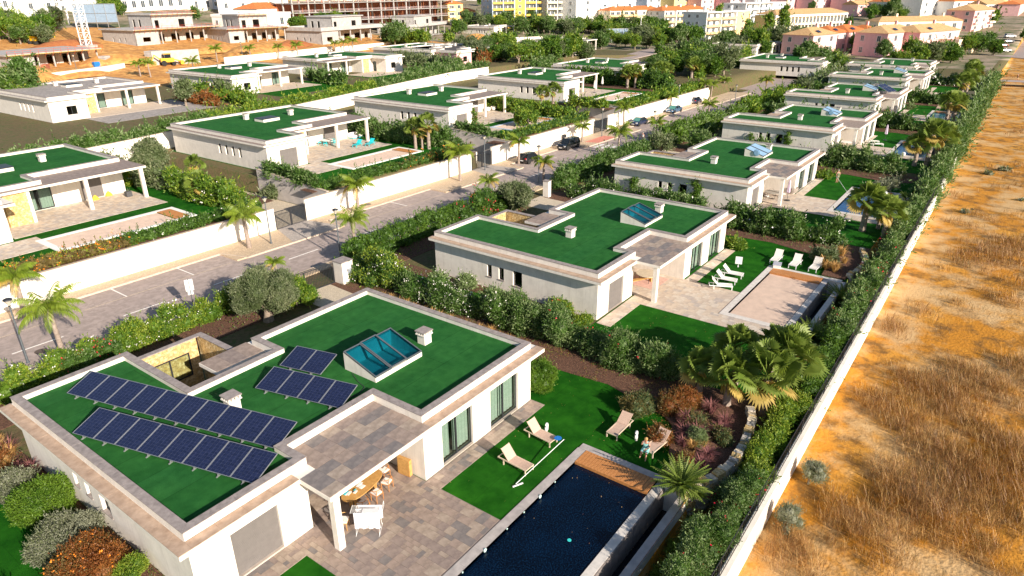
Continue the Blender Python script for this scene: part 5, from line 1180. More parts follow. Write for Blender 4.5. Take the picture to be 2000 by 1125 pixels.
# --- hedges of the right-hand side
hedge([(3, 47.6), (12, 48.1), (21, 48.3), (31, 48.2)], 0, 1.75, 1.7, 'flowering oleander hedge between the road and the nearest villa', L_GRN, .15, flower=whif, fden=.7, rough=.35, pale=.35)
hedge([(14, 47.4), (17.5, 47.3)], 0, 1.6, 1.3, 'oleander with crimson flowers by the courtyard of the nearest villa', L_OLE, .15, flower=redf, fden=1.0, cat='shrub', name='shrub')
hedge([(37.4, 45.6), (37.5, 41)], 0, 2.7, 2.9, 'tall white and red oleander behind the gate pillar', [L_OLE[0], L_GRN[1]], .15, flower=whif, fden=.8, rough=.3, pale=.35)
hedge([(37.6, 41), (37.4, 34), (37.6, 28)], 0, 2.1, 2.4, 'oleander hedge full of white flowers below the second villa windows', L_OLE, .15, flower=whif, fden=1.3, rough=.3)
hedge([(37.6, 28), (37.6, 21), (37.3, 15.2)], 0, 2.2, 2.3, 'oleander hedge with few red flowers along the nearest lawn', L_OLE, .16, flower=redf, fden=.22, rough=.25, pale=.45)
hedge([(38.5, 48), (46, 47.9), (54, 47.6)], 0, 2.3, 1.6, 'clipped green hedge along the road before the second villa', [L_OLE[0], L_GRN[0]], .16, rough=.08, pale=.5)
hedge([(54, 47.4), (59, 47), (64, 46.4)], 0, 2.5, 2.4, 'pink and white oleanders at the roadside courtyard of the second villa', [L_OLE[0], L_GRN[0]], .16, flower=redf, fden=.7, rough=.3)
hedge([(71.0, 43), (70.6, 32), (70.6, 22), (71, 12)], 0, 2.2, 2.4, 'long oleander hedge between the second and third villas', L_OLE, .17, flower=whif, fden=.35, rough=.28)
hedge([(72.5, 46.8), (84, 46.4), (94.5, 45.8)], 0, 2.4, 2.2, 'dark green hedge along the road before the third villa', L_OLE, .17, rough=.2)
hedge([(105, 42), (105, 30), (105.4, 20), (105.6, 12)], 0, 2.4, 2.8, 'grey-green hedge between the third and fourth villas', L_OLE, .17, pale=.5, rough=.3)
hedge([(102, 47), (112, 46), (126, 45), (133, 44.5)], 0, 2.6, 3, 'big roadside hedge before the fourth villa', [L_GRN[0], L_OLE[1]], .18, rough=.3, pale=.4)
hedge([(141, 42), (141, 28), (141.6, 13)], 0, 2.3, 2.4, 'dense hedge behind the loungers of the fourth villa', L_OLE, .17, pale=.3)
hedge([(177, 42), (177, 28), (178, 13)], 0, 2.6, 2.6, 'dense hedge behind the white umbrella of the fifth villa', L_OLE, .17)
hedge([(140, 46), (156, 46), (170, 44)], 0, 2.6, 3, 'roadside shrubs before the fifth villa', L_GRN, .18, rough=.35)
hedge([(178, 46), (195, 44), (215, 44)], 0, 3, 4, 'olive-coloured shrubs before the villa with the garage opening', L_OLV, .18, rough=.35)
hedge([(196, 44), (212, 49), (226, 50)], 0, 2.6, 4, 'wide grey-green shrub bed below the villa with the garage opening', L_OLE, .18, rough=.35, pale=.5)
hedge([(214, 40), (214, 26), (214, 16)], 0, 2.6, 3, 'hedge with white flowers behind the sixth right villa', L_OLE, .17, flower=whif, fden=.3)
# boundary hedge, in stretches
bh = [((14, 7.0), (21, 7.0), 2.2, 'leafy boundary hedge at the bottom edge by the long white wall', L_GRN, None), ((21, 7.1), (30, 7.1), 2.7, 'boundary oleanders with red flowers behind the curved stone wall', L_OLE, redf), ((30, 7.1), (40, 7.2), 2.5, 'boundary hedge below the near fan palms', L_GRN, None), ((40, 7.4), (50, 7.5), 2.6, 'boundary hedge right of the covered pool', [L_OLE[0], L_GRN[0]], None),
      ((50, 7.6), (62, 7.6), 2.8, 'boundary oleander hedge by the bed behind the covered pool', L_OLE, redf), ((62, 7.8), (76, 7.9), 2.8, 'tall boundary hedge between second and third gardens', L_OLE, redf), ((76, 8), (94, 8.3), 2.9, 'boundary hedge along the third villa pool', L_OLE, None), ((94, 8.6), (120, 9.2), 3.2, 'boundary hedge overgrown across the white wall by the fourth villa', L_OLE, None), ((120, 9.4), (152, 10.8), 3.3, 'boundary hedge along the fifth garden', L_OLE, None), ((152, 10.8), (190, 12.2), 3.4, 'boundary hedge along the sixth garden', L_OLE, None), ((190, 12.2), (228, 14), 3.4, 'last stretch of the boundary hedge', L_OLE, None)]
for a, b, h, l, m, f in bh:
    a = (a[0], a[1]*.35+4.75 if a[0] < 90 else 7.6+(a[0]-90)*.012); b = (b[0], b[1]*.35+4.75 if b[0] < 91 else 7.6+(b[0]-90)*.012); hedge([a, ((a[0]+b[0])/2, (a[1]+b[1])/2), b], -1.3, h*(.88 if a[0] < 90 else 1.0), 1.75 if a[0] < 90 else 2.2, l, m, .16, flower=f, fden=.35, rough=.28, pale=.5)
# left-hand hedges on the street wall
hedge([(17, 64.1), (22, 64.1), (27, 64.0)], 2.3, .95, 1.4, 'orange flowering hedge on top of the street wall', [L_RED[1], L_GRN[1]], .16, flower=oraf, fden=2.2, rough=.3)
hedge([(27, 64.1), (34, 64.0), (41, 63.8)], 2.3, 1.1, 1.5, 'green flowering hedge on the wall left of the first barred gate', [L_OLE[0], L_GRN[0]], .16, flower=whif, fden=.5, rough=.3)
hedge([(49.2, 64.2), (62, 64)], 2.4, 1.0, 1.4, 'green hedge on the wall below the turquoise terrace', [L_OLE[0], L_GRN[0]], .16, rough=.3)
hedge([(62, 64), (75.5, 63.8)], 2.4, 1.0, 1.3, 'rust-speckled hedge on the wall before the second barred gate', [L_OLE[0], L_RED[1]], .16, flower=oraf, fden=.5, rough=.3)
hedge([(49.3, 65), (49.6, 70), (49.6, 75.5)], 2.5, 1.6, 1.6, 'dark hedge on the sloping wall beside the sunken drive', L_OLE, .16, rough=.2)
hedge([(83.8, 65), (84.2, 70), (84.2, 73.5)], 2.5, 1.7, 1.8, 'dark clipped hedge beside the second sunken drive', L_OLE, .16, rough=.15)
hedge([(84, 63.8), (95, 63.6), (107, 63.4)], 2.4, 1.0, 1.6, 'hedge hanging over the white wall behind the dark cars', [L_OLE[0], L_GRN[1]], .17, rough=.3)
hedge([(121.6, 63.4), (136, 63.2), (150, 62.8), (158, 62.7)], 2.4, 1.5, 2.0, 'yellow-green hedge on the wall behind the saloon cars', [L_GRN[0], L_GRN[1]], .17, rough=.3)
hedge([(107, 66), (107.4, 74), (107.4, 90)], 2.3, 2.4, 3.2, 'bushy hedge between the third and fourth left villas', L_GRN, .17, rough=.3)
hedge([(120.6, 66), (121, 75)], 2.3, 1.8, 2.2, 'bright clipped hedge below the villa with white umbrellas', [L_GRN[0], L_GRN[1]], .17, rough=.15, pale=.5)
hedge([(76, 66), (75, 74), (75, 82), (75.5, 95)], 2.3, 2.3, 2.6, 'dark shrubs between the turquoise terrace and the wicker seats villa', L_OLE, .17, rough=.35)
hedge([(150, 66), (152, 80), (151, 96)], 2.3, 3.2, 3.4, 'tall dark hedge beside the fourth left villa', [L_OLE[0], L_GRN[0]], .18, rough=.25)
hedge([(39.5, 64.5), (39.3, 70), (39.5, 78)], 2.3, 2.4, 2.6, 'shrub bank beside the first sunken drive', L_GRN, .16, flower=whif, fden=.2, rough=.35)
hedge([(39, 80), (39.5, 90), (40, 98)], 2.3, 2.2, 3, 'mixed shrubs between near left villa and the tall side wall', L_OLV, .16, rough=.35)
hedge([(37.5, 85), (37.0, 96)], 2.3, 1.6, 1.8, 'yellow-flowering shrubs behind the near left villa', [L_GRN[1], L_GRN[0]], .16, flower=oraf, fden=.4, rough=.3)
# second row
yy = lambda x: yrow2(x)+1.3
for a, b, l, m in ((18, 40, 'grey-green hedge above the near left roof', L_OLE), (40, 60, 'grey-green hedge below the gravel-roofed villa', L_OLE), (60, 82, 'bright green hedge above the turquoise terrace villa', L_GRN), (82, 104, 'green hedge on the terrace wall of the second row', L_GRN), (104, 130, 'mixed hedge on the terrace wall behind the wicker seats villa', L_OLE), (130, 152, 'dark hedge on the terrace wall near the fourth left villa', L_OLE)):
    hedge([(a, yy(a)), ((a+b)/2, yy((a+b)/2)), (b, yy(b))], 4.15, 1.7, 1.9, l, m, .16, rough=.25, pale=.4)
for pts, l, m, h in (([(75, 114), (78, 126), (80, 146)], 'hedge beside the villa with black roof panels', L_GRN, 2), ([(72, 122), (73, 134)], 'russet shrubs between the first two villas of the second row', L_RED, 2), ([(105, 124), (107, 134), (109, 140)], 'dark olive hedge dividing the second row terraces', L_OLE, 2.4), ([(141, 124), (146, 136), (147, 152)], 'shrubs before the villa with blue and yellow doors', L_OLV, 2.6), ([(120, 120), (133, 122), (150, 128)], 'loose shrubs along the second row gardens', L_OLE, 2.2), ([(176, 118), (186, 130), (190, 140)], 'green hedge running past the pink villa', L_GRN, 2.6), ([(160, 130), (172, 132)], 'russet shrubs before the pink villa', L_RED, 2.2), ([(160, 112), (180, 118), (200, 124)], 'long grey-green hedge behind the fourth left villa', L_OLE, 2.6), ([(176, 70), (190, 74), (206, 76)], 'hedge behind the turning circle', L_GRN, 2.8), ([(212, 74), (226, 76), (240, 80)], 'shrubs behind the street end villa', L_GRN, 3.2)):
    hedge(pts, T(*pts[0]), h, 2.4, l, m, .17, rough=.3)
# trees
tree(27.4, 44.2, 0, 1.15, 2.7, 1.55, 'big old olive tree with twisted trunk beside the nearest gate', L_OLV, .12, 34, 1.35, .45, .34, .1, 'olive_tree', 'olive tree', aspect=.28)
bush(30.4, 44.6, 0, 1.6, 2.9, 'upright green shrub between the olive tree and the barred gate', L_GRN, .13, n=14)
tree(60.8, 44.6, 0, 1.2, 2.0, 1.4, 'olive tree beside the drive of the second villa', L_OLV, .13, 26, 1.3, .4, .22, 0, 'olive_tree', 'olive tree', aspect=.28)
x, y = at(300, 352, 2.3); tree(x, y, 2.3, 1.9, 2.2, 1.7, 'olive tree at the corner of the near left lawn', L_OLV, .14, 26, 1.2, .45, .2, 0, 'olive_tree', 'olive tree', aspect=.28)
x, y, z = at_t(364, 208); tree(x, y, z, 1.8, 1.7, 1.6, 'round-headed olive beside the patio of the gravel-roofed villa', L_OLV, .14, 20, 1.2, .45, .2, 0, 'olive_tree', 'olive tree')
x, y, z = at_t(436, 190); tree(x, y, z, .6, 1.8, 1.5, 'cloud-pruned tree at the corner of the second row villa', L_OLV, .15, 16, 1.2, .3, .15, 0, 'olive_tree', 'olive tree')
x, y, z = at_t(816, 143); tree(x, y, z, 1.6, 2.4, 1.9, 'bare-limbed olive below the villa with blue and yellow doors', L_OLV, .15, 18, .8, .4, .3, 0, 'olive_tree', 'olive tree')
x, y = at(930, 300, .0); tree(x-2, y+6, 0, 1.0, 2.3, 1.3, 'round shrub tree behind the second barred gate', L_OLE, .14, 22, 1.2, .4)
x, y = at(565, 395, 0); bush(x, y+3, 0, 1.6, 2.0, 'low palm-like shrub behind the first barred gate', L_OLV, .14, n=12)
tree(100, 45, 0, .7, 2.2, 1.3, 'rounded olive beside the third drive', L_OLV, .14, 22, 1.2, .4, cat='olive tree', name='olive_tree')
tree(96, 68, 2.3, .6, 2.4, 1.3, 'dark rounded tree over the white wall by the second gate', L_GRN, .15, 18)
# garden bushes of the nearest lots
bush(31.6, 21.6, 0, 1.35, 2.1, 'glossy round green bush at the far corner of the nearest villa', [L_GRN[0], L_PIN[1]], .11, 1.5, .4, n=18)
bush(7.7, 34.8, 0, 1.5, 1.7, 'glossy green bush against the left wall of the nearest villa', [L_GRN[0], L_PIN[1]], .11, 1.5, .5, n=16)
bush(7.4, 37.6, 0, 1.1, 1.5, 'silvery upright shrub left of the glossy bush', L_GRY, .13, 1.4, n=12)
bush(7.2, 40.6, 0, 1.3, 1.2, 'dark red fountain grass clump by the villa corner', L_RED, .2, 1.2, n=10, aspect=.12)
bush(7.3, 31.6, 0, 1.5, .9, 'creeping grey juniper below the small windows', L_GRY, .12, 1.4, n=16)
bush(7.2, 28.8, 0, 1.6, 1.0, 'low shrub with orange-red sprays at the bottom edge', L_RED, .12, 1.3, flower=oraf, fden=1.0, n=14)
bush(8.0, 27.0, 0, .8, 1.3, 'small bright climber at the corner of the nearest villa', [L_GRN[0], L_GRN[1]], .10, 1.2, .6, n=10)
bush(3.6, 30, 0, 1.0, .8, 'russet shrub on the lawn at the lower left edge', L_RED, .13, 1.2, n=10)
bush(4.4, 25.4, 0, 1.0, .7, 'small russet shrub in the lower left corner', L_RED, .13, 1.2, n=10)
bush(41.4, 26.2, 0, 1.2, 1.3, 'shrub with red flowers at the corner of the second villa', L_GRN, .12, flower=redf, fden=.4, n=12)
bush(41.3, 23.9, 0, .8, .7, 'low green shrub at the terrace corner of the second villa', L_GRN, .12, n=8)
bush(40.9, 35.5, 0, 1.0, 1.5, 'pale flowering shrub below the second villa windows', [L_OLE[1], L_GRY[1]], .13, flower=whif, fden=1.5, n=12)
bush(64.4, 20.2, 0, 1.1, 1.0, 'yellow-green bush at the far corner of the second villa', [L_GRN[0], L_GRN[1]], .13, n=12)
bush(97.8, 20.2, 0, 1.1, 1.1, 'yellow-green bush beside the standing man', [L_GRN[0], L_GRN[1]], .14, n=12)
for (x, y, s, l) in ((31.9, 10.8, .62, 'grey-green clipped ball among purple grasses'), (127.5, 13.2, 1.1, 'large clipped grey ball beside the fourth villa pool'), (129.6, 12.4, 1.0, 'second clipped grey ball beside the fourth villa pool'), (166, 20, .8, 'clipped ball left of the white umbrella')):
    bush(x, y, .1, s, s*1.7, l, [L_OLE[1], L_GRY[1]], .09, 1.5, n=14)
bush(95.2, 12.9, 0, 1.3, 1.2, 'silvery shrub mound behind the third villa pool', L_GRY, .14, n=12); bush(98, 12.2, 0, 1.2, 1.2, 'second silvery shrub mound behind the third villa pool', L_GRY, .14, n=12)
for k, (x, y, r, h, l) in enumerate([(31.0, 12.6, .9, .8, 'orange-tinged shrub behind the seated woman'), (33.4, 11.6, .8, .9, 'wispy olive shrub in the curved bed'), (29.6, 10.4, .7, .7, 'reddish shrub beside the large cycad'), (33.0, 15.0, 1.1, .7, 'low mixed shrub at the mulch edge of the nearest lawn'), (34.6, 13.2, 1.3, 1.1, 'shrub with rusty leaves under the near fan palms'), (32.9, 9.8, .8, .8, 'brown-leaved shrub inside the curved stone wall')]): bush(x, y, .05, r, h, l, L_RED if k % 2 == 0 else [L_OLV[0], L_RED[1]], .12, 1.0, .4, flower=oraf if k < 3 else None, fden=.3, n=10)
bush(65.2, 12.2, .1, 1.2, 1.5, 'small grey olive in the bed behind the three white loungers', L_OLV, .13, n=10)
# creepers on walls of the villas
def creeper(x, y, z, h, w, label, m=None, fl=None):
    S = [(-.12*random.random(), random.uniform(-w, w)*(1-.3*k/14), .2+h*k/14, random.uniform(.2, .38)) for k in range(15)]; o = empty('creeper', (x, y, z), 0, label, 'climbing plant'); SEED[0] += 1
    me, f2 = foliage_mesh('foliage', S, lod(x, y, .14), m or [L_GRN[0], L_OLE[0]], .9, .4, SEED[0], hull=.55, flower=fl, fden=.6); inst('foliage', me, o)
    if f2: tag(inst('blossom', f2, o), kind='stuff')
    MB().tube([(-.05, 0, 0), (-.04, .05, h*.5), (-.05, -.05, h)], .025, 4).build('stem', bark2, o)
creeper(75.5, 29.2, 0, 2.6, .5, 'creeper climbing the third villa wall right of its windows'); creeper(75.6, 37.2, 0, 1.8, .4, 'creeper climbing the third villa wall left of its windows'); creeper(111.4, 29.3, 0, 2.8, .5, 'creeper beside the dark door of the fourth villa'); creeper(111.4, 34.8, 0, 2.0, .4, 'creeper by the air conditioner of the fourth villa')
creeper(90.4, 74.8, 2.3, 2.6, .4, 'creeper with pink flowers on the garden corner of the wicker seats villa', fl=redf); creeper(124.6, 77.0, 2.3, 2.0, .4, 'red flowering creeper by the white umbrellas', fl=redf)
# ornamental grasses
TG = [tuft(1, 110, .85, strawm, .55), tuft(2, 110, .8, mat('purple_grass', (.13, .04, .05), .7, .3, 3, col2=(.30, .12, .10)), .6), tuft(3, 80, .6, L_GRN[1], .4)]
def grass_tuft(x, y, i, s, label, g): o = inst('ornamental_grass', TG[i], None, (x, y, (.12 if 9.35 > y > 8.8 and x > 28 else T(x, y)+.02)), random.random()*6, s); tag(o, label, 'ornamental grass', g)
for k in range(16): y = 43-k*.95; grass_tuft(35.35+random.uniform(-.25, .25), y-3.2, 0, random.uniform(.7, 1.1), 'straw-coloured fountain grass in the row under the oleander hedge', 'straw grasses under the oleander hedge')
for k in range(22): a = random.random(); grass_tuft(29.6+a*5.6, 9.6+random.random()*(1.0+a*2.8), 1 if k % 4 else 0, random.uniform(.8, 1.3), 'feathery purple or straw grass in the curved bed behind the stone wall', 'grasses in the curved bed')
for k in range(9): grass_tuft(63+random.random()*5.5, 10.2+random.random()*3, 0, random.uniform(.9, 1.5), 'golden grass clump in the bed behind the covered pool', 'golden grasses by the covered pool')
for k in range(12): grass_tuft(22.5+random.random()*3.5, 8.6+random.random()*.6, 2, random.uniform(.6, 1), 'pale green clump plant below the pool channel', 'clump plants below the channel')
for k in range(10): grass_tuft(8.3+random.uniform(-.5, .3), 43-k*.5, 1 if k % 2 else 0, random.uniform(.7, 1.2), 'grass clump beside the left wall of the nearest villa', 'grasses by the nearest villa wall')
# --- low ground cover in the beds
def cover_patch(name, regions, dens, L, mats, seed, h=.12, kind='stuff', aspect=.4, up=.6, cluster=0):
    rng = np.random.default_rng(seed); P = []
    for (x0, x1, y0, y1) in regions:
        n = int((x1-x0)*(y1-y0)*dens); q = np.stack([rng.uniform(x0, x1, n), rng.uniform(y0, y1, n), rng.uniform(0.02, h, n)], 1); 
        f = np.sin(q[:, 0]*1.3+seed)+np.sin(q[:, 1]*1.7)+rng.normal(size=n)*.7; P.append(q[f > cluster])
    P = np.concatenate(P); N = np.tile([0, 0, 1.0], (len(P), 1)); Q = leaf_quads(P, N, L, L*aspect, rng, up, 1.6); mi = rng.integers(0, len(mats), len(Q))
    o = bpy.data.objects.new(name, npmesh(name, Q.reshape(-1, 3), np.arange(len(Q)*4).reshape(-1, 4), mats, mi)); link(o); tag(o, kind=kind); return o
beds = [(34.3, 37, 14, 30), (32, 36, 11.5, 14.5), (29.5, 34, 9.4, 12)]
cover_patch('ground_cover', beds, 90, .09, [L_RED[0], L_RED[1], L_GRN[1]], 3, .12, cluster=-.4)
cover_patch('ground_cover', [(7.6, 9, 25, 47), (35, 36.6, 30, 45), (38.6, 42, 26, 44)], 70, .1, [L_RED[1], L_GRN[0], L_OLV[0]], 4, .2, cluster=-.2)
cover_patch('ground_cover', [(ox-4, ox+21, 44.6, 47) for ox in RX[:3]]+[(ox+25.4, ox+28, 10, 40) for ox in RX[1:4]], 14, .2, [L_RED[1], L_GRN[0], L_OLV[0]], 5, .3, cluster=-.2)
cover_patch('fallen_leaves', [(21, 35, 11, 21), (40, 47, 12, 21)], 3.5, .06, [L_RED[0], strawm], 6, .03, cluster=.6)
cover_patch('shaded_grass', [(15, 60, 7.2, 9.3)], 150, .16, [L_GRN[0], L_OLE[0]], 8, .2, cluster=-2).location.z = -1.3
# --- the waste ground: dry weeds
def dry_field():
    rng = np.random.default_rng(21); out = []; mi = []
    def scatter(x0, x1, y0, y1, dens, bl, h, w, thr, seed):
        n = int((x1-x0)*(y1-y0)*dens); P = np.stack([rng.uniform(x0, x1, n), rng.uniform(y0, y1, n)], 1)
        f = np.sin(P[:, 0]*.16+1.2)*np.cos(P[:, 1]*.33+.4)+.6*np.sin(P[:, 0]*.41+P[:, 1]*.55)+.45*np.sin(P[:, 0]*1.1-P[:, 1]*.9)+.25*np.sin(P[:, 0]*2.6)*np.sin(P[:, 1]*2.9)+rng.normal(size=n)*.18
        lim = np.interp(P[:, 0], [0, 24, 53, 94, 150, 232], [5.6, 5.7, 5.9, 6.4, 7.2, 9]); ok = (P[:, 1] < lim-.2) & (f > thr+np.clip((P[:, 1]-1.0)*.22, 0, 1.2)); P = P[ok]; f = f[ok]; m = len(P)
        if not m: return
        P = np.repeat(P, bl, 0); f = np.repeat(f, bl); k = len(P); a = rng.uniform(0, 2*np.pi, k); l = h*rng.uniform(.45, 1.15, k)*(.6+.5*np.clip(f, 0, 1)); s = l*rng.uniform(.1, .8, k)
        P = P+rng.normal(size=(k, 2))*.12; z0 = np.zeros(k)-.05; d = np.stack([np.cos(a)*s, np.sin(a)*s, l], 1); b = np.concatenate([P, z0[:, None]], 1); wv = np.stack([-np.sin(a), np.cos(a), 0*a], 1)*w
        mid = b+d*np.array([.35, .35, .6]); out.append(np.stack([b-wv, mid-wv*.8, b+d, mid+wv*.8], 1)); mi.append(np.where(rng.random(k) < .5+.3*(f > .75), 1, np.where(rng.random(k) < .12, 2, 0)))
    scatter(18, 58, -16, 5.4, 26, 6, .95, .011, -.15, 1); scatter(58, 104, -16, 5.8, 9, 5, .95, .018, .15, 2); scatter(100, 260, -30, 10, 1.5, 5, .8, .035, .75, 3)
    scatter(18, 60, -14, 5.4, 6, 4, .28, .01, -1.2, 4); scatter(235, 330, -40, 20, .8, 5, .6, .05, .0, 5)
    Q = np.concatenate(out); o = bpy.data.objects.new('dry_grass', npmesh('dry_grass', Q.reshape(-1, 3), np.arange(len(Q)*4).reshape(-1, 4), [strawm, strawd, L_RED[1]], np.concatenate(mi))); link(o); o.location.z = -1.3; tag(o, kind='stuff'); return len(Q)
NF = dry_field()
for (x, y, s, l) in [(29.5, 4.9, 1.2, 'sparse green reed shrub outside the white wall, nearest the bottom edge'), (33.8, 5.0, 1.1, 'sparse green reed shrub outside the white wall below the fan palms')]:
    o = bush(x, y, -1.3, .8, 1.7, l, L_GRY, .22, .5, n=9, aspect=.12)
for k in range(9):
    x, y = random.uniform(66, 125), random.uniform(-6, 3.5); bush(x, y, -1.4, random.uniform(.4, .9), random.uniform(.3, .6), '%s weed clump, %s' % (['broad', 'small', 'pale', 'ragged'][k % 4], 'number %s on the waste ground, level with the %s villa' % (['one', 'two', 'three', 'four', 'five', 'six', 'seven', 'eight', 'nine'][k], ['second', 'third', 'fourth', 'fifth'][min(3, int((x-60)/22))])), L_GRY, .15, .8, n=6, cat='weed', name='weed_clump', group='weed clumps on the waste ground')

# ================================================================== street furniture, cars, people
def lamp_post():
    o = empty('street_lamp', (0, 0, -200)); MB().tube([(0, 0, 0), (0, 0, .6), (0, 0, 4.3)], [.085, .07, .055], 10).build('pole', greymetal, o)
    MB().lathe((0, 0, 0), [(.14, 0), (.14, .05), (.09, .07)], 10).build('base_plate', greymetal, o)
    m = MB().lathe((0, 0, 4.3), [(.06, 0), (.1, .06), (.05, .12)], 12); m.lathe((0, 0, 4.78), [(.30, 0), (.27, .07), (.15, .13), (.03, .15)], 14); m.build('hood', darkmetal, o)
    MB().lathe((0, 0, 4.4), [(.08, 0), (.16, .18), (.27, .38)], 14).build('lantern', mat('lantern_glass', (.55, .50, .42), .15, .1, 3, spec=.8), o)
    return o
LPOST = lamp_post()
for x, y, l in [(13.4, 52.6-.6, 'street lamp at the left picture edge on the hedge side'), (38.3, 59.0, 'street lamp beside the palm left of the first barred gate'), (39.65, 50.0, 'street lamp on the hedge side near the gate pillar with the letterbox'), (74.8, 60.2, 'street lamp in front of the second barred gate'), (73.65, 50.2, 'street lamp on the hedge side before the third villa'), (105.3, 58.6, 'street lamp at the end of the red paving'), (107.2, 49.8, 'street lamp beyond the zebra crossing on the hedge side'), (141, 60.4, 'street lamp beside the blue saloon'), (146.7, 50.2, 'street lamp on the hedge side opposite the blue saloon'), (183, 71, 'street lamp at the far rim of the turning circle')]:
    c = copy_tree(LPOST, (x, y, .12), 0, label=l, group='street lamps'); c['category'] = 'street lamp'
for k, (px, py) in enumerate(((475, 118), (153, 150), (1364, 85), (845, 85), (778, 78))):
    x, y, z = at_t(px, py); c = copy_tree(LPOST, (x, y, z), 0, label=['street lamp of the upper street before the orange mound', 'street lamp behind the gravel-roofed villa', 'street lamp near the billboard at the upper street end', 'street lamp behind the villa with blue and yellow doors', 'street lamp before the hedge of the concrete villas'][k], group='street lamps'); c['category'] = 'street lamp'
remove_proto(LPOST)
sg = empty('road_sign', (24.7, 50.1, .12), -.35, 'back of a white rectangular road sign on a thin post above the hedge', 'road sign'); MB().tube([(0, 0, 0), (0, 0, 2.9)], .035, 8).build('post', greymetal, sg); MB().box(-.3, .3, -.02, .0, 1.9, 2.85).build('plate', mat('sign_back', (.72, .74, .76), .5, .05, 4), sg); MB().box(-.2, .2, .001, .02, 1.55, 1.85).build('small_plate', MATS['sign_back'], sg)
sg = empty('road_sign', (93.9, 49.0, .12), .5, 'small square blue road sign fixed at the palm by the crossing', 'road sign'); MB().tube([(0, 0, 0), (0, 0, 2.6)], .03, 6).build('post', greymetal, sg); MB().box(-.28, .28, -.05, -.03, 2.0, 2.6).build('plate', mat('blue_sign', (.01, .06, .4), .4, 0), sg); MB().tri((-.18, -.053, 2.1), (.18, -.053, 2.1), (0, -.053, 2.48)).build('white_triangle', whitem, sg)
bn2 = empty('litter_bin', (96.6, 60.7, .12), 0, 'black wall-mounted litter bin behind the parked four-by-four', 'litter bin'); MB().box(-.25, .25, -.2, .2, .7, 1.5).build('bin_body', darkmetal, bn2); MB().box(-.03, .03, .1, .16, 0, .7).build('post', darkmetal, bn2)
glassd = mat('car_glass', (.015, .02, .025), .05, 0, spec=.9); glassg = mat('windscreen_glass', (.10, .28, .25), .06, 0, spec=.9); tyre = mat('tyre', (.02, .02, .02), .9, .05, 8); rim = mat('alloy_rim', (.35, .35, .37), .35, .05, 5, metal=.8); tail = mat('tail_light', (.6, .01, .02), .2, 0); headl = mat('head_lamp', (.75, .75, .75), .1, 0, spec=.9)
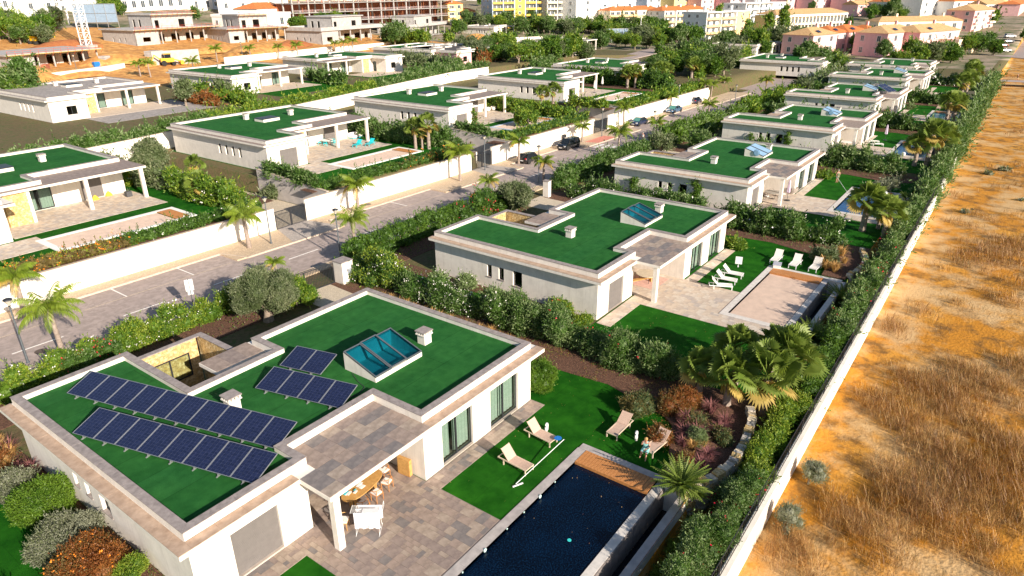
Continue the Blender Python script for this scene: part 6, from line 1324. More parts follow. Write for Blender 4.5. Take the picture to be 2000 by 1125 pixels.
def car(loc, rz, paint_, label, kind='suv', group='cars parked along the wall', L=4.35, Wd=1.82):
    """+x is the front"""
    o = empty('parked_car', loc, rz, label, 'car', group); H = 1.66 if kind == 'suv' else (1.5 if kind == 'hatch' else 1.42); belt = 1.0 if kind == 'suv' else .92; hw = Wd/2
    st = {'suv': [(-.5, .42, .80, .86), (-.47, .32, 1.0, .96), (-.3, .24, 1.02, 1), (-.05, .22, 1.0, 1), (.2, .22, .98, 1), (.38, .24, .96, .97), (.46, .28, .86, .9), (.5, .36, .66, .8)],
          'hatch': [(-.5, .42, .78, .84), (-.46, .3, .95, .95), (-.3, .22, .95, 1), (0, .2, .93, 1), (.22, .2, .92, .99), (.38, .22, .86, .96), (.46, .26, .76, .9), (.5, .34, .6, .78)],
          'saloon': [(-.5, .42, .74, .84), (-.47, .3, .93, .95), (-.3, .22, .95, 1), (0, .2, .92, 1), (.2, .2, .9, .99), (.36, .22, .84, .96), (.46, .26, .74, .9), (.5, .34, .58, .78)]}[kind]
    m = MB(); n = 8
    for xx, z0, z1, f in st:
        w = hw*f; m.v += [(xx*L, -w*.88, z0), (xx*L, -w, z0+.18), (xx*L, -w*.985, (z0+z1)/2+.08), (xx*L, -w*.90, z1), (xx*L, w*.90, z1), (xx*L, w*.985, (z0+z1)/2+.08), (xx*L, w, z0+.18), (xx*L, w*.88, z0)]
    for k in range(len(st)-1):
        for q in range(n): a = k*n+q; b = k*n+(q+1) % n; m.f.append((a, a+n, b+n, b)); m.m.append(0)
    m.f.append(tuple(range(n))[::-1][::-1]); m.m.append(0); m.f.append(tuple((len(st)-1)*n+q for q in range(n))[::-1]); m.m.append(0)
    bo = m.build('body', paint_, o, smooth=False)
    r0, r1 = {'suv': (-.47, -.42), 'hatch': (-.46, -.36), 'saloon': (-.36, -.22)}[kind]; f0, f1 = {'suv': (.25, .12), 'hatch': (.26, .1), 'saloon': (.22, .06)}[kind]
    g = MB(); b = belt-.02; lo = [(r0*L, hw*.86), (f0*L, hw*.84)]; hi = [(r1*L, hw*.72), (f1*L, hw*.70)]
    A = [(lo[0][0], -lo[0][1], b), (lo[1][0], -lo[1][1], b-.02), (lo[1][0], lo[1][1], b-.02), (lo[0][0], lo[0][1], b)]; B = [(hi[0][0], -hi[0][1], H-.05), (hi[1][0], -hi[1][1], H-.04), (hi[1][0], hi[1][1], H-.04), (hi[0][0], hi[0][1], H-.05)]
    g.quad(A[0], A[1], B[1], B[0]); g.quad(A[2], A[3], B[3], B[2]); g.quad(A[3], A[0], B[0], B[3]); g.build('side_and_rear_windows', glassd, o)
    MB().quad(A[1], A[2], B[2], B[1]).build('windscreen', glassg if kind == 'saloon' else glassd, o)
    rf = MB(); C = [(p[0]*.96+hi[0][0]*.02, p[1]*.9, H+.0) for p in B]; rf.quad(*C); 
    for q in range(4): rf.quad(B[q], B[(q+1) % 4], C[(q+1) % 4], C[q])
    for s in (-1, 1):
        rf.bar((lo[1][0], s*lo[1][1], b), (hi[1][0], s*hi[1][1], H-.04), .06); rf.bar((lo[0][0], s*lo[0][1], b), (hi[0][0], s*hi[0][1], H-.05), .08); rf.bar(((lo[0][0]+lo[1][0])/2-.1, s*lo[0][1]*1.005, b), ((hi[0][0]+hi[1][0])/2-.1, s*hi[0][1]*1.005, H-.05), .06)
    rf.build('roof', paint_, o)
    for sx in (-.31, .31):
        for s in (-1, 1):
            w = MB().tube([(0, -.11, 0), (0, .11, 0)], .335, 14).build('wheel', tyre, o, (sx*L, s*(hw-.12), .335)); MB().tube([(0, s*.10, 0), (0, s*.122, 0)], .21, 10).build('rim', rim, w)
            MB().tube([(sx*L, s*(hw-.02), .36), (sx*L, s*(hw+.004), .36)], .40, 14).build('wheel_arch', tyre, o)
    for s in (-1, 1):
        MB().box(L*.44, L*.485, s*hw*.72-.16, s*hw*.72+.14, .64, .78).build('headlight', headl, o); MB().box(-L*.492, -L*.45, s*hw*.72-.12, s*hw*.72+.12, .72, .95).build('tail_light', tail, o); MB().box(f0*L-.12, f0*L+.06, s*(hw+.02)-.09, s*(hw+.02)+.09, belt-.02, belt+.12).build('mirror', paint_, o)
    MB().box(L*.499, L*.505, -.26, .26, .42, .54).build('number_plate', whitem, o); MB().box(-L*.505, -L*.499, -.26, .26, .50, .62).build('number_plate', whitem, o); MB().box(L*.47, L*.502, -.45, .45, .28, .40).build('grille', darkmetal, o)
    return o
black = mat('black_car_paint', (.008, .009, .011), .18, 0, coat=1); navyp = mat('navy_car_paint', (.012, .02, .06), .18, 0, coat=1); bluep = mat('light_blue_car_paint', (.10, .19, .32), .2, 0, metal=.5, coat=1); silverp = mat('silver_car_paint', (.45, .47, .5), .25, 0, metal=.6, coat=1); redp = mat('red_car_paint', (.35, .02, .015), .2, 0, coat=1); whitep = mat('white_car_paint', (.75, .75, .75), .25, 0, coat=1)
car((83.0, 58.3, 0), .02, black, 'black hatchback parked tail towards the camera beside the street palm', 'hatch', L=4.0)
car((94.3, 58.5, 0), PI-.03, black, 'black four-by-four parked nose towards the camera behind the hatchback', 'suv', L=4.6)
car((119.3, 58.6, 0), PI-.02, navyp, 'dark navy saloon with a pale windscreen shade', 'saloon', L=4.6)
car((136.0, 59.0, 0), PI-.05, bluep, 'light blue saloon parked beyond the dark one', 'saloon', L=4.4)
car((150.0, 60.2, 0), .05, navyp, 'dark car with red tail lights at the far end of the wall', 'hatch', L=4.1)
car((119.5, 46.7-.3, 0), .2, navyp, 'dark blue car on the drive hidden behind the fourth villa hedge', 'hatch', group='cars on drives')
x, y = at(1508, 130, 0); car((x, y, 0), .6, navyp, 'dark car on the shaded drive beside the garage opening villa', 'suv', group='cars on drives')
for (px, py, p, k, l, a) in [(1962, 102, silverp, 'saloon', 'silver estate car crossing the street end beyond the field', -.9), (1957, 92, redp, 'hatch', 'red car parked at the far street end', -.9), (1968, 84, navyp, 'hatch', 'dark blue car parked beyond the red one', -.9), (1972, 74, whitep, 'suv', 'white van parked farthest up the far street', -.9), (1520, 85, bluep, 'saloon', 'blue car under the pine behind the street end villas', .3), (1380, 72, silverp, 'suv', 'silver car half hidden behind the umbrella pine', .8)]:
    x, y, z = at_t(px, py); car((x, y, z), a, p, l, k, 'cars far beyond the villas', L=4.5)
# ---- people
skin = mat('skin', (.50, .26, .18), .55, .05, 5); hairm = mat('blond_hair', (.45, .26, .10), .7, .15, 20); hairg = mat('grey_hair', (.3, .28, .26), .7, .1, 20)
def body(name, J, E_, Rr, m, par):
    me = bpy.data.meshes.new(name); me.from_pydata(J, E_, []); o = bpy.data.objects.new(name, me); link(o); md = o.modifiers.new('s', 'SKIN'); md.use_smooth_shade = True
    sv = me.skin_vertices[0].data
    for k, r in enumerate(Rr): sv[k].radius = (r, r) if not isinstance(r, tuple) else r
    sv[0].use_root = True; sb = o.modifiers.new('u', 'SUBSURF'); sb.levels = 1; sb.render_levels = 1
    dg = bpy.context.evaluated_depsgraph_get(); me2 = bpy.data.meshes.new_from_object(o.evaluated_get(dg)); bpy.data.objects.remove(o)
    me2.materials.clear(); me2.materials.append(m); me2.polygons.foreach_set('material_index', [0]*len(me2.polygons)); me2.polygons.foreach_set('use_smooth', [True]*len(me2.polygons)); return inst(name, me2, par)
def figure(loc, rz, J, label, top, bottom, hair, topR=1.25, dress=False):
    """J: joints dict, all in metres; x forward, y left"""
    o = empty('person', loc, rz, label, 'person'); names = ['pelvis', 'chest', 'neck', 'head', 'crown', 'shL', 'elL', 'haL', 'shR', 'elR', 'haR', 'hipL', 'knL', 'anL', 'toL', 'hipR', 'knR', 'anR', 'toR']
    P = [J[n] for n in names]; E_ = [(0, 1), (1, 2), (2, 3), (3, 4), (1, 5), (5, 6), (6, 7), (1, 8), (8, 9), (9, 10), (0, 11), (11, 12), (12, 13), (13, 14), (0, 15), (15, 16), (16, 17), (17, 18)]
    Rr = [(.13, .11), (.15, .11), .055, .085, .07, .065, .045, .03, .065, .045, .03, .095, .062, .04, .035, .095, .062, .04, .035]
    body('body', P, E_, Rr, skin, o)
    def sub(idx, edges, rad, nm, m): body(nm, [P[i] for i in idx], edges, rad, m, o)
    if dress:
        sub([0, 1, 5, 8, 11, 12, 15, 16], [(0, 1), (1, 2), (1, 3), (0, 4), (4, 5), (0, 6), (6, 7)], [.18, .175, .085, .085, .135, .10, .135, .10], 'dress', top)
    else:
        sub([0, 1, 5, 8], [(0, 1), (1, 2), (1, 3)], [(.16, .14), (.18, .14), .085, .085], 'shirt', top); mk_ = lambda a, b, t: tuple(Vector(a).lerp(Vector(b), t))
        body('shorts', [P[0], P[11], mk_(P[11], P[12], .75), P[15], mk_(P[15], P[16], .75)], [(0, 1), (1, 2), (0, 3), (3, 4)], [.16, .12, .085, .12, .085], bottom, o)
    h = Vector(P[3]).lerp(Vector(P[4]), .55); f = Vector((1, 0, 0))
    hm = bmesh.new(); bmesh.ops.create_icosphere(hm, subdivisions=2, radius=1)
    for v in hm.verts: v.co = Vector((v.co.x*.105-.02, v.co.y*.10, v.co.z*.115+.03)) if not (v.co.x > .35 and v.co.z < .25) else Vector((.055, v.co.y*.085, v.co.z*.06+.03))
    me = bpy.data.meshes.new('hair'); hm.to_mesh(me); hm.free(); me.materials.append(hair); inst('hair', me, o, h)
    fc = MB().tri((.11, -.015, -.02), (.11, .015, -.02), (.085, 0, .03)); fc.box(.082, .092, -.04, -.022, .02, .032).box(.082, .092, .022, .04, .02, .032).box(.078, .088, -.022, .022, -.055, -.045); fc.build('face', mat('face_shadow', (.3, .13, .09), .6, 0), o, tuple(h-Vector((.01, 0, .03))))
    for hp, sd in ((P[7], 1), (P[10], -1)):
        hb = Vector(hp); m = MB(); fd = (hb-Vector(P[6] if sd == 1 else P[9])).normalized()
        for q in range(4): a = hb+fd*.03+Vector((0, 0, 0))+fd.cross(Vector((0, 0, 1)) if abs(fd.z) < .9 else Vector((1, 0, 0))).normalized()*(.018*(q-1.5)); l = (.06, .075, .07, .055)[q]; m.tube([a, a+fd*l*.6, a+fd*l+Vector((0, 0, -.015))], [.009, .008, .006], 5)
        m.tube([hb, hb+fd*.02+Vector((.03, .02*sd, 0)), hb+fd*.05+Vector((.04, .02*sd, 0))], [.011, .01, .007], 5); m.build('fingers', skin, o)
    return o
teald = mat('turquoise_dress', (.03, .40, .42), .85, .3, 14, col2=(.5, .75, .72)); olive = mat('olive_shirt', (.13, .17, .10), .9, .1, 6); khaki = mat('khaki_shorts', (.20, .20, .13), .9, .1, 6)
figure((29.15, 12.62, 0), PI+.15, dict(pelvis=(-.12, 0, .46), chest=(-.02, 0, .85), neck=(.03, 0, 1.03), head=(.08, 0, 1.10), crown=(.12, 0, 1.24), shL=(.0, .17, .95), elL=(.14, .24, .74), haL=(.28, .06, .66), shR=(.0, -.17, .95), elR=(.2, -.2, .85), haR=(.16, -.09, 1.08), hipL=(-.06, .1, .44), knL=(.34, .13, .46), anL=(.36, .14, .10), toL=(.50, .15, .05), hipR=(-.06, -.1, .44), knR=(.33, -.14, .46), anR=(.22, -.2, .10), toR=(.34, -.23, .05)), 'woman with blond hair in a turquoise patterned dress sitting on the lounger end', teald, None, hairm, dress=True)
stand = dict(pelvis=(0, 0, .92), chest=(.0, 0, 1.32), neck=(.02, 0, 1.50), head=(.04, 0, 1.58), crown=(.05, 0, 1.72), shL=(0, .2, 1.42), elL=(-.03, .27, 1.14), haL=(.08, .27, .90), shR=(0, -.2, 1.42), elR=(-.03, -.27, 1.14), haR=(.08, -.27, .90), hipL=(0, .1, .88), knL=(.02, .11, .48), anL=(0, .12, .09), toL=(.14, .14, .04), hipR=(0, -.1, .88), knR=(.03, -.11, .48), anR=(.0, -.12, .09), toR=(.14, -.14, .04))
walk = dict(stand, knL=(.16, .1, .50), anL=(.22, .1, .10), toL=(.36, .1, .05), knR=(-.06, -.1, .48), anR=(-.28, -.1, .12), toR=(-.16, -.1, .05), elL=(-.14, .25, 1.16), haL=(-.1, .24, .93), elR=(.1, -.25, 1.16), haR=(.24, -.22, 1.0))
figure((96.0, 18.1, 0), .9, stand, 'man in olive shirt and shorts standing barefoot on the lawn with his back turned', olive, khaki, hairg)
x, y = at(1255, 279, .0); figure((x, y, 0), PI-.6, walk, 'person in a white top walking on the road past the zebra crossing', whitem, khaki, hairg)
x, y, z = at_t(1986, 157); figure((x, y, z), PI/2, walk, 'distant walker on the lane across the waste ground', navyp, khaki, hairg)
dg_ = empty('dog', (x+1.6, y+.2, z), PI/2, 'sandy dog beside the distant walker on the lane', 'dog'); dm = mat('sandy_fur', (.5, .32, .15), .9, .1, 8)
body('body', [(0, 0, .5), (.3, 0, .52), (.45, 0, .66), (.6, 0, .68), (-.3, 0, .5), (-.5, 0, .62), (.28, .1, .3), (.28, .1, .03), (.28, -.1, .3), (.28, -.1, .03), (-.32, .1, .34), (-.38, .1, .2), (-.34, .1, .03), (-.32, -.1, .34), (-.38, -.1, .2), (-.34, -.1, .03)], [(0, 1), (1, 2), (2, 3), (0, 4), (4, 5), (1, 6), (6, 7), (1, 8), (8, 9), (4, 10), (10, 11), (11, 12), (4, 13), (13, 14), (14, 15)], [.13, .14, .08, .05, .11, .025, .04, .03, .04, .03, .06, .04, .03, .06, .04, .03], dm, dg_)
for s in (-1, 1): MB().tri((.44, s*.05, .72), (.5, s*.03, .72), (.45, s*.08, .82)).build('ear', dm, dg_)
x0, y0, z0 = at_t(1905, 158); x1, y1, z1 = at_t(2010, 168); lane = MB().prism([(x0, y0-2), (x1, y1-24), (x1+5, y1-24), (x0+4, y0+2)], -.02, .03).build('lane', asphalt, kind='structure')
xa, ya, za = at_t(1935, 108); xb, yb_, zb_ = at_t(1990, 40); MB().prism([(xa, ya+3), (xa-12, ya-14), (xb-4, yb_-8), (xb+4, yb_+8)], za-.3, za+.06).build('far_road', asphalt, kind='structure')

# ================================================================== the town behind
def boxwin(par, x, y, z, w, h, rz=0, cache={}, m=None, rec=0, frame=True):
    """far window: proud frame with pane"""
    key = (round(w, 1), round(h, 1))
    if key not in cache:
        f = MB(); t = .09; f.box(-w/2-t, w/2+t, -.06, .0, -t, 0); f.box(-w/2-t, w/2+t, -.06, .0, h, h+t); f.box(-w/2-t, -w/2, -.06, 0, 0, h); f.box(w/2, w/2+t, -.06, 0, 0, h); f.box(-.03, .03, -.05, -.01, 0, h)
        g = MB().quad((-w/2, -.02, 0), (w/2, -.02, 0), (w/2, -.02, h), (-w/2, -.02, h)); cache[key] = (f.mesh('window', whitew), g.mesh('pane', winm))
    o = inst('window', cache[key][0], par, (x, y, z), rz); p = inst('pane', cache[key][1], o); return o
def hip_roof(par, w, d, z, h, m, gable=False, ov_=.5, x0=0, y0=0):
    b = MB(); a0, a1, c0, c1 = x0-ov_, x0+w+ov_, y0-ov_, y0+d+ov_; r = 0 if gable else min(w, d)/2; my = (c0+c1)/2; mx = (a0+a1)/2
    if w >= d: p, q = (a0+r*1.0, my, z+h), (a1-r*1.0, my, z+h)
    else: p, q = (mx, c0+r, z+h), (mx, c1-r, z+h)
    A, B, C, D = (a0, c0, z), (a1, c0, z), (a1, c1, z), (a0, c1, z)
    if w >= d: b.quad(A, B, q, p); b.quad(C, D, p, q); b.tri(B, C, q); b.tri(D, A, p)
    else: b.quad(B, C, q, p); b.quad(D, A, p, q); b.tri(A, B, p); b.tri(C, D, q)
    b.quad(D, C, B, A); return b.build('roof', m, par)
def house(p0, p1, d, h, wm, rm, label, fl=2, roof='hip', nw=3, bal=False, name='house', cat='house', rh=None, chim=1, z=None, group='town houses behind the villas', solar=False, side=True, wfrac=.32):
    """facade from ground point p0 to p1 (pixels, or world triples), depth d away from the viewer"""
    A = at_t(*p0) if len(p0) == 2 else p0; B = at_t(*p1) if len(p1) == 2 else p1
    a = Vector(A[:2]); b = Vector(B[:2]); w = (b-a).length; rz = math.atan2(b.y-a.y, b.x-a.x); z0 = min(A[2], B[2], T((a.x+b.x)/2, (a.y+b.y)/2)) if z is None else z
    o = empty(name, (a.x, a.y, z0), rz, label, cat, group); MB().box(0, w, 0, d, -2, h).build('wall', wm, o)
    fh = h/fl
    for f in range(fl):
        for k in range(nw):
            x = w*(k+.5)/nw; ww = min(1.8, w/nw*.45); hh = fh*.5
            if bal and k % 2 == 0:
                MB().box(x-w/nw*.42, x+w/nw*.42, -1.2, -.01, f*fh+.05, f*fh+.2).build('balcony_slab', whitew, o); MB().box(x-w/nw*.42, x+w/nw*.42, -1.24, -1.14, f*fh+.2, f*fh+1.05).build('balcony_front', bal if not isinstance(bal, bool) else wm, o); boxwin(o, x, -.01, f*fh+.25, min(2.6, w/nw*.6), fh*.66)
            else: boxwin(o, x, -.01, f*fh+fh*.3, ww, hh)
        if side:
            for k in range(2): boxwin(o, -.01, d*(k+.5)/2, f*fh+fh*.3, 1.2, fh*.45, -PI/2); 
    if roof == 'hip': hip_roof(o, w, d, h, rh or min(w, d)*.2, rm)
    elif roof == 'gable': hip_roof(o, w, d, h, rh or min(w, d)*.22, rm, True)
    else: MB().box(-.2, w+.2, -.2, d+.2, h, h+.25).build('roof', rm, o); m = MB(); ring(m, [(-.2, -.2), (w+.2, -.2), (w+.2, d+.2), (-.2, d+.2)], [(.1, .1), (w-.1, .1), (w-.1, d-.1), (.1, d-.1)], h+.25, h+.9); m.build('parapet', wm, o)
    for k in range(chim):
        x = w*(.25+.5*k/max(1, chim-1)) if chim > 1 else w*.7; MB().box(x-.4, x+.4, d*.5-.4, d*.5+.4, h, h+(rh or min(w, d)*.2)+1.2).build('chimney', wm, o)
    if solar: MB().quad((w*.3, 1, h+.8), (w*.3+2.2, 1, h+.8), (w*.3+2.2, 2.4, h+1.5), (w*.3, 2.4, h+1.5)).build('solar_heater', cellm, o)
    return o
HG = 'town houses behind the villas'
# top left
house((-25, 50), (62, 38), 14, 8.5, whitew, whitew, 'white house with sloping roofs at the top left corner', 2, 'hip', 3, chim=1)
house((50, 44), (118, 34), 14, 10.5, whitew, whitew, 'tall white house with one small brown-framed window', 3, 'gable', 2, chim=0)
house((165, 26), (240, 14), 12, 7, whitew, whitew, 'white house behind the crane mast', 2, 'flat', 4, chim=0)
for k, (a, b, l) in enumerate([((238, 24), (290, 20), 'white terrace house with red roof just right of the crane'), ((288, 21), (345, 18), 'white house under the second red roof of the row'), ((345, 19), (400, 15), 'white house under the third red roof of the row'), ((398, 22), (455, 17), 'low white house with red roof before the blue block'), ((505, 44), (570, 40), 'white house with an orange roof beside the concrete villa')]):
    house(a, b, 12, 5.2, whitew, terra, l, 1, 'gable' if k != 4 else 'hip', 3)
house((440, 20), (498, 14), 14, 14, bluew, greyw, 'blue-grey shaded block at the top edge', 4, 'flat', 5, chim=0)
house((495, 34), (566, 28), 14, 13, whitew, whitew, 'large white blank block left of the concrete frame', 3, 'flat', 4, chim=0)
house((455, 62), (570, 52), 10, 5, whitew, whitew, 'long white garden building above the concrete villas', 1, 'flat', 3, chim=0)
# concrete frame under construction
A = at_t(575, 47); B = at_t(936, 41); a = Vector(A[:2]); b = Vector(B[:2]); w = (b-a).length; fr = empty('building_frame', (*A[:2], min(A[2], B[2])), math.atan2(b.y-a.y, b.x-a.x), 'long raw concrete frame building with bare floors and columns', 'building site')
w = w*.82
cm_ = MB().box(-.25, .25, -.25, .25, 0, 3.5).mesh('column', concrete); n = 13; fhh = 3.7
for f in range(5):
    MB().box(-.5, w+.5, -.6, 14, f*fhh-.2, f*fhh).build('floor_slab', concrete, fr)
    for k in range(n):
        for yy_ in (.2, 6.5): inst('column', cm_, fr, (w*k/(n-1), yy_, f*fhh))
    for q in range(2): MB().bar((0, -.5, f*fhh+.6+.4*q), (w, -.5, f*fhh+.6+.4*q), .07).build('guard_rail', mat('white_rail', (.75, .6, .6), .6, .1, 5), fr)
pm = MB()
for k in range(150): x = random.random()*w; f = random.choice((1, 2, 3)); yy_ = random.uniform(.6, 6); pm.bar((x, yy_, f*fhh), (x+random.uniform(-.3, .3), yy_, f*fhh+3.4), .12, .12)
tag(pm.build('formwork_props', mat('rusty_props', (.35, .12, .05), .8, .2, 3), fr), kind='stuff')
bk = mat('hollow_brick', (.42, .14, .08), .9, .15, 3)
for k in range(0, n-1, 2): MB().box(w*k/(n-1)+.3, w*(k+1)/(n-1)-.3, 6.3, 6.6, 0, 3.4).build('brick_wall', bk, fr)
MB().box(0, w, 11, 11.3, 0, 3*fhh).build('back_wall', bk, fr)
# apartments
def apartment(p0, p1, d, fl, wm, bm, rm, label, nb=4, roof='flat', h1=3.0, z=None):
    A = at_t(*p0); B = at_t(*p1); a = Vector(A[:2]); b = Vector(B[:2]); w = (b-a).length; o = empty('apartment_block', (*A[:2], min(A[2], B[2])-.5), math.atan2(b.y-a.y, b.x-a.x), label, 'apartment block', 'apartment blocks at the top'); h = fl*h1
    MB().box(0, w, 1.6, d, -2, h).build('wall', wm, o); bw = w/nb
    for k in range(nb+1): x = min(w-.3, max(.3, bw*k)); MB().box(x-.3, x+.3, 0, 1.6, -1, h).build('party_wall', wm, o)
    for k in range(nb):
        if k % 3 == 2: MB().box(bw*k+.31, bw*(k+1)-.31, .3, 1.59, -1, h).build('stair_bay', bm if fl > 3 else wm, o)
        for f in range(fl):
            if k % 3 == 2: boxwin(o, bw*(k+.5), .29, f*h1+1.1, 1.3, 1.2); continue
            MB().box(bw*k+.32, bw*(k+1)-.32, -.3, 1.6, f*h1-.02, f*h1+.16).build('balcony_slab', whitew, o); MB().box(bw*k+.32, bw*(k+1)-.32, -.42, -.3, f*h1, f*h1+1.0).build('balcony_front', bm, o)
            for q in (.3, .7): boxwin(o, bw*(k+q), 1.59, f*h1+.2, min(2.0, bw*.28), 2.1)
    for f in range(fl):
        for q in (.3, .7): boxwin(o, -.01, 1.6+(d-1.6)*q, f*h1+1, 1.2, 1.2, -PI/2)
    if roof == 'hip': hip_roof(o, w, d-1.6, h, 2, rm, y0=1.6)
    else: MB().box(-.2, w+.2, -.3, d+.2, h, h+.35).build('roof', rm, o)
    for k in range(3): MB().box(w*(.2+.3*k)-.5, w*(.2+.3*k)+.5, d*.5-.5, d*.5+.5, h, h+2.6).build('chimney', whitew, o)
    return o
house((876, 48), (905, 47), 11, 10, yellw, terra, 'yellow house with red hipped roof beside the concrete frame', 3, 'hip', 2, bal=creamw, chim=1)
house((905, 48), (934, 46), 9, 6.2, yellw, terra, 'lower wing house in yellow with red roof', 2, 'hip', 2, chim=0)
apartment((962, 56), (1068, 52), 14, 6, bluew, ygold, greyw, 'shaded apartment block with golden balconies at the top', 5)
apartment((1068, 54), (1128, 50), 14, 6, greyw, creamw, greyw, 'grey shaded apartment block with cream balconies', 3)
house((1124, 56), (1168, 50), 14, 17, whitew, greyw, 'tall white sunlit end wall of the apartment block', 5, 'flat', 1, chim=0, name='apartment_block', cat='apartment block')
house((1168, 40), (1240, 30), 12, 9, whitew, whitew, 'white terraced house with a blue awning', 3, 'flat', 3, bal=whitew, chim=1)
x, y, z = at_t(1195, 38); 
apartment((1190, 56), (1296, 50), 13, 3, creamw, mat('apricot_render', (.85, .55, .28), .85, .05, 1), terra, 'cream three-storey flats left of the shared stair tower', 4, 'hip')
apartment((1296, 56), (1388, 46), 13, 3, whitew, MATS['apricot_render'], terra, 'white and yellow flats with orange roofs left of the poplar', 4, 'hip')
apartment((1376, 80), (1462, 68), 13, 4, whitew, MATS['apricot_render'], whitew, 'white flats with apricot balconies between the poplars', 3)
apartment((1452, 56), (1530, 44), 13, 4, whitew, bluew, whitew, 'pale blue-white flats behind the twin poplars', 3)
# arcade building
A = at_t(1512, 66); B = at_t(1652, 50); a = Vector(A[:2]); b = Vector(B[:2]); w = (b-a).length; o = empty('arcade_building', (*A[:2], min(A[2], B[2])), math.atan2(b.y-a.y, b.x-a.x), 'long white arcaded building with yellow bays and ochre roof', 'building')
MB().box(0, w, 2, 13, -2, 8).build('wall', yellw, o); pc = MB().box(-.2, .2, -.2, .2, 0, 7.4).mesh('pillar', whitew); n = 20
for k in range(n+1): inst('pillar', pc, o, (w*k/n, .3, 0))
for f in (0, 3.6, 7.4): MB().box(-.3, w+.3, 0, 2, f-.2, f+.35 if f < 7 else f+1.0).build('gallery_slab', whitew, o)
for f in (0, 1):
    for k in range(n): boxwin(o, w*(k+.5)/n, 1.99, f*3.6+.6, 1.8, 2.2)
hip_roof(o, w, 13, 8.4, 2.2, terra2)
# pink terrace
pk = [((1583, 110), (1630, 104), 'first pink house from the left, half behind the pine', terra2, 7), ((1622, 104), (1652, 100), 'pink house with white shutter window and red roof', terra, 7), ((1652, 101), (1690, 97), 'pink house with balcony and orange roof', terra, 7), ((1690, 100), (1722, 96), 'pink house with red roof just left of the tall gable', terra, 7), ((1726, 112), (1788, 104), 'large pink house with tan gables and arched windows', terra2, 8), ((1788, 110), (1866, 99), 'large pink house at the right end of the pink terrace', terra2, 8)]
for a_, b_, l, rm, h in pk: house(a_, b_, 12, h, pinkw, rm, l, 2, 'hip', 2, rh=2.4, chim=1, solar=True, group='pink terraced houses')
house((1712, 68), (1895, 60), 10, 5.5, creamw, terra2, 'long cream building with tan roof behind the pink terrace', 1, 'hip', 8, chim=3)
house((1866, 108), (1900, 104), 10, 4.5, creamw, greyw, 'cream garage building with green fence beside the umbrella tree', 1, 'flat', 2, chim=0)
house((1895, 62), (1938, 52), 12, 9, pinkw, terra2, 'pink and cream block at the right end of the long tan roof', 3, 'hip', 3, bal=creamw)
# rows of distant houses
cols = [whitew, creamw, pinkw, whitew, yellw, bluew, whitew, creamw]; cn = ['white', 'cream', 'pink', 'white', 'yellow', 'blue-grey', 'white', 'cream']
far = []; rr = random.Random(5); idx = 0
pos = ['above the red roofs of the top left', 'above the crane mast', 'beside the blue block', 'over the concrete frame', 'behind the golden balcony flats', 'behind the blue awning house', 'behind the orange roofed flats', 'above the tall poplar', 'behind the arcade', 'above the pine trees', 'beyond the pink terrace', 'near the far street', 'by the right edge']
for row, (py, hh, step) in enumerate([(32, 6.5, 62), (20, 6.5, 54), (10, 6.5, 50), (2, 7, 48)]):
    px = 1180 if row < 1 else (1150 if row < 3 else 120)
    while px < 2040:
        wd = rr.uniform(.62, .9)*step; x, y, z = at_t(px, py+rr.uniform(-2, 2))
        if not (row == 0 and (px < 1655)) and not (row == 1 and px < 1640 and px > 1380 and False):
            ci = rr.randrange(8); flat = rr.random() < .3; rt_ = 'flat' if flat else rr.choice(('hip', 'gable'))
            nm = '%s %s-roofed house %s, %s' % (cn[ci], 'flat' if flat else ('red' if idx % 2 else 'tan'), pos[min(12, int((px-100)/150))], ['lowest row', 'second row up', 'third row up', 'at the picture top'][row]+[' left', ' mid', ' right'][int(px/50) % 3])
            s = .9+rr.random()*.3; house((px, py), (px+wd, py-wd*.10), 11*s, hh*s, cols[ci], whitew if flat else (terra if idx % 2 else terra2), nm, 2, rt_, 3, chim=1, side=False); idx += 1
        px += step*rr.uniform(.95, 1.25)
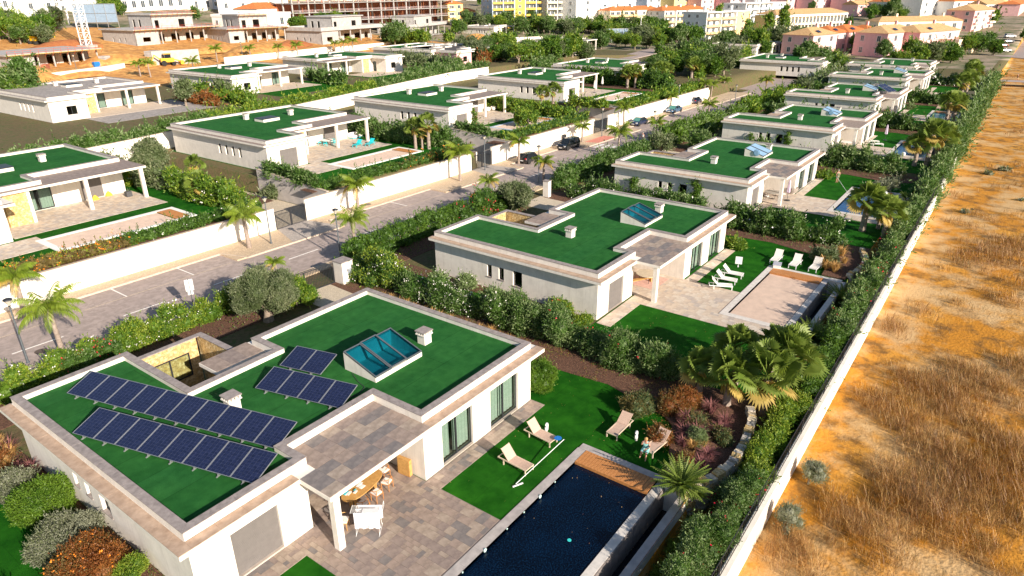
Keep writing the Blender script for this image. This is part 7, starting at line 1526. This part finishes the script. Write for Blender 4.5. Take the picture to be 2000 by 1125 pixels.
# ---- construction villas of the upper street
bandy = mat('yellow_formwork', (.75, .52, .15), .8, .1, 4); redm = mat('red_bracket', (.5, .08, .04), .6, .1, 4)
def site_villa(px0, px1, d, label, two=True, scaf=True, side=9, base=None, z=None, low=0):
    A = at_t(*px0); B = at_t(*px1); a = Vector(A[:2]); b = Vector(B[:2]); w = (b-a).length; z0 = (A[2]+B[2])/2 if z is None else z; o = empty('unfinished_villa', (*A[:2], z0), math.atan2(b.y-a.y, b.x-a.x), label, 'building site', 'villas under construction')
    mb = MB(); h = 4.2 if two else 3.3; fx = w*.27; uh = 3.8
    wall(mb, (0, 0), (fx, 0), -low-1, h, .25, [(fx*.3, fx*.62, .9, 2.2)]); wall(mb, (fx, 4.5), (w, 4.5), -.3, h, .25, [(w*.06, w*.16, .0, 2.6), (w*.24, w*.34, .0, 2.6), (w*.42, w*.52, 0, 2.6), (w*.60, w*.66, 0, 2.6)]); wall(mb, (fx, 0), (fx, 4.5), -.3, h, .25); wall(mb, (w, 4.5), (w, d), -.3, h, .25); wall(mb, (w, d), (0, d), -low-1, h, .25); wall(mb, (0, d), (0, 0), -low-1, h, .25, [(d*.3, d*.34, .8, 2), (d*.5, d*.54, .8, 2), (d*.66, d*.7, .8, 2)])
    mb.build('wall', concrete, o); MB().box(.3, w-.3, .3, d-.3, -.1, 0).build('floor', concrete, o); MB().box(-.7, w+.7, -.7, d+.5, h, h+.35).build('roof_slab', concrete, o)
    for k in range(5): x = lerp(fx+1, w-.2, k/4); MB().box(x-.15, x+.15, .2, .5, -.3, h).build('column', concrete, o)
    if two:
        m2 = MB(); u0, u1 = w*.28, w*.78; zb = h+.35; wall(m2, (u0, 3), (u1, 3), zb, zb+uh, .25, [(1, 2.4, zb, zb+2.3), (u1-u0-5.5, u1-u0-3.2, zb, zb+2.4)]); wall(m2, (u1, 3), (u1, d-2), zb, zb+uh, .25); wall(m2, (u1, d-2), (u0, d-2), zb, zb+uh, .25); wall(m2, (u0, d-2), (u0, 3), zb, zb+uh, .25, [(2, 3.2, zb+.2, zb+2.4), (5, 6.2, zb+.2, zb+2.4)]); m2.build('upper_wall', concrete, o); MB().box(u0-.5, u1+.5, 2.4, d-1.5, zb+uh, zb+uh+.3).build('upper_slab', concrete, o)
        m3 = MB(); ring(m3, [(-.6, -.6), (w+.6, -.6), (w+.6, d+.4), (-.6, d+.4)], [(-.4, -.4), (w+.4, -.4), (w+.4, d+.2), (-.4, d+.2)], h+.352, h+1.2); (m3.build('parapet', concrete, o) if not scaf else None)
    if scaf:
        lv = [(h+.1, -1.0, -.7, w+.7)]+([(h+4.2, 1.9, w*.26, w*.80)] if two else [])
        for zz, yy_, x0_, x1_ in lv:
            for q in range(3): MB().box(x0_, x1_, yy_-.1-.28*q, yy_+.12-.28*q, zz, zz+.06).build('scaffold_board', bandy, o)
            bm = MB()
            k = x0_
            while k < x1_: bm.bar((k, yy_-.6, zz), (k, yy_+.4, zz-.8), .06); bm.bar((k, yy_-.7, zz), (k, yy_-.7, zz+1.1), .05); k += 1.8
            for q in (.5, 1.0): bm.bar((x0_, yy_-.7, zz+q), (x1_, yy_-.7, zz+q), .05)
            tag(bm.build('brackets_and_rails', redm, o), kind='stuff')
    return o
site_villa((22, 140), (196, 122), 16, 'unfinished single-storey concrete villa with yellow scaffold boards, far left', False)
site_villa((268, 90), (428, 77), 17, 'two-storey concrete villa with red scaffold brackets and a basement garage', True, True, low=3)
site_villa((449, 85), (560, 79), 16, 'two-storey concrete villa with scaffold boards behind the palms', True, True)
site_villa((630, 88), (745, 76), 17, 'bare two-storey grey concrete villa behind the three palms', True, False)
site_villa((800, 74), (870, 66), 16, 'two-storey concrete villa with a yellow tarpaulin on its roof', True, False)
x, y, z = at_t(218, 108)
# crane mast
x, y, z = at_t(170, 92); o = empty('crane_mast', (x, y, z), .3, 'white lattice mast of a tower crane', 'crane'); s = 1.0; m = MB()
for a_, b_ in ((-s, -s), (s, -s), (s, s), (-s, s)): m.bar((a_, b_, 0), (a_, b_, 40), .2)
m.build('mast_leg', whitem, o); m = MB(); H_ = 2.0
for k in range(20):
    c = [(-s, -s), (s, -s), (s, s), (-s, s)]
    for q in range(4): p, r_ = c[q], c[(q+1) % 4]; m.bar((*p, k*H_), (*r_, (k+1)*H_), .1); m.bar((*p, k*H_), (*r_, k*H_), .1)
tag(m.build('lattice_brace', whitem, o), kind='stuff'); MB().box(-2, 2, -2, 2, -.3, .5).build('base_block', concrete, o)
# digger
x, y, z = at_t(330, 128); o = empty('excavator', (x, y, z), -.3, 'yellow backhoe digger under a dark canopy on the orange earth', 'digger', None); ye = mat('digger_yellow', (.80, .45, .01), .45, .08, 3)
MB().box(-1.8, 1.4, -.9, .9, .9, 1.9).build('chassis', ye, o); MB().box(-.8, .7, -.8, .8, 1.9, 2.9).build('cab', glassd, o); MB().box(-1.0, .9, -.9, .9, 2.9, 3.0).build('cab_roof', ye, o); MB().bar((1.4, 0, 1.5), (3.0, 0, 1.0), .3).build('loader_arm', ye, o); MB().box(2.9, 3.7, -1.1, 1.1, .2, 1.1).build('bucket', ye, o); MB().bar((-1.8, 0, 1.6), (-3.2, 0, 2.8), .25).bar((-3.2, 0, 2.8), (-4.0, 0, 1.2), .2).build('back_arm', ye, o)
for a_ in (-1.2, 1.2):
    for b_ in (-1, 1): MB().tube([(0, -.2, 0), (0, .2, 0)], .7 if a_ < 0 else .5, 12).build('wheel', tyre, o, (a_, b_, .7 if a_ < 0 else .5))
x, y, z = at_t(75, 86); o = empty('excavator', (x, y, z), .2, 'orange excavator behind the left unfinished villa', 'digger', None); MB().box(-1.5, 1.5, -1.2, 1.2, .9, 2.2).build('body', ye, o); MB().box(.2, 1.4, -1.1, 0, 2.2, 3.2).build('cab', glassd, o); MB().bar((1.4, .5, 1.8), (4.2, .5, 3.6), .4).bar((4.2, .5, 3.6), (5.8, .5, 1.5), .3).build('boom', ye, o); MB().box(-2, 2, -1.6, -.9, 0, .9).build('track', tyre, o); MB().box(-2, 2, .9, 1.6, 0, .9).build('track', tyre, o)
# earth mounds, rusty steel and stores
def mound(px, py, r, h, label, m, sx=1.0, cat='earth mound', name='earth_mound', sq=None):
    x, y, z = at_t(px, py); n = 18; V_ = []; F_ = []; rr = random.Random(px)
    for j in range(8):
        for k in range(n): t = 2*PI*k/n; q = 1-j/7; rad = r*q**.8*(1+.12*math.sin(3*t+px)+rr.uniform(-.04, .04)); V_.append((rad*sx*math.cos(t), rad*math.sin(t), h*(1-q**1.6)+rr.uniform(-.1, .1)*q-.3))
    for j in range(7):
        for k in range(n): F_.append((j*n+k, j*n+(k+1) % n, (j+1)*n+(k+1) % n, (j+1)*n+k))
    mb = MB(); mb.v = V_; mb.f = F_; mb.m = [0]*len(F_); return tag(mb.build(name, m, None, (x, y, z), .4, smooth=True), label, cat)
mound(38, 158, 9, 3.6, 'tall orange earth mound behind the gravel-roofed villa', earth, 1.4); mound(118, 148, 7, 1.8, 'low orange earth bank before the left unfinished villa', earth, 2.2); mound(225, 120, 8, 2.4, 'orange earth slope beside the basement garage', earth, 1.3); mound(500, 100, 9, 2.4, 'orange earth bank before the scaffolded villa', earth, 1.8); mound(735, 88, 8, 2.0, 'orange earth heap beside the bare concrete villa', earth, 2.0); mound(930, 76, 7, 2.6, 'orange earth heap by the villa with blue and yellow doors', earth, 1.2); mound(420, 98, 7, 2.0, 'orange earth bank before the basement villa', earth, 2.0)
rust = mat('rusty_steel', (.30, .09, .03), .9, .3, 1.2, .6, 6, col2=(.42, .16, .05))
mound(570, 90, 5, 2.2, 'brown heap of rusty reinforcing steel by the palms', rust, 2.0, 'steel heap', 'steel_heap'); mound(130, 90, 5, 2.0, 'rusty steel mesh stack behind the left unfinished villa', rust, 2.6, 'steel heap', 'steel_heap')
for (px, py, w_, d_, h_, m, l, c) in [(208, 128, 2, 2, 2.2, concrete, 'stack of concrete blocks beside the unfinished villa on the left', 'block stack'), (92, 138, 3, 1.2, 1.4, bk, 'pallet of red bricks before the unfinished villa', 'brick pallet'), (300, 112, 4, 3, 1.6, concrete, 'stack of grey formwork panels below the basement villa', 'panel stack'), (186, 132, 1.5, 1, 1.2, mat('blue_plastic', (.02, .2, .6), .5, .05, 3), 'blue plastic crate on the building site', 'crate'), (282, 132, 3.5, 1.6, 1.2, woodlight, 'stack of timber planks beside the palm and digger', 'plank stack')]:
    x, y, z = at_t(px, py); o = empty(c.replace(' ', '_'), (x, y, z), random.random(), l, c)
    for k in range(4): MB().box(0, w_, 0, d_, h_*k/4+.02, h_*(k+1)/4-.03).build('layer', m, o)
# upper street walls and strip
def at2(p): return at_t(*p)[:2]
for k, pts in enumerate([[(100, 160), (205, 142), (245, 132)], [(300, 128), (345, 126)], [(440, 126), (560, 112), (650, 100)], [(655, 104), (770, 92)], [(940, 84), (1060, 80)]]):
    w_ = [at2(p) for p in pts]; zt = T(*w_[0]); boundary('street_wall', w_, zt, 1.8, .3, wallwhite, ['low white street wall behind the gravel-roofed villa', 'short white wall by the digger', 'white street wall below the orange bank', 'white street wall before the bare concrete villa', 'white wall above the pink villa'][k])
# billboards
for (p, w_, h_, l) in [((1183, 84), 10, 4.2, 'back of a large billboard on steel posts, its shade painted blue-grey'), ((150, 55), 14, 6, 'pale blue site hoarding panel behind the crane mast')]:
    x, y, z = at_t(*p); o = empty('billboard', (x, y, z), -.75, l, 'billboard'); MB().box(0, w_, -.1, 0, 1.6, 1.6+h_).build('panel', mat('hoarding_blue_and_shade', (.20, .28, .38), .6, .06, 1), o); m = MB()  # blue-grey paints shade onto the billboard's back; the site hoarding shares the blue
    for k in range(5): xx = w_*k/4; m.bar((xx, -.2, 0), (xx, -.2, 1.7+h_), .16)
    for q in range(3): m.bar((0, -.25, 1.7+h_*q/2), (w_, -.25, 1.7+h_*q/2), .12)
    m.build('steel_frame', silver, o)
for k, (px, py, hh) in enumerate([(136, 48, 16), (178, 40, 14), (1166//1, 48, 9), (1032, 44, 10), (1250, 75, 9)]):
    x, y, z = at_t(px, py); o = empty('mast', (x, y, z), 0, ['thick pale pole left of the crane', 'pale pole right of the crane', 'grey pole before the white end wall', 'white pole behind the pale flat villa', 'grey pole by the orange road sign'][k], 'pole'); MB().tube([(0, 0, 0), (0, 0, hh)], [.28, .16], 8).build('shaft', whitew, o)
sgx = at_t(1292, 84); o = empty('road_sign', sgx, 0, 'round orange road sign by the junction shrubs', 'road sign'); MB().tube([(0, 0, 0), (0, 0, 2.6)], .06, 6).build('post', greymetal, o); MB().lathe((0, -.1, 0), [(.01, 0)], 4) and MB().tube([(0, -.12, 2.9), (0, -.06, 2.9)], .55, 14).build('disc', mat('orange_sign', (.85, .2, .03), .5, 0), o)
MB().prism([at2((1175, 108)), at2((1290, 92)), at2((1320, 98)), at2((1215, 118))], 1.0, 1.25).build('upper_road', asphalt, kind='structure')
# ---- trees of the town
PINS = [((1345, 86), 1.5, 7.5, 3.2, 'wide umbrella pine before the white and yellow flats'), ((1300, 88), 1.5, 4.5, 3.4, 'dark round tree left of the umbrella pine'), ((1570, 96), 1.2, 5.5, 3.2, 'dense rounded pine before the first pink house'), ((1688, 104), 1.0, 5.5, 3.4, 'dense rounded pine before the middle pink houses'), ((1850, 118), .8, 4.2, 3, 'broad dark tree right of the last villa'), ((1903, 104), 2.6, 4.6, 1.9, 'flat-topped tree with leaning trunk beside the cream garage'), ((2003, 92), 3, 3.5, 1.8, 'dark tree cut by the right picture edge'), ((1935, 52), 2, 3.5, 3.0, 'round tree by the far right houses')]
for (p, th, rx, rz_, l) in PINS: x, y, z = at_t(*p); tree(x, y, z, th, rx, rz_, l, L_PIN, .16, 26, 1.3, .35, .3, 1.2 if 'leaning' in l else 0, 'pine_tree', 'tree', aspect=.4)
POP = [((1400, 72), 1.2, 2.6, 8.0, 'tallest dark poplar between the flats'), ((1456, 88), 1.2, 2.3, 5.4, 'short poplar left of the twin poplars'), ((1497, 86), 1.2, 2.3, 7.6, 'left one of the twin poplars'), ((1526, 84), 1.2, 2.6, 9.0, 'right, taller one of the twin poplars'), ((1655, 60), .5, 1.8, 3.4, 'small cypress at the end of the arcaded building')]
for (p, th, rx, rz_, l) in POP: x, y, z = at_t(*p); tree(x, y, z, th, rx, rz_, l, L_GRN if 'cypress' not in l else L_PIN, .17, 34, 1.1, .3, .3, 0, 'poplar_tree', 'tree', gap=.34)
rr = random.Random(11)
TR = [(10, 45, 5, 3), (28, 62, 5, 3), (60, 66, 5, 2.5), (15, 75, 5, 2.4), (112, 60, 3, 3), (205, 20, 5, 3.5), (222, 24, 4, 3), (383, 38, 3, 3), (900, 62, 6, 2.6), (940, 58, 5, 3.6), (962, 54, 5, 3.8), (990, 56, 5, 4), (1010, 60, 4, 3), (1048, 58, 4, 3), (1075, 56, 4, 3), (1100, 66, 5, 3.4), (1128, 68, 5, 3), (1150, 62, 4, 3), (1172, 60, 4, 4), (1210, 64, 5, 4), (1240, 62, 4, 3.6), (1260, 74, 5, 3), (1280, 78, 4, 3), (1230, 80, 5, 2.4), (650, 50, 3, 1.4), (600, 53, 4, 1.2), (1700, 40, 5, 3.2), (1725, 34, 5, 3.4), (1750, 30, 4, 3), (1740, 44, 4, 2.6), (1690, 12, 4, 3), (1390, 10, 4, 3), (1480, 8, 4, 3), (1120, 80, 4, 2.4), (1860, 12, 4, 2.5), (1950, 20, 4, 3), (1800, 4, 4, 3), (1560, 6, 4, 3), (1935, 80, 3, 2.0), (830, 82, 6, 1.8), (875, 84, 5, 2), (800, 84, 5, 1.8), (1000, 78, 6, 1.8), (1040, 78, 6, 1.6), (1130, 98, 5, 2), (1330, 104, 5, 2), (1290, 108, 4, 2), (1600, 130, 5, 2), (1560, 134, 5, 2.4), (1640, 132, 4, 2), (940, 12, 4, 4), (770, 4, 4, 3)]
whr = [(100, 'at the top left corner'), (250, 'behind the crane'), (420, 'behind the basement villa'), (700, 'behind the concrete villas'), (880, 'before the concrete frame'), (960, 'beside the yellow house'), (1060, 'before the golden balcony flats'), (1140, 'before the grey flats'), (1200, 'by the white end wall'), (1300, 'before the cream flats'), (1420, 'above the poplars'), (1600, 'near the street end'), (1720, 'above the arcade'), (1800, 'in the dark tree group beyond the arcade'), (2100, 'near the far right street')]
for k, (px, py, rx, hh) in enumerate(TR):
    x, y, z = at_t(px, py); wh = [w_ for q, w_ in whr if px < q][0]; mm = [L_GRN, L_OLV, L_PIN, L_OLE][k % 4]; kind_ = ['bright green', 'grey-green', 'dark green', 'dull green'][k % 4]
    tree(x, y, z, hh*.3, rx*.62, hh*.9, '%s %s tree %s, %s' % (['low', 'middling', 'wide', 'tall'][min(3, int(hh))-1 if hh < 4 else 3], kind_, wh, ['behind a roof', 'behind a hedge', 'in open ground', 'behind a wall', 'beside a lane'][k % 5]), mm, .17, 12, 1.15, .3, .25)

# basement wall of the scaffolded villa
pts = [at_t(300, 128)[:2], at_t(392, 124)[:2]]
zt = T(*pts[0]); boundary('retaining_wall', pts, zt, 3.4, .4, concrete, 'raw concrete retaining wall under the two-storey scaffolded villa')
# more trees filling the gardens of the town; crowns shared between copies
protos = []
for k in range(6):
    protos.append(tree(0, 0, -300, 1.0+.3*k, 2.6+.25*(k % 3), 2.2+.5*(k % 2), 'p', [L_GRN, L_OLE, L_PIN, L_OLV, L_GRN, L_OLE][k], .15*6.0, 14, 1.3, .3, .25))
rr = random.Random(31)
zones = [((900, 124), (1150, 104), 22, 'in the gardens below the pale unfinished villa'), ((1270, 152), (1420, 124), 16, 'in the bank beside the turning circle'), ((1030, 70), (1180, 62), 12, 'behind the pale unfinished villa'), ((640, 60), (700, 52), 4, 'behind the bare concrete villa'), ((20, 215), (60, 200), 3, 'left of the gravel-roofed villa'), ((1560, 150), (1640, 128), 10, 'below the villa with the garage opening'), ((885, 68), (1180, 52), 26, 'on the slope below the golden balcony flats'), ((1150, 98), (1330, 80), 20, 'between the billboard and the umbrella pine'), ((1185, 72), (1300, 62), 14, 'before the cream three-storey flats'), ((560, 62), (640, 56), 4, 'above the concrete villas'), ((760, 100), (830, 84), 8, 'behind the villa with blue and yellow doors'), ((1380, 110), (1500, 90), 12, 'behind the street end villas'),
         ((1500, 100), (1580, 84), 8, 'beside the rounded pine'), ((1560, 30), (1700, 4), 14, 'above the arcaded building'), ((1700, 46), (1800, 20), 14, 'in the dark grove beyond the arcade'), ((1800, 30), (1990, 4), 16, 'among the far right houses'), ((1240, 20), (1480, 2), 12, 'above the orange roofed flats'), ((0, 95), (110, 62), 12, 'on the bank above the left unfinished villa'), ((190, 36), (250, 18), 5, 'right of the crane mast'), ((1870, 112), (1940, 96), 5, 'by the leaning umbrella tree'), ((1720, 128), (1860, 116), 9, 'between last villa and pink terrace')]
sz = ['small', 'rounded', 'broad', 'bushy', 'tall', 'leaning', 'dense', 'thin']; cl = ['bright green', 'dull green', 'dark green', 'grey-green', 'fresh green', 'deep green']
for (a_, b_, n, w_) in zones:
    for k in range(n):
        px = lerp(a_[0], b_[0], (k+rr.random())/n); py = rr.uniform(b_[1], a_[1]); x, y, z = at_t(px, py); i = rr.randrange(6); s = rr.uniform(.7, 1.3)
        c = copy_tree(protos[i], (x, y, z-.2), rr.random()*6, (s, s, s*rr.uniform(.8, 1.15)), '%s %s tree %s' % (sz[k % 8]+['', ' light', ' low', ' wide'][(k//8) % 4], cl[i], w_), 'garden trees of the town')
for p in protos: remove_proto(p)
